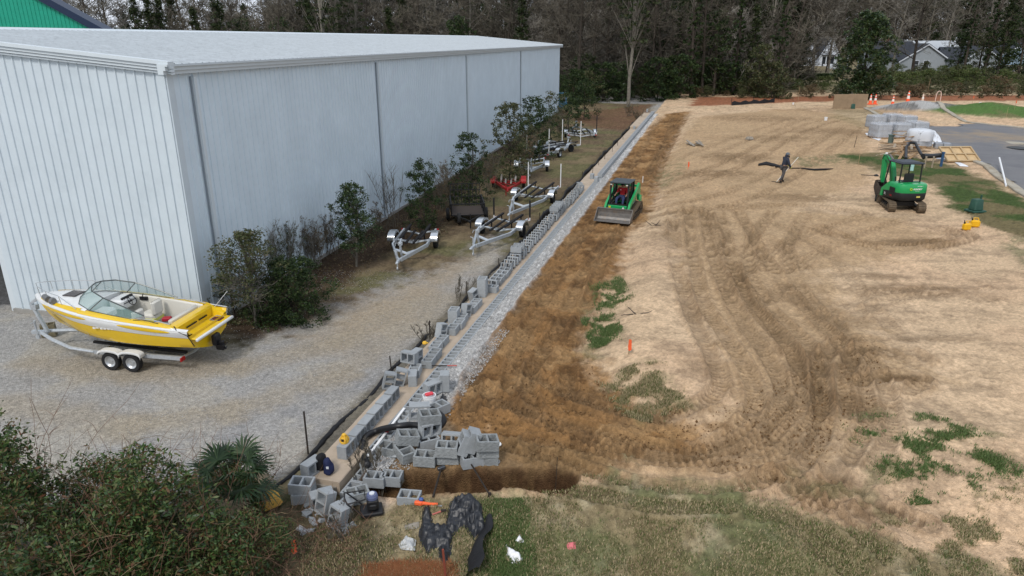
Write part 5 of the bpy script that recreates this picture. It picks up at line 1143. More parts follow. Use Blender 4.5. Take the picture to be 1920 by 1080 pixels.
    # orange saw and hammer
    p = at(797, 948); t = thing('orange_tool', 'orange and blue hand tool lying on the half buried blocks', 'tool', p, -.15); om = mat('tool_orange', (.80, .13, .04), .5); m = MB(); m.box((-.12, 0, .05), (.16, .09, .09), bevel=.02); m.tube([(-.05, 0, .05), (.1, 0, .05), (.24, .02, .04)], [.035, .025, .03], 8); m.build('housing', om, t, smooth=True); m = MB(); m.box((-.08, .03, .11), (.08, .07, .06), bevel=.015); m.build('motor', mat('tool_blue', (.05, .10, .30), .5), t); m = MB(); m.box((.1, .01, .02), (.46, .04, .012)); m.build('blade', mat('steel', (.45, .45, .46), .35, .9), t)
    def rod(name, label, cat, a, b, r, mt, head=None):
        t = thing(name, label, cat, a); m = MB(); m.tube([(0, 0, 0), b-a], r, 7); m.build('handle', mt, t)
        if head: head(t, b-a)
    a, b = at(812, 935, .04), at(829, 916, .10)
    rod('sledge_hammer', 'dark hammer lying at the trench edge', 'hammer', a, b, .020, stk, lambda t, q: MB().box(q, (.16, .07, .07), .6, bevel=.01).build('head', mat('steel_dark', (.16, .17, .19), .4, .8), t))
    a, b = at(884, 880, .15), at(918, 932, .05); rod('pry_bar', 'long dark bar leaning from the blocks across the trench', 'bar', a, b, .016, stk, lambda t, q: MB().box(q, (.05, .04, .10), .6).build('tip', stk, t))
    a, b = at(768, 708, .35), at(855, 692, .10); rod('long_handled_tool', 'long handled tool with a red end lying across the laid blocks', 'tool', a, b, .014, stk, lambda t, q: MB().tube([q*.82, q*1.02], .018, 7).build('red_grip', orng if False else mat('faded_red', (.42, .12, .10), .6), t))
    a, b = at(811, 968, .04), at(832, 962, .06); rod('red_handled_tool', 'short tool with a reddish handle left of the plastic heap', 'tool', a, b, .016, mat('faded_red', (.42, .12, .10), .6), lambda t, q: MB().box(q, (.10, .04, .03), .2).build('head', stk, t))
    # cup and lid
    p = at(930, 866); m = MB(); m.lathe([(0, 0), (.03, 0), (.04, .09), (.036, .09), (.028, .01), (0, .01)], 12); o = m.build('paper_cup', wm, None, smooth=True, loc=p+Vector((0, 0, .035))); o.rotation_euler = (1.4, 0, .6); tag(o, 'white cup lying on the earth right of the block pile', 'cup')
    p = at(936, 835); m = MB(); m.lathe([(0, .012), (.045, .010), (.05, 0), (0, 0)], 12); o = m.build('cup_lid', wm, None, smooth=True, loc=p+Vector((0, 0, .03))); o.rotation_euler = (.5, .1, 0); tag(o, 'white disc lid on the earth above the cup', 'lid')
small_site_items()
# ------------------------------------------------------------------ BOAT AND TRAILERS
galv = mat('galvanised_steel', (.52, .56, .60), .38, .5, .15, 12); alu = mat('polished_aluminium', (.68, .70, .72), .25, .9, .06, 6)
rub = mat('tyre_rubber', (.018, .018, .019), .85); bunkm = mat('bunk_carpet', (.012, .012, .014), .95); whp = mat('white_paint', (.72, .73, .73), .35)
rimm = mat('silver_rim', (.50, .52, .54), .35, .6)
def wheel(parent, x, y, z, r, w_, out=1, rim=rimm, name='wheel'):
    o = bpy.data.objects.new(name, None); COL.objects.link(o); o.parent = parent; o.location = (x, y, z)
    m = MB(); m.lathe([(r*.60, -w_*.42), (r*.72, -w_*.5), (r*.94, -w_*.48), (r, -w_*.3), (r, w_*.3), (r*.94, w_*.48), (r*.72, w_*.5), (r*.60, w_*.42), (r*.6, -w_*.42)], 26, None, 'X'); m.build('tyre', rub, o, smooth=True)
    m = MB(); f = out*w_*.42; m.lathe([(0, f*.45), (r*.14, f*.5), (r*.18, f*.25), (r*.42, f*.35), (r*.5, f*.75), (r*.60, f), (r*.62, f*.2), (0, f*.0)], 20, None, 'X')
    for k in range(5): a = k*1.2566; m.box((f*.52, math.cos(a)*r*.27, math.sin(a)*r*.27), (.012, r*.07, r*.07))
    m.build('rim', rim, o, smooth=True); return o
def fender(parent, x, y0, y1, zt, w_, mt, drop=.34, nm='fender'):
    # arched mudguard over one wheel, from y0 to y1
    m = MB(); prof = []; n = 12
    for i in range(n+1):
        a = math.pi*i/n; prof.append(((y0+y1)/2-(y1-y0)/2*math.cos(a)*(1.0), zt-drop+drop*math.sin(a)**.6))
    t = .012; G_ = [[(x-w_/2, p[0], p[1]-.10), (x-w_/2, p[0], p[1]), (x+w_/2, p[0], p[1]), (x+w_/2, p[0], p[1]-.10)] for p in prof]
    m.sheet(G_); o = m.build(nm, mt, parent, smooth=True); s = o.modifiers.new('s', 'SOLIDIFY'); s.thickness = t; return o
def boat_trailer(name, label, tongue, rear, half=.78, mt=galv, bunks=4, posts=None, postcol=None, fen=alu, axle=.28, L2=None, bunkmt=bunkm, lift=.42, winch=True, wr=.29, cat='trailer', kink=.50, vbars=3):
    T_, R_ = Vector(tongue), Vector(rear); d = T_-R_; d.z = 0; L = d.length; rz = -math.atan2(d.x, d.y)
    t = thing(name, label, cat, (R_.x, R_.y, hz(R_.x, R_.y)), rz); ya = L*axle; yk = L*kink
    m = MB()
    for s in (-1, 1):
        m.bar((s*half, 0, lift), (s*half, yk, lift), .08, .14); m.bar((s*half, yk-.02, lift), (s*.06, L-.35, lift+.03), .08, .14)
    m.box((0, L-.2, lift+.03), (.09, .5, .09)); m.build('frame', mt, t)
    m = MB(); 
    for k in range(vbars+1):
        y = L*(.03+.30*k) if k < 3 else yk+.3*(L-yk); h = half if y < yk else half*(1-(y-yk)/(L-.35-yk))
        m.tube([(-h, y, lift), (-h*.55, y+.02, lift-.05), (0, y+.05, lift-.14), (h*.55, y+.02, lift-.05), (h, y, lift)], .042, 6)
    m.build('cross_member', mt, t)
    m = MB(); m.box((0, ya, .30), (2*half+.16, .06, .06)); m.build('axle', mt, t)
    for s in (-1, 1):
        wheel(t, s*(half+.20), ya, wr, wr, .18, s); fender(t, s*(half+.20), ya-.52, ya+.52, lift+.33, .30, fen)
        m = MB(); m.box((s*(half+.05), -.0, lift+.02), (.16, .03, .08)); m.build('tail_light', mat('red_lens', (.35, .01, .01), .3), t)
    if bunks:
        for s in (-1, 1):
            m = MB(); m.bar((s*half*.62, -.15, lift+.20), (s*half*.58, L*.46, lift+.24), .10, .07)
            for y in (.05, L*.28): m.box((s*half*.62, y+.05, lift+.06), (.05, .05, .24))
            m.build('bunk', bunkmt, t)
            if bunks > 2: m = MB(); m.bar((s*half*.26, L*.06, lift+.03), (s*half*.22, L*.5, lift+.08), .09, .06); m.build('bunk', bunkmt, t)
    if posts:
        for s in (-1, 1):
            m = MB(); m.bar((s*half, .04, lift), (s*(half+.12), .04, lift), .05, .05); m.tube([(s*(half+.12), .04, lift), (s*(half+.12), .04, lift+posts)], .03, 8); m.build('guide_post', whp, t)
            if postcol: m = MB(); m.tube([(s*(half+.12), .04, lift+posts*.14), (s*(half+.12), .04, lift+posts*1.01)], .042, 8); m.build('post_sleeve', postcol, t)
    if winch:
        m = MB(); m.bar((0, L-.85, lift+.02), (0, L-.62, lift+.62), .07, .07); m.box((0, L-.70, lift+.58), (.16, .12, .12)); m.bar((0, L-.62, lift+.62), (0, L-.95, lift+.70), .05, .05); m.tube([(.09, L-.7, lift+.6), (.18, L-.7, lift+.6), (.18, L-.6, lift+.5)], .012, 5); m.build('winch', mt, t)
    m = MB(); m.tube([(.10, L-.42, .08), (.10, L-.42, lift+.35)], .028, 7); m.tube([(.10, L-.42, lift+.35), (.22, L-.42, lift+.38)], .012, 5); m.lathe([(.0, -.02), (.07, -.02), (.07, .02), (0, .02)], 12, Matrix.Translation((.10, L-.42, .07)), 'X'); m.build('jack', mt, t)
    m = MB(); m.box((0, L+.08, lift+.03), (.10, .18, .08), bevel=.02); m.build('coupler', mt, t)
    return t
def trailers():
    V = lambda x, y: Vector((x, y, 0))
    slv = mat('sleeve_black', (.014, .014, .016), .6)
    boat_trailer('boat_trailer', 'empty silver boat trailer standing nearest the holly tree', V(-4.4, 25.6), V(-4.15, 30.6), .72, winch=True)
    boat_trailer('boat_trailer', 'empty silver boat trailer with black sleeved guide posts nearest the stacked blocks', V(-1.65, 27.5), V(.0, 32.6), .78, posts=.95, postcol=slv)
    boat_trailer('boat_trailer', 'empty silver boat trailer with white guide posts behind the nearest post trailer', V(-.15, 33.4), V(1.9, 40.6), .85, posts=1.35, axle=.33)
    boat_trailer('boat_trailer', 'low silver boat trailer facing the viewer behind the red one', V(1.25, 45.2), V(1.45, 50.8), .85, axle=.55)
    boat_trailer('boat_trailer', 'silver boat trailer with one tall white post beyond the low one', V(4.9, 58.0), V(1.9, 52.5), .80, posts=1.9)
    boat_trailer('boat_trailer', 'silver boat trailer half hidden by shrubs with tall white posts', V(1.6, 54.8), V(4.9, 58.2), .85, posts=1.9)
    boat_trailer('boat_trailer', 'farthest silver boat trailer with black and white posts', V(6.2, 70.0), V(6.3, 63.6), 1.15, posts=1.7, postcol=slv)
    redm = mat('red_frame', (.30, .016, .016), .45, 0, .3, 8); grb = mat('grey_boards', (.30, .27, .25), .85, 0, .2, 8)
    t = boat_trailer('boat_trailer', 'small red boat trailer with grey boards among the bushes', V(-.25, 39.3), V(-.2, 43.2), .72, redm, 4, fen=redm, bunkmt=grb, winch=False, axle=.25, lift=.36, kink=.35)
    # black utility trailer with ramp
    p = at(876, 412); blk_ = mat('trailer_black', (.014, .014, .015), .45); t = thing('utility_trailer', 'black open utility trailer with raised mesh ramp and white wheel', 'trailer', p, .12)
    m = MB(); 
    for s in (-1, 1):
        for z in (.45, .75, 1.0): m.bar((s*.8, -.9, z), (s*.8, 1.2, z), .05, .05)
        for y in (-.9, -.2, .5, 1.2): m.bar((s*.8, y, .45), (s*.8, y, 1.0), .05, .05)
    for z in (.45, 1.0): m.bar((-.8, -.9, z), (.8, -.9, z), .05, .05)
    m.build('side_rails', blk_, t); m = MB(); m.box((0, .15, .43), (1.55, 2.05, .04)); m.build('deck', mat('deck_boards', (.05, .04, .035), .9), t)
    m = MB(); 
    for k in range(9): m.bar((-.75+k*.1875, 1.25, .45), (-.75+k*.1875, 1.38, 1.55), .03, .03)
    for z in (.5, .9, 1.25, 1.55): m.bar((-.77, 1.26+(z-.45)*.12, z), (.77, 1.26+(z-.45)*.12, z), .035, .035)
    m.build('ramp', blk_, t); m = MB(); m.bar((-.6, -.9, .42), (0, -2.0, .42), .06, .08); m.bar((.6, -.9, .42), (0, -2.0, .42), .06, .08); m.box((0, -2.1, .43), (.09, .25, .08)); m.tube([(.05, -1.9, .05), (.05, -1.9, .75)], .03, 7); m.build('tongue', blk_, t)
    wheel(t, -.95, .1, .3, .3, .18, -1, whp); wheel(t, .95, .1, .3, .3, .18, 1, whp); wheel(t, -.45, -1.1, .34, .27, .17, -1, whp, 'spare_wheel')
    # spare wheel by trailer three is a jockey wheel
trailers()
def boat():
    K = .80                                             # built full size, then scaled to the place
    prow = atz(71, 548, 1.75); na = atz(344, 631, 1.14); fa = atz(428, 588, 1.14); mid = (na+fa)/2
    dv = prow-mid; yaw = math.atan2(dv.y, dv.x)
    Lw = math.hypot(dv.x, dv.y); K = Lw/6.45; cen = mid+(prow-mid)*.5; cen.z = 0
    t = thing('motor_boat', 'yellow and white open motor boat resting on a trailer by the warehouse', 'boat', (cen.x, cen.y, 0), yaw); t.scale = (K, K*1.03, K)
    yel = mat('yellow_gelcoat', (.72, .47, .012), .25, 0, .05, 1.5, spec=.5, coat=.4, dirt=((.42, .27, .03), 1.6, .62)); wht = mat('white_gelcoat', (.70, .71, .71), .3, 0, .05, 2, spec=.5, coat=.3); gry = mat('boat_grey', (.30, .31, .32), .6); vin = mat('white_vinyl', (.62, .60, .54), .5); blkm = mat('boat_black', (.012, .012, .014), .35)
    Z0 = .62
    # stations: x, half beam at sheer, half beam chine, z sheer, z chine, z keel
    ST = [(-3.3, 1.10, .92, 1.02, .36, .0), (-2.4, 1.16, .98, 1.08, .36, -.05), (-1.2, 1.20, 1.0, 1.18, .37, -.08), (0, 1.18, .95, 1.28, .42, -.08), (1.0, 1.06, .80, 1.36, .54, -.02), (1.9, .82, .52, 1.43, .75, .20), (2.6, .52, .25, 1.47, .97, .45), (3.05, .24, .08, 1.49, 1.20, .85), (3.28, .03, .01, 1.50, 1.42, 1.30)]
    def interp(x):
        for a, b in zip(ST, ST[1:]):
            if a[0] <= x <= b[0]:
                f = (x-a[0])/(b[0]-a[0]); return [a[i]+(b[i]-a[i])*f for i in range(6)]
        return list(ST[-1])
    # smooth by dense catmull on stations
    xs = [-3.3+6.58*i/40 for i in range(41)]
    def sm(x, k):
        P = ST; i = max(j for j in range(len(P)) if P[j][0] <= x+1e-9); i = min(i, len(P)-2); a, b, c, d = P[max(i-1, 0)], P[i], P[i+1], P[min(i+2, len(P)-1)]; u = (x-b[0])/(c[0]-b[0])
        return .5*((2*b[k])+(c[k]-a[k])*u+(2*a[k]-5*b[k]+4*c[k]-d[k])*u*u+(3*b[k]-a[k]-3*c[k]+d[k])*u**3)
    G_ = []; W_ = []
    for x in xs:
        bs, bc, zs, zc, zk = [sm(x, k) for k in range(1, 6)]; bs = max(bs, .01); bc = max(bc, .005); zs += Z0; zc += Z0; zk += Z0
        rowp = [(x, 0, zk), (x, bc*.5, zk+(zc-zk)*.48), (x, bc, zc), (x, bc+.03, zc+.02)]
        for f in (.25, .5, .72): rowp.append((x, bc+.03+(bs-bc-.03)*f**.8, zc+(zs-zc)*f))
        G_.append([(p[0], -p[1], p[2]) for p in reversed(rowp[1:])]+rowp)
        W_.append((x, bs, bc, zs, zc))
    m = MB(); m.sheet(G_); m.add(G_[0], [tuple(range(len(G_[0])))]); m.build('hull', yel, t, smooth=True)
    # white upper band with yellow inlays
    m = MB()
    for s in (-1, 1):
        B = [[(x, s*(bc+.03+(bs-bc-.03)*.60**.8+.016), zc+(zs-zc)*.60), (x, s*(bs+.03), zc+(zs-zc)*.80), (x, s*(bs+.055), zs-.05), (x, s*(bs+.03), zs+.01), (x, s*(bs-.06), zs+.04)] for x, bs, bc, zs, zc in W_]; m.sheet(B)
    m.build('white_band', wht, t, smooth=True)
    m = MB()
    for s in (-1, 1):
        for a, b in ((-2.7, -.85), (.35, 2.5)):
            n = 22; top = []; bot = []; mi_ = []
            for i in range(n+1):
                x = a+(b-a)*i/n; bs, bc, zs, zc = sm(x, 1), sm(x, 2), sm(x, 3)+Z0, sm(x, 4)+Z0; w_ = math.sin(math.pi*i/n)**.45
                c = .90; h1 = .055*w_; yy = s*(bs+.060); top.append((x, s*(bs+.064), zs-.06+h1*.8)); mi_.append((x, yy+s*.012, zs-.075)); bot.append((x, s*(bs+.046), zs-.09-h1*1.1))
            m.sheet([bot, mi_, top])
    m.build('yellow_inlay', yel, t, smooth=True)
    m = MB()
    for s in (-1, 1): m.tube([(x, s*(bs+.045), zs-.0) for x, bs, bc, zs, zc in W_], .018, 5)
    m.build('rub_rail', wht, t)
    # deck: foredeck with crown, side decks and yellow deck edge
    m = MB(); my = MB()
    def hw(x): return sm(x, 1)
    def zs_(x): return sm(x, 3)+Z0
    fx = [.55+2.70*i/18 for i in range(19)]; G1 = []
    for x in fx:
        b_ = max(.01, hw(x)-.04); cr = .20*min(1, b_/.8)*(1-(x-.55)/2.9*.5); G1.append([(x-.5*(abs(v)**2)*0, v*b_, zs_(x)+.03+cr*(1-abs(v)**2.4)) for v in [-1, -.85, -.65, -.4, -.2, 0, .2, .4, .65, .85, 1]])
    m.sheet(G1); m.build('foredeck', wht, t, smooth=True)
    sx = [-2.55+3.3*i/16 for i in range(17)]; m = MB()
    for s in (-1, 1): m.sheet([[(x, s*(hw(x)-.02), zs_(x)+.035), (x, s*(hw(x)-.10), zs_(x)+.085), (x, s*(hw(x)-.26), zs_(x)+.09), ] for x in sx])
    m.build('side_deck', yel, t, smooth=True); m = MB()
    for s in (-1, 1): m.sheet([[(x, s*(hw(x)-.255), zs_(x)+.092), (x, s*(hw(x)-.31), zs_(x)+.05), (x, s*(hw(x)-.35), Z0+.45)] for x in sx])
    m.build('cockpit_liner', vin, t, smooth=True)
    m = MB()
    for s in (-1, 1):
        xx = [.75+2.0*i/12 for i in range(13)]; m.sheet([[(x, s*(hw(x)-.035), zs_(x)+.045), (x, s*(hw(x)-.035-.20*max(0, 1-(x-.75)/2.1)-.02), zs_(x)+.075+.05*max(0, 1-(x-.75)/2.0))] for x in xx])
    m.build('deck_stripe', yel, t, smooth=True)
    # cockpit sole, bulkheads
    m = MB(); m.add([(-2.5, -.82, Z0+.45), (.7, -.80, Z0+.45), (.7, .80, Z0+.45), (-2.5, .82, Z0+.45)], [(0, 1, 2, 3)]); m.build('sole', gry, t)
    m = MB(); m.add([(.62, -.95, Z0+.45), (.62, .95, Z0+.45), (.60, .95, zs_(.6)+.08), (.60, .4, zs_(.6)+.20), (.60, -.4, zs_(.6)+.20), (.60, -.95, zs_(.6)+.08)], [(0, 1, 2, 3, 4, 5)]); m.build('bulkhead', wht, t)
    # stern: yellow engine cover, platform
    m = MB(); zt = zs_(-2.6); m.box((-2.66, 0, (zt+Z0+.4)/2+.02), (.36, 2.0, zt-Z0-.30), bevel=.06); m.build('engine_cover', yel, t, smooth=True)
    m = MB(); m.box((-2.87, .28, zt-.16), (.02, .55, .05)); m.box((-2.87, -.35, zt-.16), (.02, .45, .05)); m.build('vent_slot', blkm, t)
    m = MB(); 
    for s in (-1, 1): m.sheet([[(x, s*(hw(x)+.0), zs_(x)-.02), (x, s*(hw(x)-.05), zs_(x)+.09-(.22*max(0, (-2.6-x)/.7))), (x, s*(hw(x)-.20), zs_(x)+.09-.24*max(0, (-2.6-x)/.7)), (x, s*(hw(x)-.26), Z0+.75)] for x in [-3.3+.9*i/8 for i in range(9)]])
    m.build('quarter', yel, t, smooth=True)
    m = MB(); m.box((-3.05, 0, Z0+.72), (.95, 2.06, .07), bevel=.03); m.build('swim_platform', yel, t, smooth=True); m = MB(); m.box((-3.53, 0, Z0+.70), (.09, 2.12, .11), bevel=.03); m.build('platform_edge', wht, t, smooth=True); m = MB(); m.box((-3.2, -.62, Z0+.765), (.38, .30, .02)); m.build('ladder_hatch', mat('dark_red', (.10, .02, .02), .5), t)
    m = MB(); m.tube([(-3.35, -.42, Z0+.78), (-3.05, -.42, Z0+.80), (-3.05, -.82, Z0+.80), (-3.35, -.82, Z0+.78)], .014, 6); m.build('ladder_rail', alu, t)
    m = MB(); m.box((-3.5, 0, Z0+.3), (.18, .36, .40), bevel=.05); m.box((-3.62, 0, Z0+.08), (.30, .14, .36), bevel=.03); m.lathe([(.0, 0), (.05, .03), (.03, .14), (0, .16)], 10, Matrix.Translation((-3.85, 0, Z0-.02)) @ Matrix.Rotation(math.pi/2, 4, 'Y')); m.box((-3.66, 0, Z0+.12), (.34, .30, .03)); m.build('stern_drive', blkm, t)
    # windscreen
    gl = mat('tinted_glass', (.25, .42, .40), .05, 0, spec=.5, alpha=.38)
    path = [(-1.35, .97, .10), (-.6, .93, .30), (.15, .86, .47), (.75, .62, .56), (1.0, .25, .60), (1.04, 0, .61), (1.0, -.25, .60), (.75, -.62, .56), (.15, -.86, .47), (-.6, -.93, .30), (-1.35, -.97, .10)]
    base = [(x+.28 if abs(y) < .9 else x+.15, y*1.03, zs_(x)+.10+(.16*(1-(y/.95)**2) if abs(y) < .95 else 0)) for x, y, h in path]; top = [(x-.25, y*.90, zs_(x)+.10+h) for x, y, h in path]
    m = MB(); m.sheet([base, top]); m.build('windscreen', gl, t)
    m = MB(); m.tube(top, .022, 7); m.tube(base, .014, 5)
    for i in (2, 4, 6, 8): m.tube([base[i], top[i]], .016, 5)
    m.build('windscreen_frame', mat('dark_frame', (.10, .11, .11), .35, .5), t)
    m = MB()
    for s in (-1, 1): m.tube([(-1.4, s*.95, zs_(-1.4)+.12), (-2.0, s*.98, zs_(-2)+.18), (-2.6, s*.98, zs_(-2.6)+.11)], .016, 6)
    # bow rail
    P = [(.9, .92), (1.6, .80), (2.3, .58), (2.9, .28), (3.22, 0), (2.9, -.28), (2.3, -.58), (1.6, -.80), (.9, -.92)]
    m.tube([(x, y, zs_(min(x, 3.2))+(.42 if abs(y) < .9 else .10)) for x, y in P], .014, 6)
    for x, y in P[1:-1]: m.tube([(x-.05, y*.97, zs_(min(x, 3.2))+.03), (x, y, zs_(min(x, 3.2))+.42)], .011, 5)
    m.build('rail', mat('stainless', (.62, .63, .64), .2, .9), t)
    m = MB(); m.box((1.75, 0, zs_(1.75)+.205), (.5, .52, .03), bevel=.01); m.build('deck_hatch', mat('smoked_hatch', (.05, .04, .04), .25), t)
    m = MB(); m.tube([(2.55, .42, zs_(2.5)+.14), (2.2, .62, zs_(2.3)+.14)], [.10, .11], 10); m.tube([(1.98, .70, zs_(2)+.15), (1.88, .74, zs_(2)+.16)], [.13, .10], 10); m.build('spot_motor', mat('dull_metal', (.20, .20, .20), .4, .6), t)
    # dash and helm (starboard side is -y)
    m = MB(); m.box((.25, -.42, zs_(.2)-.06), (.55, .72, .38), bevel=.06); m.box((.25, .48, zs_(.2)-.13), (.55, .60, .30), bevel=.06); m.build('dashboard', wht, t, smooth=True)
    m = MB(); m.add([(-.04, -.72, zs_(0)+.0), (-.04, -.12, zs_(0)+.0), (.10, -.18, zs_(0)+.20), (.10, -.66, zs_(0)+.20)], [(0, 1, 2, 3)]); m.box((.05, -.42, zs_(0)+.10), (.06, .56, .20), bevel=.02); m.build('instrument_panel', blkm, t)
    m = MB()
    for k in range(5): m.lathe([(0, 0), (.032, 0), (.032, .012), (0, .012)], 10, Matrix.Translation((.015, -.62+k*.1, zs_(0)+.12)) @ Matrix.Rotation(-math.pi/2, 4, 'Y'))
    m.build('gauges', mat('gauge_face', (.6, .6, .6), .4), t)
    C0 = Vector((-.14, -.42, zs_(0)+.06)); ax = Matrix.Translation(C0) @ Matrix.Rotation(-1.1, 4, 'Y'); m = MB(); m.tube([ax @ Vector((.17*math.cos(a), .17*math.sin(a), 0)) for a in [k*2*math.pi/20 for k in range(21)]], .014, 6)
    for k in range(3): a = k*2.09+.5; m.tube([ax @ Vector((0, 0, -.02)), ax @ Vector((.16*math.cos(a), .16*math.sin(a), 0))], .012, 5)
    m.tube([ax @ Vector((0, 0, -.02)), ax @ Vector((0, 0, -.16))], .03, 6); m.build('steering_wheel', blkm, t)
    m = MB(); m.box((-.25, -.86, zs_(0)-.03), (.3, .08, .12)); m.tube([(-.22, -.82, zs_(0)), (-.30, -.80, zs_(0)+.18)], .016, 6); m.build('throttle', blkm, t)
    def seat(x, y, lab, w_=.52):
        m = MB(); m.box((x, y, Z0+.74), (.58, w_, .36), bevel=.07); m.box((x-.27, y, Z0+1.12), (.16, w_, .52), bevel=.06); m.box((x, y, Z0+.50), (.42, w_*.9, .12)); m.build('seat', vin, t, smooth=True)
    seat(-.75, -.48, ''); seat(-.75, .46, ''); 
    m = MB(); m.box((-.75, -.48, Z0+.70), (.60, .56, .14), bevel=.03); m.build('seat_trim', mat('lime_vinyl', (.55, .55, .12), .5), t)
    m = MB(); m.box((-2.2, 0, Z0+.70), (.46, 1.5, .38), bevel=.06); m.box((-2.40, 0, Z0+1.02), (.14, 1.5, .4), bevel=.05); m.build('rear_bench', vin, t, smooth=True)
    m = MB(); m.tube([(-2.3, .80, Z0+.98), (-1.9, .62, Z0+.98), (-1.5, .3, Z0+.9)], .045, 7); m.build('blue_float', mat('float_blue', (.02, .16, .50), .5), t); m = MB(); m.box((-1.65, -.1, Z0+.86), (.3, .22, .14), .4, bevel=.03); m.build('red_cushion', mat('cushion_red', (.35, .02, .03), .6), t)
    m = MB(); m.tube([(-2.2, 1.02, zs_(-2.2)+.1), (-1.9, 1.05, zs_(-2)+.16), (-1.6, 1.0, zs_(-1.6)+.13), (-1.3, 1.04, zs_(-1.3)+.09)], .012, 5); m.tube([(-2.75, 1.0, zs_(-2.7)+.08), (-2.95, 1.16, zs_(-3)), (-3.3, 1.16, Z0+.9), (-3.45, 1.08, Z0+.5)], .016, 5); m.build('mooring_line', blkm, t)
    m = MB(); m.tube([(-2.9, -1.02, zs_(-2.9)), (-3.35, -1.22, zs_(-2.9)+.55)], .008, 5); m.build('antenna', whp, t)
    m = MB()
    for k, x in enumerate((-.55, -.42, -.28, -.15, 0.0, .12)): m.box((x, 1.165, Z0+.93+.01*math.sin(k*2)), (.10, .010, .035+.02*(k % 2)))
    m.build('hull_script', wht, t)
    # ---- its trailer
    tt = thing('boat_trailer', 'galvanised tandem axle trailer with white fenders under the yellow boat', 'trailer', (cen.x, cen.y, 0), yaw); tt.scale = (K, K, K)
    m = MB()
    for s in (-1, 1): m.bar((-2.75, s*.88, .52), (.6, s*.88, .50), .08, .14); m.tube([(.6, s*.88, .50), (1.6, s*.80, .52), (2.7, s*.42, .60), (3.45, s*.06, .66)], .065, 7)
    m.bar((3.2, 0, .66), (3.85, 0, .62), .12, .12); m.build('frame', galv, tt)
    m = MB()
    for x in (-2.6, -1.2, .5): m.tube([(x, -.88, .50), (x, -.4, .44), (x, 0, .38), (x, .4, .44), (x, .88, .50)], .045, 6)
    m.build('cross_member', galv, tt); m = MB(); m.bar((3.2, 0, .66), (3.62, 0, 1.75), .10, .10); m.bar((3.62, 0, 1.75), (3.3, 0, 1.95), .08, .08); m.box((3.5, 0, 1.62), (.22, .16, .18)); m.build('winch_post', galv, tt)
    m = MB(); 
    for s in (-1, 1): m.bar((-2.7, s*.55, .60), (.9, s*.5, .68), .09, .08, up=(0, 0, 1))
    m.build('bunk', bunkm, tt)
    m = MB(); m.tube([(3.5, .16, .44), (3.5, .16, 1.15)], .04, 7); m.tube([(3.5, .16, 1.1), (3.5, .34, 1.1)], .014, 5); m.lathe([(0, -.03), (.08, -.03), (.08, .03), (0, .03)], 12, Matrix.Translation((3.5, .16, .52)), 'Y'); m.build('jack', galv, tt)
    for s in (-1, 1):
        for x in (-1.0, -.2):
            w_ = wheel(tt, x, s*1.10, .33, .33, .21, s); w_.rotation_euler = (0, 0, math.pi/2)
            for c in children(w_): pass
        for x in (-1.0, -.2):
            m = MB(); G2 = []
            for i in range(13):
                a = math.pi*i/12; c_ = (x-.42*math.cos(a), .56+.20*math.sin(a)**.55); G2.append([(c_[0], s*.97, c_[1]-.10 if True else 0), (c_[0], s*.97, c_[1]), (c_[0], s*1.22, c_[1]), (c_[0], s*1.24, c_[1]-.07)])
            m.sheet(G2); o = m.build('fender', whp, tt, smooth=True); o.modifiers.new('s', 'SOLIDIFY').thickness = .02
        m = MB(); m.box((-2.78, s*.92, .52), (.05, .22, .12)); m.build('tail_light', mat('red_lens', (.35, .01, .01), .3), tt)
boat()
# ------------------------------------------------------------------ MACHINES AND PEOPLE
grn = mat('machine_green', (.008, .30, .085), .35, 0, .08, 3, spec=.5, coat=.2, dirt=((.16, .14, .07), 3, .60)); mblk = mat('machine_dark', (.016, .017, .018), .5, 0, .2, 5, dirt=((.10, .075, .045), 4, .62)); trk = mat('muddy_track', (.085, .065, .045), .9, 0, .4, 7, .5, 20, col2=(.15, .11, .07)); steelw = mat('worn_steel', (.20, .19, .18), .45, .5, .25, 6, dirt=((.20, .13, .07), 3, .52))
def text_mesh(s, size, mt, parent, M, name='lettering', shear=0, bold=.0):
    cu = bpy.data.curves.new('t', 'FONT'); cu.body = s; cu.size = size; cu.align_x = 'CENTER'; cu.align_y = 'CENTER'; cu.extrude = .002; cu.shear = shear; cu.offset = bold
    o = bpy.data.objects.new('t', cu); me = bpy.data.meshes.new_from_object(o); me.name = name; me.materials.clear(); me.materials.append(mt)
    r = bpy.data.objects.new(name, me); COL.objects.link(r); r.parent = parent; r.matrix_local = M; bpy.data.objects.remove(o); return r
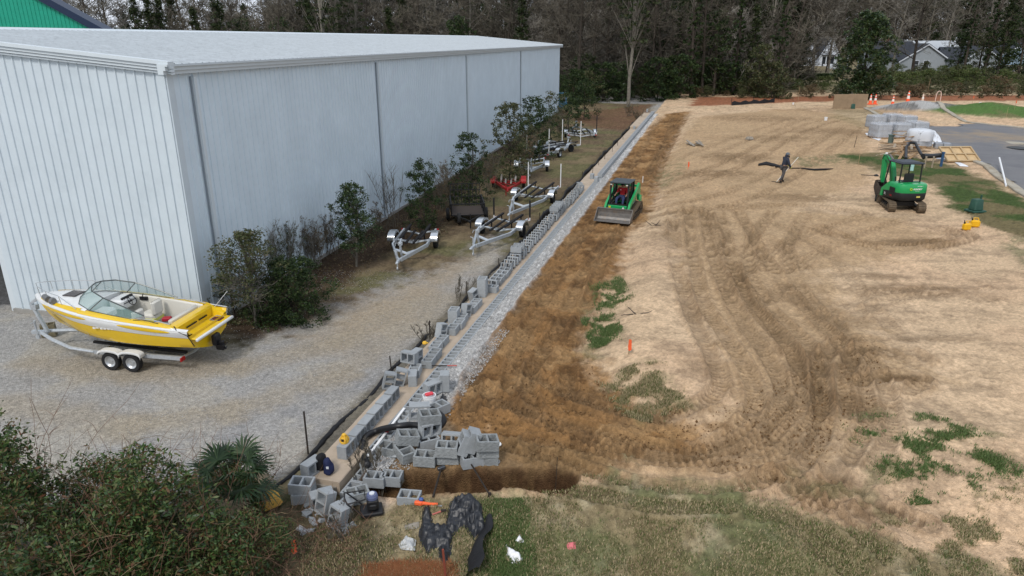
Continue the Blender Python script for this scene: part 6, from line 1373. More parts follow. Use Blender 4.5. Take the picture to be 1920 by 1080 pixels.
def track(parent, x, w_, prof, lug, name='track', wheels=(), out=1):
    """belt following a closed YZ profile, with lugs, and road wheels as sub-parts"""
    n = len(prof); P = [Vector((0, a, b)) for a, b in prof]; m = MB(); c = sum(P, Vector())/n
    ring = []
    for i, p in enumerate(P):
        q = (c-p).normalized()*.035; ring.append([(x-w_/2, p.y, p.z), (x+w_/2, p.y, p.z), (x+w_/2, p.y+q.y, p.z+q.z), (x-w_/2, p.y+q.y, p.z+q.z)])
    ring.append(ring[0]); m.sheet(ring, close=True)
    tot = 0; segs = [(P[i], P[(i+1) % n]) for i in range(n)]; nxt = 0
    for a, b in segs:
        L = (b-a).length; d = (b-a)/max(L, 1e-6); nn = Vector((0, -d.z, d.y)); nn = nn if nn.dot(a-c) > 0 else -nn
        while nxt < tot+L:
            p = a+d*(nxt-tot)+nn*.012; m.bar(p-Vector((w_/2, 0, 0))+Vector((x, 0, 0)), p+Vector((w_/2, 0, 0))+Vector((x, 0, 0)), lug*.45, .028, up=nn); nxt += lug
        tot += L
    o = m.build(name, trk, parent)
    for (y, z, r) in wheels:
        m = MB(); m.lathe([(0, x-w_*.46), (r*.5, x-w_*.46), (r*.55, x-w_*.38), (r, x-w_*.40), (r, x+w_*.40), (r*.55, x+w_*.38), (r*.5, x+w_*.46), (0, x+w_*.46)], 16, Matrix.Translation((0, y, z)), 'X'); m.build('road_wheel', trk, o, smooth=True)
    m = MB(); ys = [p.y for p in P]; zs = [p.z for p in P]; m.box((x, (min(ys)+max(ys))/2, (min(zs)+max(zs))*.42), (w_*.5, (max(ys)-min(ys))*.68, .12)); m.build('track_frame', mblk, o)
    return o
def rounded_track(L, H, n=9):
    r = H/2; P = []
    for i in range(n+1): a = -math.pi/2-math.pi*i/n; P.append((-(L/2-r)+r*math.cos(a), r+r*math.sin(a)))
    for i in range(n+1): a = math.pi/2-math.pi*i/n; P.append(((L/2-r)+r*math.cos(a), r+r*math.sin(a)))
    return P
def figure(name, label, J, bones, loc, rz, clothes=(), root='pelvis'):
    t0 = None
    def skin(nm, names, extra, mt, parent=None, only=None):
        idx = {k: i for i, k in enumerate(names)}; me = bpy.data.meshes.new(nm)
        E = [(idx[a], idx[b]) for a, b in bones if a in idx and b in idx and (only is None or (a, b) in only)]
        me.from_pydata([J[k][0] for k in names], E, []); o = bpy.data.objects.new(nm, me); COL.objects.link(o)
        s = o.modifiers.new('skin', 'SKIN'); s.use_smooth_shade = True
        if not me.skin_vertices: me.attributes
        for i, k in enumerate(names):
            r = (J[k][1] if not hasattr(J[k][1], '__len__') else J[k][1]); r = (r, r) if not hasattr(r, '__len__') else r
            me.skin_vertices[0].data[i].radius = (r[0]+extra, r[1]+extra)
        me.skin_vertices[0].data[idx[root] if root in idx else 0].use_root = True
        ss = o.modifiers.new('sub', 'SUBSURF'); ss.levels = ss.render_levels = 2; me.materials.append(mt)
        if parent: o.parent = parent
        return o
    body = skin(name, list(J.keys()), 0, mat('skin', (.30, .17, .11), .6)); body.location = loc; body.rotation_euler = (0, 0, rz); tag(body, label, 'person')
    for nm, names, ex, mt in clothes: skin(nm, names, ex, mt, body)
    return body
def hand_pts(J, B, wrist, base, d, curl, side, key):
    """palm and five short finger chains"""
    d = Vector(d).normalized(); s = Vector(side).normalized(); c = Vector(curl).normalized(); w_ = Vector(J[wrist][0]); pk = key+'palm'; J[pk] = (tuple(w_+d*.06), (.028, .018)); B.append((wrist, pk))
    for i, (off, L) in enumerate(((-.026, .065), (-.009, .075), (.009, .070), (.026, .055))):
        a = key+f'f{i}a'; b = key+f'f{i}b'; e = key+f'f{i}c'; p = w_+d*.09+s*off; J[a] = (tuple(p), .009); J[b] = (tuple(p+d*L*.5+c*L*.15), .008); J[e] = (tuple(p+d*L*.55+c*L*.75), .007); B += [(pk, a), (a, b), (b, e)]
    a = key+'ta'; b = key+'tb'; p = w_+d*.035-s*.035; J[a] = (tuple(p), .010); J[b] = (tuple(p-s*.012+d*.035+c*.02), .009); B += [(pk, a), (a, b)]
def head_parts(body, hp, face, cap, capm, brim=True, scale=1):
    """face features, cap: children of the person"""
    f = Vector(face).normalized(); s = f.cross(Vector((0, 0, 1))).normalized(); h = Vector(hp)
    m = MB(); m.lathe([(.0, -.005), (.016, .0), (.022, .02), (.0, .045)], 8, Matrix.Translation(h+f*.095+Vector((0, 0, -.02)))); m.build('nose', mat('skin', (.30, .17, .11), .6), body, smooth=True)
    for sg in (-1, 1):
        m = MB(); m.lathe([(0, -.011), (.011, 0), (0, .011)], 8, Matrix.Translation(h+f*.092+s*sg*.032+Vector((0, 0, .012)))); m.build('eye', mat('eye_dark', (.03, .025, .02), .3), body)
        m = MB(); m.box(h+s*sg*.086, (.02, .03, .055), math.atan2(f.y, f.x)+math.pi/2); m.build('ear', mat('skin', (.30, .17, .11), .6), body)
    m = MB(); m.box(h+f*.098+Vector((0, 0, -.055)), (.012, .045, .012), math.atan2(f.y, f.x)); m.build('mouth', mat('lips', (.22, .08, .07), .6), body)
    m = MB(); m.lathe([(.108, .02), (.112, .05), (.10, .10), (.06, .135), (0, .145)], 18, Matrix.Translation(h-f*.008)); 
    if brim: m.add([h+f*.09+s*.07+Vector((0, 0, .035)), h+f*.18+s*.04+Vector((0, 0, .02)), h+f*.18-s*.04+Vector((0, 0, .02)), h+f*.09-s*.07+Vector((0, 0, .035)), h+f*.09+s*.07+Vector((0, 0, .05)), h+f*.18+s*.04+Vector((0, 0, .03)), h+f*.18-s*.04+Vector((0, 0, .03)), h+f*.09-s*.07+Vector((0, 0, .05))], [(0, 1, 2, 3), (4, 5, 6, 7), (0, 1, 5, 4), (1, 2, 6, 5), (2, 3, 7, 6)])
    m.build(cap, capm, body, smooth=True)
def loader():
    c = at(1172, 398); c = Vector((5.33, 33.35, 0)); c.z = hz(c.x, c.y)+.02; fwd = Vector((-.40, -.916, 0)); rz = math.atan2(-fwd.x, fwd.y)
    t = thing('track_loader', 'green compact track loader with lowered steel bucket beside the block wall', 'loader', c, rz); t.scale = (1.0, 1.0, .86)
    prof = [(.82, .14), (.72, .03), (.55, 0), (-.60, 0), (-.80, .06), (-.98, .22), (-.98, .40), (-.82, .66), (-.68, .70), (-.50, .64), (.1, .46), (.74, .38), (.83, .27)]
    for s in (-1, 1): track(t, s*.66, .32, prof, .10, wheels=((.66, .19, .15), (.35, .14, .11), (.05, .14, .11), (-.25, .14, .11), (-.55, .14, .11), (-.72, .47, .18)))
    m = MB(); m.box((0, -.05, .42), (.96, 1.75, .40), bevel=.03); m.build('chassis', mblk, t)
    m = MB(); m.box((0, .80, .62), (.92, .12, .22), bevel=.02); m.build('front_panel', grn, t); m = MB(); m.box((.36, .865, .62), (.10, .008, .14)); m.build('warning_label', mat('label_yellow', (.65, .50, .03), .5), t); m = MB(); m.lathe([(0, 0), (.05, 0), (.05, .008), (0, .008)], 14, Matrix.Translation((-.30, .862, .62)) @ Matrix.Rotation(-math.pi/2, 4, 'X')); m.build('front_badge', mat('badge_white', (.7, .7, .7), .5), t)
    # engine cover at the rear
    m = MB(); m.prism([(-.98, .55), (-.98, 1.10), (-.85, 1.22), (-.45, 1.28), (-.45, .55)], -.46, .46, 'YZ'); m.build('engine_cover', grn, t); m = MB(); m.box((0, -.99, .85), (.7, .03, .4)); m.build('rear_grille', mblk, t)
    # cab frame: posts, roof, side screens
    m = MB(); 
    for s in (-1, 1):
        m.bar((s*.43, .62, .72), (s*.43, .50, 1.86), .07, .09); m.bar((s*.43, -.50, .9), (s*.43, -.45, 1.90), .07, .09); m.bar((s*.43, .60, .78), (s*.43, -.5, .95), .06, .08); m.bar((s*.43, .1, 1.4), (s*.43, -.46, 1.45), .03, .03)
        m.bar((s*.43, .05, .85), (s*.43, 0.02, 1.88), .04, .05)
    m.bar((-.43, .64, .74), (.43, .64, .74), .08, .08); m.build('cab_frame', mblk, t)
    m = MB(); m.box((0, .02, 1.93), (.98, 1.14, .09), bevel=.03); m.build('cab_roof', mat('roof_dark', (.045, .055, .06), .45, 0, .15, 4), t, smooth=True)
    m = MB(); 
    for s in (-1, 1):
        for k in range(9): m.bar((s*.425, -.44+.055*k, 1.0), (s*.425, -.42+.055*k, 1.85), .008, .012)
        for k in range(12): m.bar((s*.425, -.46, 1.0+.07*k), (s*.425, .02, 1.0+.07*k), .008, .012)
    m.build('side_screen', mblk, t); m = MB(); m.add([(-.40, -.47, 1.3), (.40, -.47, 1.3), (.40, -.45, 1.85), (-.40, -.45, 1.85)], [(0, 1, 2, 3)]); m.build('rear_window', mat('cab_glass', (.05, .06, .06), .1, alpha=.6), t)
    for s in (-1, 1): m = MB(); m.box((s*.38, .62, 1.85), (.13, .08, .09), bevel=.02); m.build('work_lamp', mblk, t); m = MB(); m.box((s*.38, .665, 1.85), (.09, .012, .06)); m.build('lamp_lens', mat('lamp_lens', (.55, .56, .52), .2), t)
    m = MB(); m.box((0, -.10, .90), (.50, .50, .14), bevel=.04); m.box((0, -.36, 1.15), (.48, .12, .5), bevel=.04); m.build('seat', mblk, t)
    for s in (-1, 1): m = MB(); m.tube([(s*.30, .25, .9), (s*.30, .28, 1.1), (s*.29, .33, 1.18)], [.03, .025, .03], 8); m.build('control_lever', mblk, t)
    # lift arms
    for s in (-1, 1):
        m = MB(); m.prism([(-1.10, .72), (-1.12, 1.20), (-1.02, 1.66), (-.86, 1.72), (-.60, 1.50), (.70, .86), (1.00, .52), (1.02, .24), (.86, .22), (.80, .48), (.58, .66), (-.62, 1.20), (-.78, 1.10), (-.86, .72)], s*.52 if s > 0 else -.62, s*.62 if s > 0 else -.52, 'YZ'); m.build('lift_arm', grn, t)
        m = MB(); m.tube([(s*.50, -.55, .70), (s*.50, .62, .62)], .035, 8); m.tube([(s*.50, .0, .66), (s*.50, .80, .58)], .022, 8); m.build('lift_cylinder', steelw, t)
        m = MB(); m.prism([(-1.16, .45), (-1.16, .95), (-.95, 1.02), (-.80, .80), (-.78, .5)], s*.63, s*.70, 'YZ'); m.build('rear_fender', grn, t)
    m = MB(); m.bar((-.5, -1.0, 1.5), (.5, -1.0, 1.5), .08, .12); m.build('arm_cross_tube', grn, t)
    m = MB(); m.tube([(.25, .82, .52), (.25, 1.12, .42)], .03, 7); m.tube([(-.25, .82, .52), (-.25, 1.12, .42)], .03, 7); m.box((0, 1.05, .30), (.9, .08, .34)); m.build('quick_coupler', mblk, t)
    # bucket
    m = MB(); W_ = .84; pr = [(1.12, .62), (1.10, .40), (1.12, .14), (1.22, .02), (1.75, .015), (1.76, .035), (1.24, .05), (1.16, .16), (1.14, .40), (1.17, .62)]
    m.prism(pr, -W_, W_, 'YZ')
    for s in (-1, 1): m.prism([(1.12, .62), (1.20, .64), (1.74, .04), (1.22, .02), (1.12, .14)], s*W_, s*(W_+.02), 'YZ')
    m.box((0, 1.15, .63), (2*W_, .09, .05)); m.build('bucket', steelw, t)
    # driver, sitting in the cab: a person is a thing of its own
    J = {'pelvis': ((0, -.10, 1.06), (.15, .12)), 'waist': ((0, -.13, 1.20), (.14, .105)), 'chest': ((0, -.12, 1.40), (.165, .115)), 'neckb': ((0, -.10, 1.54), (.07, .065)), 'neck': ((0, -.08, 1.60), .052), 'head': ((0, -.05, 1.69), (.075, .088)), 'top': ((0, -.05, 1.77), (.06, .07))}
    B = [('pelvis', 'waist'), ('waist', 'chest'), ('chest', 'neckb'), ('neckb', 'neck'), ('neck', 'head'), ('head', 'top')]
    for s, k in ((-1, 'l'), (1, 'r')):
        J.update({k+'sh': ((s*.19, -.11, 1.48), .062), k+'el': ((s*.27, .02, 1.25), .046), k+'wr': ((s*.29, .24, 1.20), .030), k+'hip': ((s*.10, -.05, 1.03), .095), k+'kn': ((s*.17, .38, 1.05), .062), k+'an': ((s*.17, .50, .72), .040), k+'toe': ((s*.18, .62, .68), .035)})
        B += [('chest', k+'sh'), (k+'sh', k+'el'), (k+'el', k+'wr'), ('pelvis', k+'hip'), (k+'hip', k+'kn'), (k+'kn', k+'an'), (k+'an', k+'toe')]
    for s, k in ((-1, 'l'), (1, 'r')): hand_pts(J, B, k+'wr', None, (0, .8, -.1), (0, 0, -1), (s, 0, 0), k)
    tors = ['pelvis', 'waist', 'chest', 'neckb', 'lsh', 'lel', 'rsh', 'rel']; legs = ['pelvis', 'lhip', 'lkn', 'lan', 'rhip', 'rkn', 'ran']
    d = figure('person', 'driver in red shirt and black cap sitting inside the green loader cab', J, B, c, rz, [('red_shirt', tors, .014, mat('red_shirt', (.36, .018, .022), .85)), ('blue_jeans', legs, .012, mat('blue_jeans', (.03, .045, .11), .9)), ('boots', ['lan', 'ltoe'], .02, mat('boot_brown', (.05, .035, .025), .8)), ('boots', ['ran', 'rtoe'], .02, mat('boot_brown', (.05, .035, .025), .8))])
    d.scale = (.95, .95, .86)
    head_parts(d, (0, -.05, 1.69), (0, 1, 0), 'black_cap', mat('cap_black', (.012, .012, .014), .8)); m = MB(); m.box((.08, .012, 1.43), (.05, .01, .04)); m.build('shirt_badge', mat('badge_white', (.7, .7, .7), .5), d)
loader()
def excavator():
    c = Vector((19.25, 34.0, 0)); c.z = hz(c.x, c.y); t = thing('mini_excavator', 'green and black mini excavator with open canopy parked at the sand edge', 'excavator', c, 0); t.scale = (1, 1, .93); S_ = 1.0
    U = Matrix.Rotation(R(-12), 4, 'Z')
    tm = []
    for s in (-1, 1):
        o = track(t, s*.66, .34, rounded_track(2.15, .50), .11, wheels=((.80, .25, .2), (-.80, .25, .2), (.4, .12, .09), (.1, .12, .09), (-.2, .12, .09), (-.5, .12, .09))); tm.append(o)
    m = MB(); m.box((0, 0, .36), (1.0, .9, .26), bevel=.03); m.lathe([(.42, 0), (.42, .14), (0, .14)], 20, Matrix.Translation((0, 0, .48))); m.build('undercarriage', mblk, t); tm.append(t)
    m = MB(); m.prism([(1.32, .04), (1.36, .38), (1.30, .40), (1.24, .2), (1.27, .04)], -.84, .84, 'YZ'); m.bar((-.4, .5, .30), (-.4, 1.28, .22), .09, .12); m.bar((.4, .5, .30), (.4, 1.28, .22), .09, .12); bl = m.build('blade', mblk, t)
    for o in [k for k in children(t)]: o.matrix_local = U @ o.matrix_local
    H = Matrix.Rotation(R(4), 4, 'Z'); hs = []
    def hb(m, nm, mt, **k): o = m.build(nm, mt, t, **k); o.matrix_local = H; return o
    # upper body: rounded rear
    def shell(z0, z1, r, yc, sc_=1, n=18, sx=.80, top=1.0):
        P = []
        for i in range(n+1):
            a = math.pi+math.pi*i/n; e = .55; ca, sa = math.cos(a), math.sin(a)
            P.append((sx*math.copysign(abs(ca)**e, ca), yc+.62*math.copysign(abs(sa)**.75, sa)))
        P += [(sx, .35), (-sx, .35)]; return P
    P0 = shell(0, 0, 0, -.30); m = MB(); V = []; zs = [.60, .66, .98, 1.0]; sc_ = [.93, .98, 1.0, .99]
    m.sheet([[(x*k, y*k, z) for x, y in P0] for z, k in zip(zs, sc_)], close=True); m.add([(x*.93, y*.93, .60) for x, y in P0], [tuple(range(len(P0)))]); m.add([(x*.99, y*.99, 1.0) for x, y in P0], [tuple(range(len(P0)))]); hb(m, 'lower_body', mblk, smooth=True)
    P1 = shell(0, 0, 0, -.30); m = MB(); zs = [1.005, 1.03, 1.36, 1.44, 1.47]; sc_ = [.985, 1.0, .99, .95, .86]
    P1 = [(x, min(y, .02)) for x, y in P1]; m.sheet([[(x*k, -.3+(y+.3)*k, z) for x, y in P1] for z, k in zip(zs, sc_)], close=True); m.add([(x*.86, -.3+(y+.3)*.86, 1.47) for x, y in P1], [tuple(range(len(P1)))]); hb(m, 'engine_cover', grn, smooth=True)
    m = MB(); m.box((-.803, -.35, 1.12), (.02, .42, .24)); 
    for k in range(5): m.box((-.815, -.35, 1.03+.045*k), (.012, .40, .014))
    hb(m, 'side_grille', mblk); m = MB(); m.prism([(.02, 1.0), (.02, 1.46), (.55, 1.02), (.60, .62), (.45, .62), (.40, .95)], -.80, -.70, 'YZ'); hb(m, 'side_panel', grn)
    m = MB(); m.prism([(.02, 1.0), (.02, 1.40), (.45, 1.02)], .70, .80, 'YZ'); hb(m, 'side_panel', grn)
    m = MB(); m.box((0, .42, .98), (1.36, .80, .06)); hb(m, 'floor', mblk)
    m = MB(); m.box((.0, .0, 1.42), (.52, .50, .14), bevel=.05); m.box((0, -.25, 1.68), (.50, .12, .48), bevel=.05); m.box((0, -.05, 1.25), (.6, .4, .3)); hb(m, 'seat', mblk, smooth=True)
    m = MB(); m.bar((-.52, -.36, 1.40), (.52, -.36, 1.40), .08, .12); 
    for s in (-1, 1): m.bar((s*.52, -.36, 1.42), (s*.50, -.34, 2.40), .06, .06); m.bar((s*.60, .72, .98), (s*.52, .62, 2.40), .055, .055)
    m.bar((-.5, -.34, 1.48), (.5, -.34, 1.48), .05, .05); hb(m, 'canopy_frame', mblk)
    m = MB(); m.box((0, .16, 2.44), (1.16, 1.20, .08), bevel=.035); m.box((0, .16, 2.485), (.9, .9, .02)); hb(m, 'canopy_roof', mat('canopy_grey', (.030, .036, .048), .5, 0, .15, 4), smooth=True)
    for s in (-1, 1): m = MB(); m.tube([(s*.3, .28, 1.35), (s*.3, .32, 1.58)], .022, 7); m.box((s*.3, .33, 1.6), (.05, .06, .09), bevel=.015); m.box((s*.32, .2, 1.32), (.14, .36, .1)); hb(m, 'control_lever', mblk)
    m = MB(); m.tube([(-.1, .62, 1.0), (-.1, .60, 1.5)], .015, 6); m.tube([(.1, .62, 1.0), (.1, .60, 1.5)], .015, 6); hb(m, 'travel_lever', mblk)
    # boom, arm, bucket
    m = MB(); m.box((.0, .78, .80), (.34, .34, .44), bevel=.04); hb(m, 'swing_post', mblk)
    m = MB(); m.prism([(.72, .78), (.90, .72), (1.12, 1.45), (1.26, 1.95), (1.55, 2.26), (1.95, 2.34), (1.94, 2.48), (1.58, 2.46), (1.20, 2.22), (1.02, 1.92), (.86, 1.45)], -.10, .10, 'YZ'); hb(m, 'boom', grn)
    m = MB(); m.prism([(1.80, 2.50), (1.98, 2.54), (2.06, 2.36), (1.96, 1.4), (1.92, 1.02), (1.80, 1.02), (1.78, 1.6), (1.80, 2.3)], -.085, .085, 'YZ'); hb(m, 'arm', grn)
    m = MB(); m.tube([(0, .98, .80), (0, 1.22, 1.35)], .05, 9); m.tube([(0, 1.22, 1.35), (0, 1.42, 1.95)], .028, 8); m.tube([(0, 1.25, 2.38), (0, 1.60, 2.58)], .045, 8); m.tube([(0, 1.60, 2.58), (0, 1.90, 2.54)], .025, 8); m.tube([(0, 2.06, 2.3), (0, 2.08, 1.7)], .045, 8); m.tube([(0, 2.08, 1.7), (0, 2.10, 1.2)], .025, 8); hb(m, 'hydraulic_cylinder', steelw)
    m = MB()
    for s in (-1, 1): m.tube([(s*.12, .80, 1.0), (s*.14, 1.02, 1.6), (s*.13, 1.25, 2.2), (s*.12, 1.6, 2.50), (s*.11, 1.86, 2.52), (s*.11, 2.0, 2.3)], .016, 6)
    hb(m, 'hydraulic_hose', mblk); m = MB(); m.box((0, 1.9, 2.60), (.12, .10, .10), bevel=.02); hb(m, 'lamp', mat('badge_white', (.7, .7, .7), .5))
    m = MB(); m.prism([(1.80, 1.05), (1.98, 1.05), (2.02, .78), (1.86, .45), (1.55, .38), (1.30, .50), (1.24, .54), (1.24, .46), (1.50, .28), (1.90, .32), (2.14, .70), (2.08, 1.10), (1.9, 1.16)], -.24, .24, 'YZ')
    for s in (-1, 1): m.prism([(1.26, .5), (1.52, .34), (1.88, .40), (2.04, .72), (1.98, 1.05), (1.80, 1.02)], s*.24, s*.26, 'YZ')
    hb(m, 'bucket', mat('bucket_dirty', (.07, .055, .045), .7, .2, .4, 6))
    # markings
    wt = mat('marking_white', (.75, .76, .75), .5); B_ = H @ Matrix.Translation((.12, -.932, 1.24)) @ Matrix.Rotation(math.pi/2, 4, 'X')
    ge = mat('green_emblem', (.50, .62, .02), .5); m = MB(); m.tube([(.052*math.cos(a), .052*math.sin(a), 0) for a in [k*2*math.pi/16 for k in range(17)]], .014, 5); o = m.build('emblem', ge, t); o.matrix_local = H @ Matrix.Translation((-.22, -.928, 1.22)) @ Matrix.Rotation(math.pi/2, 4, 'X')
    text_mesh('SUNBELT', .105, wt, t, H @ Matrix.Translation((.10, -.93, 1.22)) @ Matrix.Rotation(math.pi/2, 4, 'X'), shear=.2, bold=.004); text_mesh('RENTALS', .05, wt, t, H @ Matrix.Translation((.10, -.93, 1.13)) @ Matrix.Rotation(math.pi/2, 4, 'X')); text_mesh('SK35SR-7', .07, wt, t, H @ Matrix.Translation((.22, -.915, 1.37)) @ Matrix.Rotation(math.pi/2-.15, 4, 'X'))
    text_mesh('350', .12, mat('marking_red', (.45, .02, .03), .5), t, H @ Matrix.Translation((-.812, -.30, .80)) @ Matrix.Rotation(-math.pi/2, 4, 'Z') @ Matrix.Rotation(math.pi/2, 4, 'X')); text_mesh('7L', .16, wt, t, H @ Matrix.Translation((-.812, .18, .80)) @ Matrix.Rotation(-math.pi/2, 4, 'Z') @ Matrix.Rotation(math.pi/2, 4, 'X'))
    m = MB(); m.box((.20, -.925, .82), (.18, .012, .08)); hb(m, 'yellow_plate', mat('plate_yellow', (.55, .48, .12), .5))
excavator()
def worker():
    c = at(1466, 342)
    # faces to the right (+x), leaning a little, mid step
    J = {'pelvis': ((0, 0, .93), (.13, .14)), 'waist': ((.02, 0, 1.08), (.115, .14)), 'chest': ((.06, 0, 1.30), (.125, .17)), 'neckb': ((.09, 0, 1.45), (.065, .07)), 'neck': ((.11, 0, 1.50), .052), 'head': ((.14, 0, 1.60), (.085, .072)), 'top': ((.13, 0, 1.68), (.07, .06)),
         'lsh': ((.07, .19, 1.40), .060), 'lel': ((.12, .26, 1.13), .045), 'lwr': ((.30, .17, .98), .030), 'rsh': ((.08, -.19, 1.40), .060), 'rel': ((.14, -.27, 1.14), .045), 'rwr': ((.33, -.17, .90), .030),
         'lhip': ((.0, .10, .88), .095), 'lkn': ((.10, .11, .50), .065), 'lan': ((.02, .12, .10), .042), 'ltoe': ((.18, .12, .045), .035), 'rhip': ((.0, -.10, .88), .095), 'rkn': ((-.02, -.11, .50), .065), 'ran': ((-.22, -.12, .12), .042), 'rtoe': ((-.07, -.12, .045), .035)}
    B = [('pelvis', 'waist'), ('waist', 'chest'), ('chest', 'neckb'), ('neckb', 'neck'), ('neck', 'head'), ('head', 'top')]
    for k in 'lr': B += [('chest', k+'sh'), (k+'sh', k+'el'), (k+'el', k+'wr'), ('pelvis', k+'hip'), (k+'hip', k+'kn'), (k+'kn', k+'an'), (k+'an', k+'toe')]
    hand_pts(J, B, 'lwr', None, (.7, -.3, -.4), (0, -.7, -.5), (.3, .3, .8), 'l'); hand_pts(J, B, 'rwr', None, (.6, .4, -.4), (0, .7, -.5), (.3, -.3, .8), 'r')
    tors = ['pelvis', 'waist', 'chest', 'neckb', 'lsh', 'lel', 'lwr', 'rsh', 'rel', 'rwr']; legs = ['pelvis', 'lhip', 'lkn', 'lan', 'rhip', 'rkn', 'ran']
    hood = mat('navy_hoodie', (.030, .036, .055), .9, 0, .2, 5); rz = .1; glove = mat('lime_glove', (.55, .70, .05), .7)
    J2 = J
    d = figure('person', 'worker in dark hooded jacket and grey trousers holding a rake on the sand', J, B, c, rz, [('hooded_jacket', tors, .030, hood), ('grey_trousers', legs, .022, mat('grey_trousers', (.075, .072, .075), .9)), ('boots', ['lan', 'ltoe'], .022, mat('boot_dark', (.02, .018, .016), .8)), ('boots', ['ran', 'rtoe'], .022, mat('boot_dark', (.02, .018, .016), .8)),
        ('glove', ['lwr', 'lpalm'], .016, glove), ('glove', ['rwr', 'rpalm'], .016, glove)])
    head_parts(d, (.14, 0, 1.60), (1, 0, -.1), 'grey_cap', mat('cap_grey', (.12, .14, .16), .8))
    m = MB(); m.lathe([(.095, -.10), (.11, -.06), (.10, .02), (.085, .07)], 14, Matrix.Translation((.105, 0, 1.57))); m.build('hood', hood, d, smooth=True)
    m = MB(); m.box((.24, 0, 1.50), (.05, .12, .12), bevel=.02); m.build('beard', mat('beard_black', (.012, .010, .010), .9), d, smooth=True)
    M = Matrix.Translation(c) @ Matrix.Rotation(rz, 4, 'Z'); a = M @ Vector((-.42, -.12, .04)); b = M @ Vector((.76, -.08, 1.48)); h1 = M @ Vector((.36, -.1, .9))
    t = thing('garden_rake', 'pale handled rake held by the standing worker', 'rake', a); m = MB(); m.tube([(0, 0, 0), b-a], .019, 7); m.build('handle', mat('rake_handle', (.66, .64, .58), .6), t); m = MB(); m.bar((-.3, .25, .02), (.25, -.22, .02), .03, .04)
    for k in range(12): q = Vector((-.3, .25, .0)).lerp(Vector((.25, -.22, 0)), k/11); m.bar(q, q+Vector((0, 0, -.06)), .008, .008)
    m.build('head', mblk, t)
worker()
# ------------------------------------------------------------------ ROAD AND YARD ON THE RIGHT
def road():
    L_ = [(1623, 197), (1668, 222), (1720, 248), (1767, 272), (1800, 288), (1847, 309), (1887, 340), (1925, 362), (2010, 420)]; R_ = [(1747, 195), (1780, 208), (1813, 222), (1860, 228), (1925, 234), (2200, 245)]
    z = .75
    P = [tuple(atz(a, b, z)[:2]) for a, b in L_]+[tuple(atz(a, b, z)[:2]) for a, b in [(2500, 700), (3400, 420)]]+[tuple(atz(a, b, z)[:2]) for a, b in reversed(R_)]
    A = np.array(P); x0, y0 = A.min(0); x1, y1 = A.max(0); x1 = min(x1, 130); st = .6; gx, gy = np.meshgrid(np.arange(x0, x1+st, st), np.arange(y0, y1+st, st), indexing='ij'); s = poly_sd(P, gx, gy)
    s = np.minimum(s, 1.3*(-(gd_ := (1.15-np.hypot((gx-GPILE.x)/5.2, (gy-GPILE.y)/2.8))))*4)
    a_, b_ = atz(1640, 240, z), atz(1815, 226, z); nn_ = Vector((b_.y-a_.y, -(b_.x-a_.x), 0)).normalized(); ln = (gx-a_.x)*nn_.x+(gy-a_.y)*nn_.y; s = np.minimum(s, ln+(fbm(gx*.35, gy*.35, 12, 4)-.5)*7)
    # pull the outline cells onto the polygon edge so the road has a straight edge under the kerb
    h = base_h(gx, gy)+.05; k = s > -st*.35
    idx = -np.ones(gx.shape, int); V = []; Fs = []
    for i in range(gx.shape[0]):
        for j in range(gx.shape[1]):
            if k[i, j]: idx[i, j] = len(V); V.append((gx[i, j], gy[i, j], h[i, j]))
    for i in range(gx.shape[0]-1):
        for j in range(gx.shape[1]-1):
            q = (idx[i, j], idx[i+1, j], idx[i+1, j+1], idx[i, j+1])
            if min(q) >= 0: Fs.append(q)
    am = mat('asphalt', (.13, .13, .14), .85, 0, .12, .5, .3, 30, col2=(.17, .17, .175), dirt=((.30, .225, .14), .075, .50)); n = am.node_tree
    m = MB(); m.add(V, Fs); o = m.build('road', am, None, smooth='all'); tag(o, kind='structure')
    km = mat('kerb_concrete', (.36, .33, .27), .9, 0, .15, 2, dirt=((.26, .20, .13), .8, .5))
    for pts, lab in ((L_, 'near'), (R_, 'far')):
        Q = [atz(a, b, z) for a, b in pts]; D = []; 
        for a, b in zip(Q, Q[1:]):
            n_ = max(1, int((b-a).length/1.0)); D += [a.lerp(b, i/n_) for i in range(n_)]
        D.append(Q[-1]); G_ = []
        for i, p in enumerate(D):
            t = (D[min(i+1, len(D)-1)]-D[max(i-1, 0)]); t.z = 0; t.normalize(); nn = Vector((-t.y, t.x, 0)); z_ = hz(p.x, p.y)
            G_.append([tuple(p+nn*o_*1.0)[:2]+(z_+hh,) for o_, hh in ((-.22, -.05), (-.22, .09), (-.17, .13), (.10, .13), (.16, .09), (.32, .065), (.34, -.05))])
        m = MB(); m.sheet(G_); o = m.build('kerb', km, None, smooth=True); tag(o, kind='structure')
    a, b = atz(1623, 197, z), atz(1747, 195, z); m = MB(); m.bar(Vector((a.x, a.y, hz(a.x, a.y)+.08)), Vector((b.x, b.y, hz(b.x, b.y)+.08)), .3, .14); o = m.build('kerb', km); tag(o, kind='structure')
    # manhole / drain covers on the road
    for px, py, lab in ((1905, 222, 'pale oval drain cover on the asphalt at the right edge, the upper one'), (1912, 276, 'dark low drain cover on the asphalt at the right edge, the lower one')):
        p = atz(px, py if py > 230 else 262, z); m = MB(); m.lathe([(0, .0), (.8, 0), (.85, -.03), (0, -.03)], 20); o = m.build('drain_cover', km if py < 230 else mblk, None, loc=(p.x, p.y, hz(p.x, p.y)+.10)); tag(o, lab, 'drain cover')
road()
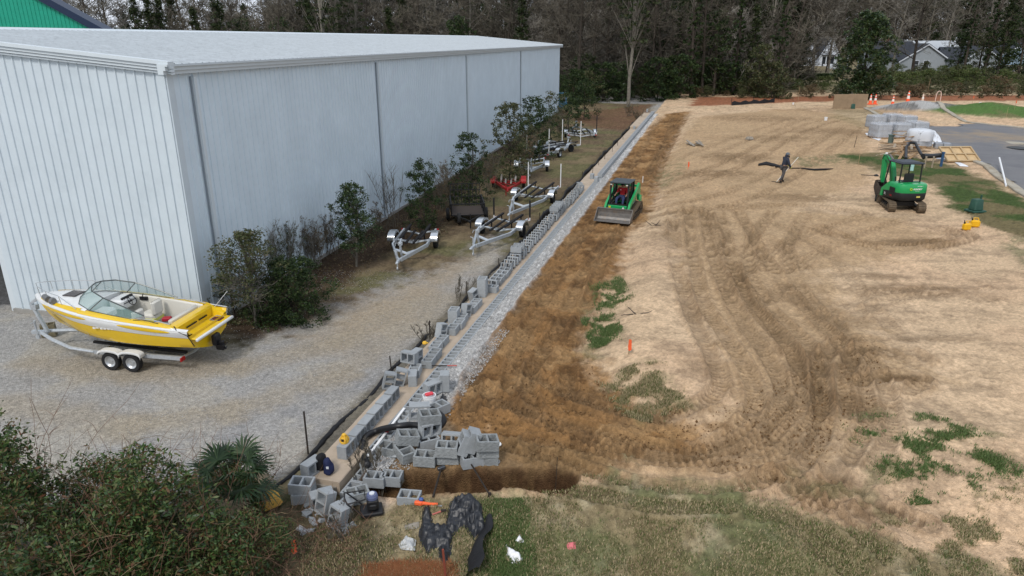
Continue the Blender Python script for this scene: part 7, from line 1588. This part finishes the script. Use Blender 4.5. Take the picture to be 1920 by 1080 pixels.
def cones():
    om = mat('cone_orange', (.80, .09, .02), .5); wm = mat('cone_white', (.72, .70, .66), .5); proto = None
    labs = ['leftmost traffic cone beside the tan panels', 'second traffic cone from the tan panels close to the first', 'traffic cone left of the gravel pile crest', 'tall bright orange cone at the top of the gravel pile', 'faded pale cone right of the gravel pile']
    for (px, py, h), L_ in zip(((1631, 196, 1.5), (1640, 196, 1.5), (1673, 198, 1.45), (1701, 195, 1.9), (1729, 192, 1.35)), labs):
        p = at(px, py)
        if proto is None:
            proto = t = thing('traffic_cone', L_, 'cone', p, 0, 'traffic cones in front of the mulch bed'); m = MB(); m.box((0, 0, .04), (.55, .55, .08), bevel=.03); m.build('base', om, t)
            m = MB(); m.lathe([(.22, .08), (.19, .12), (.05, 1.0), (.04, 1.02), (0, 1.02)], 16); m.build('body', om, t, smooth=True); m = MB(); m.lathe([(.152, .42), (.108, .66)], 16); m.lathe([(.088, .78), (.062, .92)], 16); m.build('reflective_band', wm, t, smooth=True)
        else: t = copy_tree(proto, p, 0, L_)
        t.scale = (h*.72, h*.72, h*.86)
        if L_.startswith('faded'):
            for c in children(t):
                if c.name.startswith('body'): c.data = c.data.copy(); c.data.materials[0] = mat('cone_faded', (.62, .45, .34), .6)
    p = at(1758, 190); m = MB(); m.tube([(-.35, 0, 0), (-.33, 0, 1.0), (-.2, 0, 1.3), (0, 0, 1.38), (.2, 0, 1.3), (.33, 0, 1.0), (.35, 0, 0)], .05, 8); o = m.build('plastic_hoop', mat('hoop_pink', (.68, .50, .44), .5), None, smooth=True, loc=p); tag(o, 'pale upturned hoop standing right of the last cone', 'hoop')
cones()
def yard():
    wood2 = mat('rough_timber', (.30, .19, .10), .9, 0, .3, 5); woodg = mat('weathered_board', (.33, .27, .20), .9, 0, .2, 5); rnd = random.Random(9)
    # tan plywood panels
    for px0, px1, py, pb, L_ in ((1561, 1597, 204, 182, 'front tan board panel standing on the back of the sand'), (1588, 1624, 203, 180, 'rear tan board panel standing behind the front one')):
        a, b = at(px0, py), at(px1, py); d = b-a; h = 1.75; t = thing('plywood_screen', L_, 'panel', a, math.atan2(d.y, d.x)); m = MB(); m.box((d.length/2, 0, h/2), (d.length, .10, h)); m.build('board', mat('tan_board', (.27, .195, .125), .85, 0, .12, 1.5), t); m = MB()
        for k in range(4): m.box((d.length*(.1+.27*k), .10, h/2), (.08, .1, h*.95))
        m.build('stud', woodg, t)
    # wrapped pallets
    wrap = mat('stretch_film', (.74, .77, .82), .22, 0, spec=.6, alpha=.30, bump=.6, bscale=9); sheetm = mat('white_sheeting', (.74, .76, .80), .35, 0, .06, 3, .6, 6); blkd = mat('wrapped_block', (.27, .29, .32), .85, 0, .2, 2.5)
    def pallet(px, py, L_, s=1.0, cap=False, rz=.15):
        p = at(px, py); p.y += .8; t = thing('wrapped_pallet', L_, 'pallet', p, rz); t.scale = (s,)*3
        m = MB(); 
        for k in range(6): m.box((-.62+.25*k, 0, .12), (.16, 1.3, .03))
        for k in (-1, 0, 1): m.box((0, k*.58, .05), (1.35, .10, .10))
        m.build('pallet_boards', wood2, t)
        for L in range(5):
            m = MB()
            for i in range(3):
                for j in range(3): m.box((-.45+.45*i+rnd.uniform(-.01, .01), -.43+.43*j, .24+.21*L+.0), (.43, .41, .20))
            m.build('block_layer', blkd, t)
        m = MB(); G_ = []
        for z in np.linspace(.10, 1.30, 13):
            ring = []; k_ = 1-.10*max(0, (z-1.15)/.15)-.02*math.sin(z*14)
            for a in range(28):
                an = 2*math.pi*a/28; ca, sa = math.cos(an), math.sin(an); q = 1/max(abs(ca), abs(sa))*.96; q = min(q, 1.2); ring.append((ca*q*.76*k_+rnd.uniform(-.012, .012), sa*q*.74*k_+rnd.uniform(-.012, .012), z))
            G_.append(ring)
        m.sheet(G_, close=True); m.add(G_[-1], [tuple(range(28))]); m.build('film', sheetm if cap else wrap, t, smooth='all')
        return t
    pallet(1648, 242, 'wrapped pallet at the back left of the pallet group', .95); pallet(1678, 240, 'wrapped pallet at the back middle of the pallet group', .98); pallet(1706, 243, 'wrapped pallet at the back right of the pallet group', .95)
    pallet(1657, 261, 'front left film wrapped pallet with white sheeting at its foot', .98); pallet(1693, 261, 'front middle film wrapped pallet with a dark gap on its left', .98); pallet(1726, 257, 'film wrapped pallet behind the white hooded one', .97)
    t = pallet(1731, 279, 'white hooded pallet nearest the excavator, standing alone', 1.02, rz=.3)
    m = MB(); G_ = []
    for z, k in ((.55, .99), (.75, 1.01), (1.0, 1.0), (1.22, .96), (1.34, .82), (1.40, .5), (1.38, .1)):
        G_.append([(math.cos(a*.2244)*k*.84*(1+.1*math.cos(a*.8976)**2)+rnd.uniform(-.02, .02), math.sin(a*.2244)*k*.84*(1+.1*math.cos(a*.8976)**2)+rnd.uniform(-.02, .02), z) for a in range(28)])
    m.sheet(G_, close=True); m.build('white_hood', mat('hood_film', (.72, .75, .80), .3, alpha=.75), t, smooth='all')
    # sheets on the ground
    def drape(pts, L_, h=.12, seed=1, name='plastic_sheet', mt=sheetm):
        P = [at(a, b) for a, b in pts]; c = sum(P, Vector())/len(P); m = MB(); r_ = random.Random(seed); rings = []
        Q = []
        for i in range(len(P)): Q += [P[i], P[i].lerp(P[(i+1) % len(P)], .33), P[i].lerp(P[(i+1) % len(P)], .66)]
        for f in (1.0, .85, .6, .3): rings.append([tuple((c+(p-c)*f+Vector((0, 0, (h*(1-f)**.5)*r_.uniform(.5, 1.2)+.02)))-c) for p in Q])
        m.sheet(rings, close=True); m.add(rings[-1], [tuple(range(len(Q)))]); o = m.build(name, mt, None, smooth='all', loc=c); tag(o, L_, 'plastic sheet'); return o
    drape([(1622, 250), (1640, 251), (1655, 259), (1648, 264), (1628, 257)], 'white plastic sheeting spread at the foot of the front left pallet', .15, 1)
    drape([(1632, 245), (1640, 225), (1646, 224), (1640, 245)], 'white sheeting hanging off the left pallet corner', .6, 2)
    drape([(1743, 245), (1752, 246), (1766, 266), (1766, 276), (1748, 270)], 'white plastic tail trailing to the kerb behind the hooded pallet', .35, 3)
    drape([(1822, 293), (1832, 302), (1847, 308), (1843, 310), (1828, 304)], 'white sheet lying on the kerb right of the timber frame', .1, 4)
    drape([(1755, 298), (1770, 290), (1780, 291), (1775, 300)], 'white sheet crumpled behind the black pipe', .3, 5); drape([(1790, 305), (1803, 307), (1816, 313), (1800, 312)], 'long white scrap in front of the timber frame', .1, 6)
    # timber scrap
    def planks(px, py, n, L_, spread, stack, seed, lmin=1.2, lmax=2.4, base=0, mts=(wood2, woodg), fan=1.2, cat='timber', group='boards in the timber scrap pile'):
        r_ = random.Random(seed); p = at(px, py)
        for i in range(n):
            L = r_.uniform(lmin, lmax); q = p+Vector((r_.uniform(-spread, spread), r_.uniform(-spread, spread)*.9, .04+stack*i/n+r_.random()*.05)); m = MB(); m.box((0, 0, 0), (L, r_.uniform(.10, .18), .04)); o = m.build('board', r_.choice(mts), None, loc=q); o.rotation_euler = (r_.uniform(-.12, .12), r_.uniform(-.2, .2), base+r_.uniform(-fan, fan)); tag(o, L_, cat, group)
    planks(1693, 283, 22, 'brown scrap board in the loose timber pile beside the hooded pallet', 1.1, .45, 1); planks(1706, 275, 16, 'brown scrap board in the loose timber pile beside the hooded pallet', .7, 1.1, 2); planks(1690, 292, 10, 'brown scrap board in the loose timber pile beside the hooded pallet', 1.4, .2, 3)
    planks(1303, 272, 7, 'weathered grey board in the small timber heap on the sand left', .5, .2, 4, 1.2, 2.0, 1.5, (woodg, concr), .35, group='boards in the small heap on the sand')
    # framed panel
    p = at(1798, 305); t = thing('timber_frame', 'pale timber framed panel tilted on the grass by the kerb', 'panel', p, .05, rot=(.55, 0, .05)); m = MB(); m.box((.35, .8, .02), (2.3, 1.5, .03)); m.build('panel', mat('fresh_wood', (.50, .36, .20), .8, 0, .15, 3), t); m = MB()
    for k in range(4): m.box((-.76+.74*k, .8, .085), (.09, 1.5, .10))
    for k in range(3): m.box((.35, .09+.71*k, .084), (2.3, .09, .096))
    m.build('battens', mat('batten_wood', (.42, .31, .18), .8, 0, .15, 3), t)
    # low wrapped wall of blocks
    a, b = at(1752, 279), at(1783, 281); d = b-a; t = thing('block_row', 'low row of wrapped grey slabs between hooded pallet and kerb', 'blocks', a, math.atan2(d.y, d.x)); 
    for k in range(2): m = MB(); m.box((d.length*(.25+.5*k), .4, .22), (d.length*.47, .8, .42), bevel=.03); m.build('slab_pack', blkd, t)
    # pipes and coil
    def pipe(pts, r, L_, mt, name='pipe', lift=0):
        P = [at(a, b)+Vector((0, 0, r+c)) for a, b, c in pts]; m = MB(); m.tube([p-P[0] for p in P], r, 10); o = m.build(name, mt, None, smooth=True, loc=P[0]); tag(o, L_, 'pipe'); return o
    pb = mat('pipe_black', (.014, .014, .016), .45, spec=.5); pw = mat('pipe_white', (.74, .75, .76), .35)
    pipe([(1728, 305, .3), (1745, 304, .25), (1765, 302, .25), (1786, 300, .25)], .16, 'thick black pipe lying behind the excavator canopy', pb)
    pipe([(1698, 300, 0), (1696, 292, .5), (1702, 290, .75), (1712, 292, .8), (1722, 298, .4), (1731, 302, .1)], .10, 'black bent hose arching between timber pile and hooded pallet', pb, 'hose')
    pipe([(1870, 312, .5), (1886, 350, .0)], .055, 'white plastic pipe leaning on the kerb at the right', pw); 
    for px, py, h, r, L_, mt in ((1764, 312, .95, .09, 'blue upright post in front of the thick black pipe', mat('post_blue', (.03, .08, .17), .5)), (1733, 315, .75, .05, 'grey stub post left of the blue one', woodg), (1747, 315, .75, .05, 'grey stub post next to the blue one', woodg), (1709, 320, .60, .12, 'pale turquoise capped pipe seen through the excavator canopy', mat('pipe_turquoise', (.38, .62, .58), .4)), (1669, 270, .75, .22, 'grey green barrel in front of the wrapped pallets', mat('barrel_green', (.09, .13, .12), .6))):
        m = MB(); m.lathe([(0, 0), (r*.9, 0), (r*.92, h*.9), (r*1.15, h*.9), (r*1.15, h), (0, h)], 12); p = at(px, py); o = m.build('post' if r < .2 else 'barrel', mt, None, smooth=True, loc=p); tag(o, L_, 'post' if r < .2 else 'barrel')
    # utility box
    p = at(1828, 397); gu = mat('utility_green', (.025, .075, .055), .55, 0, .15, 4); t = thing('utility_box', 'dark green utility pedestal on the grass verge', 'utility box', p, .2); m = MB(); m.box((0, 0, .05), (.72, .62, .10), bevel=.02); m.build('base', gu, t); m = MB(); m.box((0, 0, .36), (.50, .42, .52), taper=.82, bevel=.03); m.build('body', gu, t, smooth=True); m = MB(); m.box((.28, .1, .40), (.06, .05, .78)); m.build('marker_post', gu, t)
    p = at(1598, 204); m = MB(); m.box((0, 0, .3), (.5, .45, .6), taper=.85, bevel=.03); o = m.build('utility_box', gu, None, smooth=True, loc=p); tag(o, 'small green utility box in front of the tan panels', 'utility box')
    # fuel cans
    for px, py, rz, L_ in ((1811, 432, .2, 'yellow fuel can on the sand, the nearer of two'), (1827, 426, -.3, 'yellow fuel can on the grass edge, the farther of two')):
        ym = mat('can_yellow', (.72, .40, .012), .45, 0, .08, 5); t = thing('fuel_can', L_, 'fuel can', at(px, py), rz); m = MB(); m.box((0, 0, .17), (.36, .24, .32), bevel=.06); m.build('body', ym, t, smooth=True); m = MB(); m.tube([(-.10, 0, .32), (-.08, 0, .42), (.08, 0, .42), (.12, 0, .32)], .022, 7); m.build('handle', ym, t); m = MB(); m.lathe([(.035, 0), (.035, .06), (.018, .07), (.014, .16), (0, .16)], 10, Matrix.Translation((-.13, 0, .32)) @ Matrix.Rotation(-.4, 4, 'Y')); m.build('spout', mblk, t)
    # black fabric on the ground behind the worker
    a = [(1422, 311), (1436, 309), (1450, 312), (1464, 315), (1482, 317), (1502, 317), (1525, 320), (1548, 319), (1562, 318)]; P = [at(x, y)+Vector((0, 0, .06)) for x, y in a]; m = MB(); m.tube([p-P[0] for p in P], [.05, .12, .11, .04, .03, .035, .07, .06, .02], 7); m.tube([p-P[0]+Vector((.1, .25, .02)) for p in P[:4]], [.04, .10, .08, .03], 7); o = m.build('fabric_roll', fab, None, smooth='all', loc=P[0]); tag(o, 'slumped roll of black fabric on the sand behind the worker', 'fabric roll')
    p = at(1405, 262); m = MB(); m.box((0, 0, .12), (.6, .45, .24), .3, taper=.8, bevel=.05); o = m.build('concrete_lump', concr, None, loc=p); tag(o, 'lone grey concrete lump far back on the sand', 'rubble')
    for px, py, s, L_ in ((1548, 226, .34, 'small white bucket far back on the sand'), (1837, 193, .35, 'small white bucket on the turf mound'), (1487, 196, .25, 'tiny white marker at the back edge of the sand')):
        q = at(px, py if py != 193 else 197); m = MB(); m.lathe([(0, 0), (s*.4, 0), (s*.5, s), (0, s)], 12); o = m.build('white_bucket', pw, None, smooth=True, loc=q); tag(o, L_, 'bucket')
    # driftwood scraps
    for px, py, L_ in ((1182, 590, 'dead branch on the sand edge above the orange stake'), (1225, 424, 'dark root scrap on the sand in front of the loader')):
        q = at(px, py); m = MB(); r_ = random.Random(px)
        for k in range(4): limb(m, (r_.uniform(-.2, .2), r_.uniform(-.1, .1), .03), (r_.uniform(-1, 1), r_.uniform(-.3, .3), .15), r_.uniform(.3, .6), .02, 4, .2, 5, 0, r_)
        o = m.build('dead_branch', barkd, None, loc=q); tag(o, L_, 'branch')
    q = at(1612, 385)
    m = MB(); m.lathe([(0, 0), (.14, 0), (.12, .08), (0, .12)], 8); m.tube([(0, 0, .03), (-.4, .1, .03), (-.8, .3, .02)], .02, 5); o = m.build('black_scrap', mblk, None, loc=at(1643, 330)); tag(o, 'small dark scrap on the sand left of the excavator', 'scrap')
yard()
# ------------------------------------------------------------------ HOUSES AND CARS BEYOND THE BANK
def houses():
    gs = mat('grey_siding', (.30, .33, .36), .8, 0, .06, 1); rf = mat('dark_shingles', (.035, .040, .050), .9, 0, .2, 1.5); wh = mat('house_white', (.62, .66, .72), .7); gls = mat('house_glass', (.03, .035, .04), .15, spec=.6)
    def gable(t, w_, d, he, hr, mw, x0=0, y0=0, over=.4, axis='y', rmat=rf):
        m = MB()
        if axis == 'y': m.prism([(x0, 0), (x0+w_, 0), (x0+w_, he), (x0+w_/2, hr), (x0, he)], y0, y0+d, 'XZ')
        else: m.prism([(y0, 0), (y0+d, 0), (y0+d, he), (y0+d/2, hr), (y0, he)], x0, x0+w_, 'YZ')
        m.build('wall', mw, t)
        th = .22; sl = (hr-he)/((w_ if axis == 'y' else d)/2)
        for s in (-1, 1):
            m = MB()
            if axis == 'y':
                cx = x0+w_/2; e = w_/2+over; m.prism([(cx, hr+.03), (cx+s*e, hr+.03-sl*e), (cx+s*e, hr+.03-sl*e+th), (cx, hr+.03+th)], y0-over, y0+d+over, 'XZ')
            else:
                cy = y0+d/2; e = d/2+over; m.prism([(cy, hr+.03), (cy+s*e, hr+.03-sl*e), (cy+s*e, hr+.03-sl*e+th), (cy, hr+.03+th)], x0-over, x0+w_+over, 'YZ')
            m.build('roof', rmat, t)
            if axis == 'y':
                m = MB(); cx = x0+w_/2; e = w_/2+over+.02; m.prism([(cx, hr-.22), (cx+s*e, hr-.22-sl*e), (cx+s*e, hr+.10-sl*e), (cx, hr+.10)], y0-over-.06, y0-over-.01, 'XZ'); m.build('rake_board', wh, t)
    def window(t, x, y, z, w_, h):
        f = MB(); f.box((x, y-.03, z), (w_+.24, .08, h+.24)); o = f.build('window', wh, t); g = MB(); g.box((x, y-.08, z), (w_, .03, h)); g.build('pane', gls, o); g = MB(); g.box((x, y-.10, z), (w_, .02, .07)); g.build('sash_bar', wh, o)
    def anchor(px, py, D): u, f, d = ray(px, py); zc = D*math.cos(TH)+CAM_H*math.sin(TH); return Vector(((px-960)/F*zc, D, hz(0, D)))
    D = 185.; q = anchor(1683, 130, D); s = pxm(q); w_ = 92/s; t = thing('grey_house', 'grey sided house with a front gable and dark roof behind the oak', 'house', q, -.05)
    gable(t, w_, 9, 22/s, 51/s, gs)
    gable(t, 11, 8, 3.3, 7.4, gs, -9.0+w_*.25, 3.0, axis='x')
    gable(t, 7, 7, 3.3, 6.0, gs, w_+.05, 2.5, axis='x')
    window(t, w_*.32, 0, 2.0, 1.2, 2.0); window(t, w_*.52, 0, 2.0, 1.2, 2.0); m = MB(); m.box((-1.2, 7, 7.4), (1.1, 1.1, 2.6)); m.build('chimney', mat('chimney_brick', (.12, .06, .045), .9, 0, .2, 3), t)
    for k in (0, 1): m = MB(); m.box((w_*k, -.04, 11/s), (.16, .10, 22/s)); m.build('corner_board', wh, t)
    q = anchor(1800, 129, 178.); t = thing('garage_house', 'white doored garage with dark roof partly hidden by ivy trees', 'garage', q, .05); gable(t, 9.5, 8, 3.4, 6.4, gs, axis='y'); m = MB(); m.box((4.6, -.05, 1.35), (4.6, .10, 2.5)); o = m.build('garage_door', wh, t)
    for k in range(5): m = MB(); m.box((2.8+.9*k, -.12, 2.3), (.55, .03, .28)); m.build('door_light', gls, o)
    q = anchor(1486, 124, 215.); s = pxm(q); t = thing('white_cottage', 'white cottage with a porch and steep dark gable at the left of the magnolia', 'house', q, .03)
    gable(t, 46/s, 9, 3.2, 5.6, wh, 0, 2, axis='x'); gable(t, 36/s, 10, 3.3, 8.2, wh, 48/s, 0, axis='y'); 
    m = MB(); m.box((68/s-.5, -.03, 1.6), (22/s, .08, 2.6)); m.build('porch_opening', gls, t); 
    for k in range(4): m = MB(); m.box((58/s+k*3.2-3, -.6, 1.7), (.22, .22, 3.4)); m.build('porch_column', wh, t)
    m = MB(); m.box((68/s-.5, -.4, 3.45), (26/s, 1.5, .18)); m.build('porch_roof', rf, t)
    m = MB(); m.box((68/s-.5, -.65, .55), (20/s, .08, .9)); m.build('porch_railing', wh, t)
    for k in (0, 1): window(t, 4+k*3.2, 2, 1.9, 1.6, 1.8)
    m = MB(); m.box((46/s, 5, 2.0), (1.2, 1.0, 8)); m.build('chimney', wh, t)
    q = anchor(1463, 122, 225.); t = thing('white_shed', 'small pale outbuilding at the far left of the cottage', 'shed', q, .0); gable(t, 5, 5, 2.8, 4.2, wh)
    q = anchor(1795, 110, 210.); t = thing('far_house', 'pale roofed far house seen between the grey house and the ivy tree', 'house', q, .0); gable(t, 14, 9, 4.2, 7.2, wh, -14, 0, axis='x', rmat=mat('pale_roof', (.40, .43, .46), .8))
    q = anchor(1870, 121, 222.); t = thing('blue_house', 'pale blue house behind the silver car at the right', 'house', q, .0); gable(t, 13, 9, 3.3, 6.5, mat('blue_siding', (.25, .34, .42), .8), 0, 0, axis='y')
    # cars
    def car(px, py, L_, paint, name, rz=0, D=None, tall=1.0):
        q = anchor(px, py, D); t = thing(name, L_, 'car', q, rz); bm_ = mat(name+'_paint', paint, .25, .2, coat=.5); m = MB()
        prof = [(-2.2, .35), (-2.2, .85), (-1.9, 1.0), (-1.5, 1.05), (-1.0, 1.45*tall), (.5, 1.5*tall), (1.15, 1.02), (2.1, .88), (2.25, .6), (2.2, .35)]
        m.prism(prof, -.85, .85, 'XZ'); m.build('body', bm_, t); m = MB(); m.prism([(-1.35, 1.08), (-.95, 1.38*tall), (.42, 1.43*tall), (.95, 1.08)], -.87, .87, 'XZ'); m.build('side_windows', gls, t)
        m = MB(); m.add([(.58, -.75, 1.46*tall), (1.14, -.8, 1.06), (1.14, .8, 1.06), (.58, .75, 1.46*tall)], [(0, 1, 2, 3)]); m.build('windscreen', gls, t)
        for x in (-1.4, 1.4):
            for s_ in (-1, 1):
                w2 = wheel(t, x, s_*.80, .33, .33, .2, s_); w2.rotation_euler = (0, 0, math.pi/2)
        for s_ in (-1, 1): m = MB(); m.box((2.2, s_*.6, .72), (.08, .3, .14)); m.build('headlight', mat('lens_clear', (.6, .62, .64), .2), t)
    car(1578, 124, 'dark car parked by the cottage, half behind the magnolia', (.012, .016, .022), 'dark_car', math.pi, 190.); car(1567, 120, 'white topped car behind the dark one at the cottage', (.55, .58, .62), 'white_car', math.pi, 200.); car(1884, 124, 'silver car parked beyond the garage at the right edge', (.42, .44, .46), 'silver_car', .3, 185., 1.15)
    # blue machine at the far warehouse corner
    q = at(1054, 209); bl = mat('lift_blue', (.03, .16, .28), .4, 0, .2, 4); t = thing('blue_forklift', 'blue forklift showing past the far corner of the warehouse', 'forklift', q, 1.6); m = MB(); m.box((0, 0, .75), (1.8, 1.1, .8), bevel=.1); m.build('body', bl, t); m = MB()
    for s_ in (-1, 1): m.bar((-.6, s_*.45, 1.1), (-.5, s_*.45, 2.2), .08, .08); m.bar((.6, s_*.45, 1.1), (.5, s_*.45, 2.2), .08, .08)
    m.box((0, 0, 2.24), (1.3, 1.1, .08)); m.build('cab_frame', bl, t); m = MB(); m.bar((1.1, -.3, .1), (1.1, -.3, 2.4), .1, .12); m.bar((1.1, .3, .1), (1.1, .3, 2.4), .1, .12); m.build('mast', mblk, t)
    for x in (-.6, .6):
        for s_ in (-1, 1): w2 = wheel(t, x, s_*.5, .32, .32, .2, s_); w2.rotation_euler = (0, 0, math.pi/2)
houses()
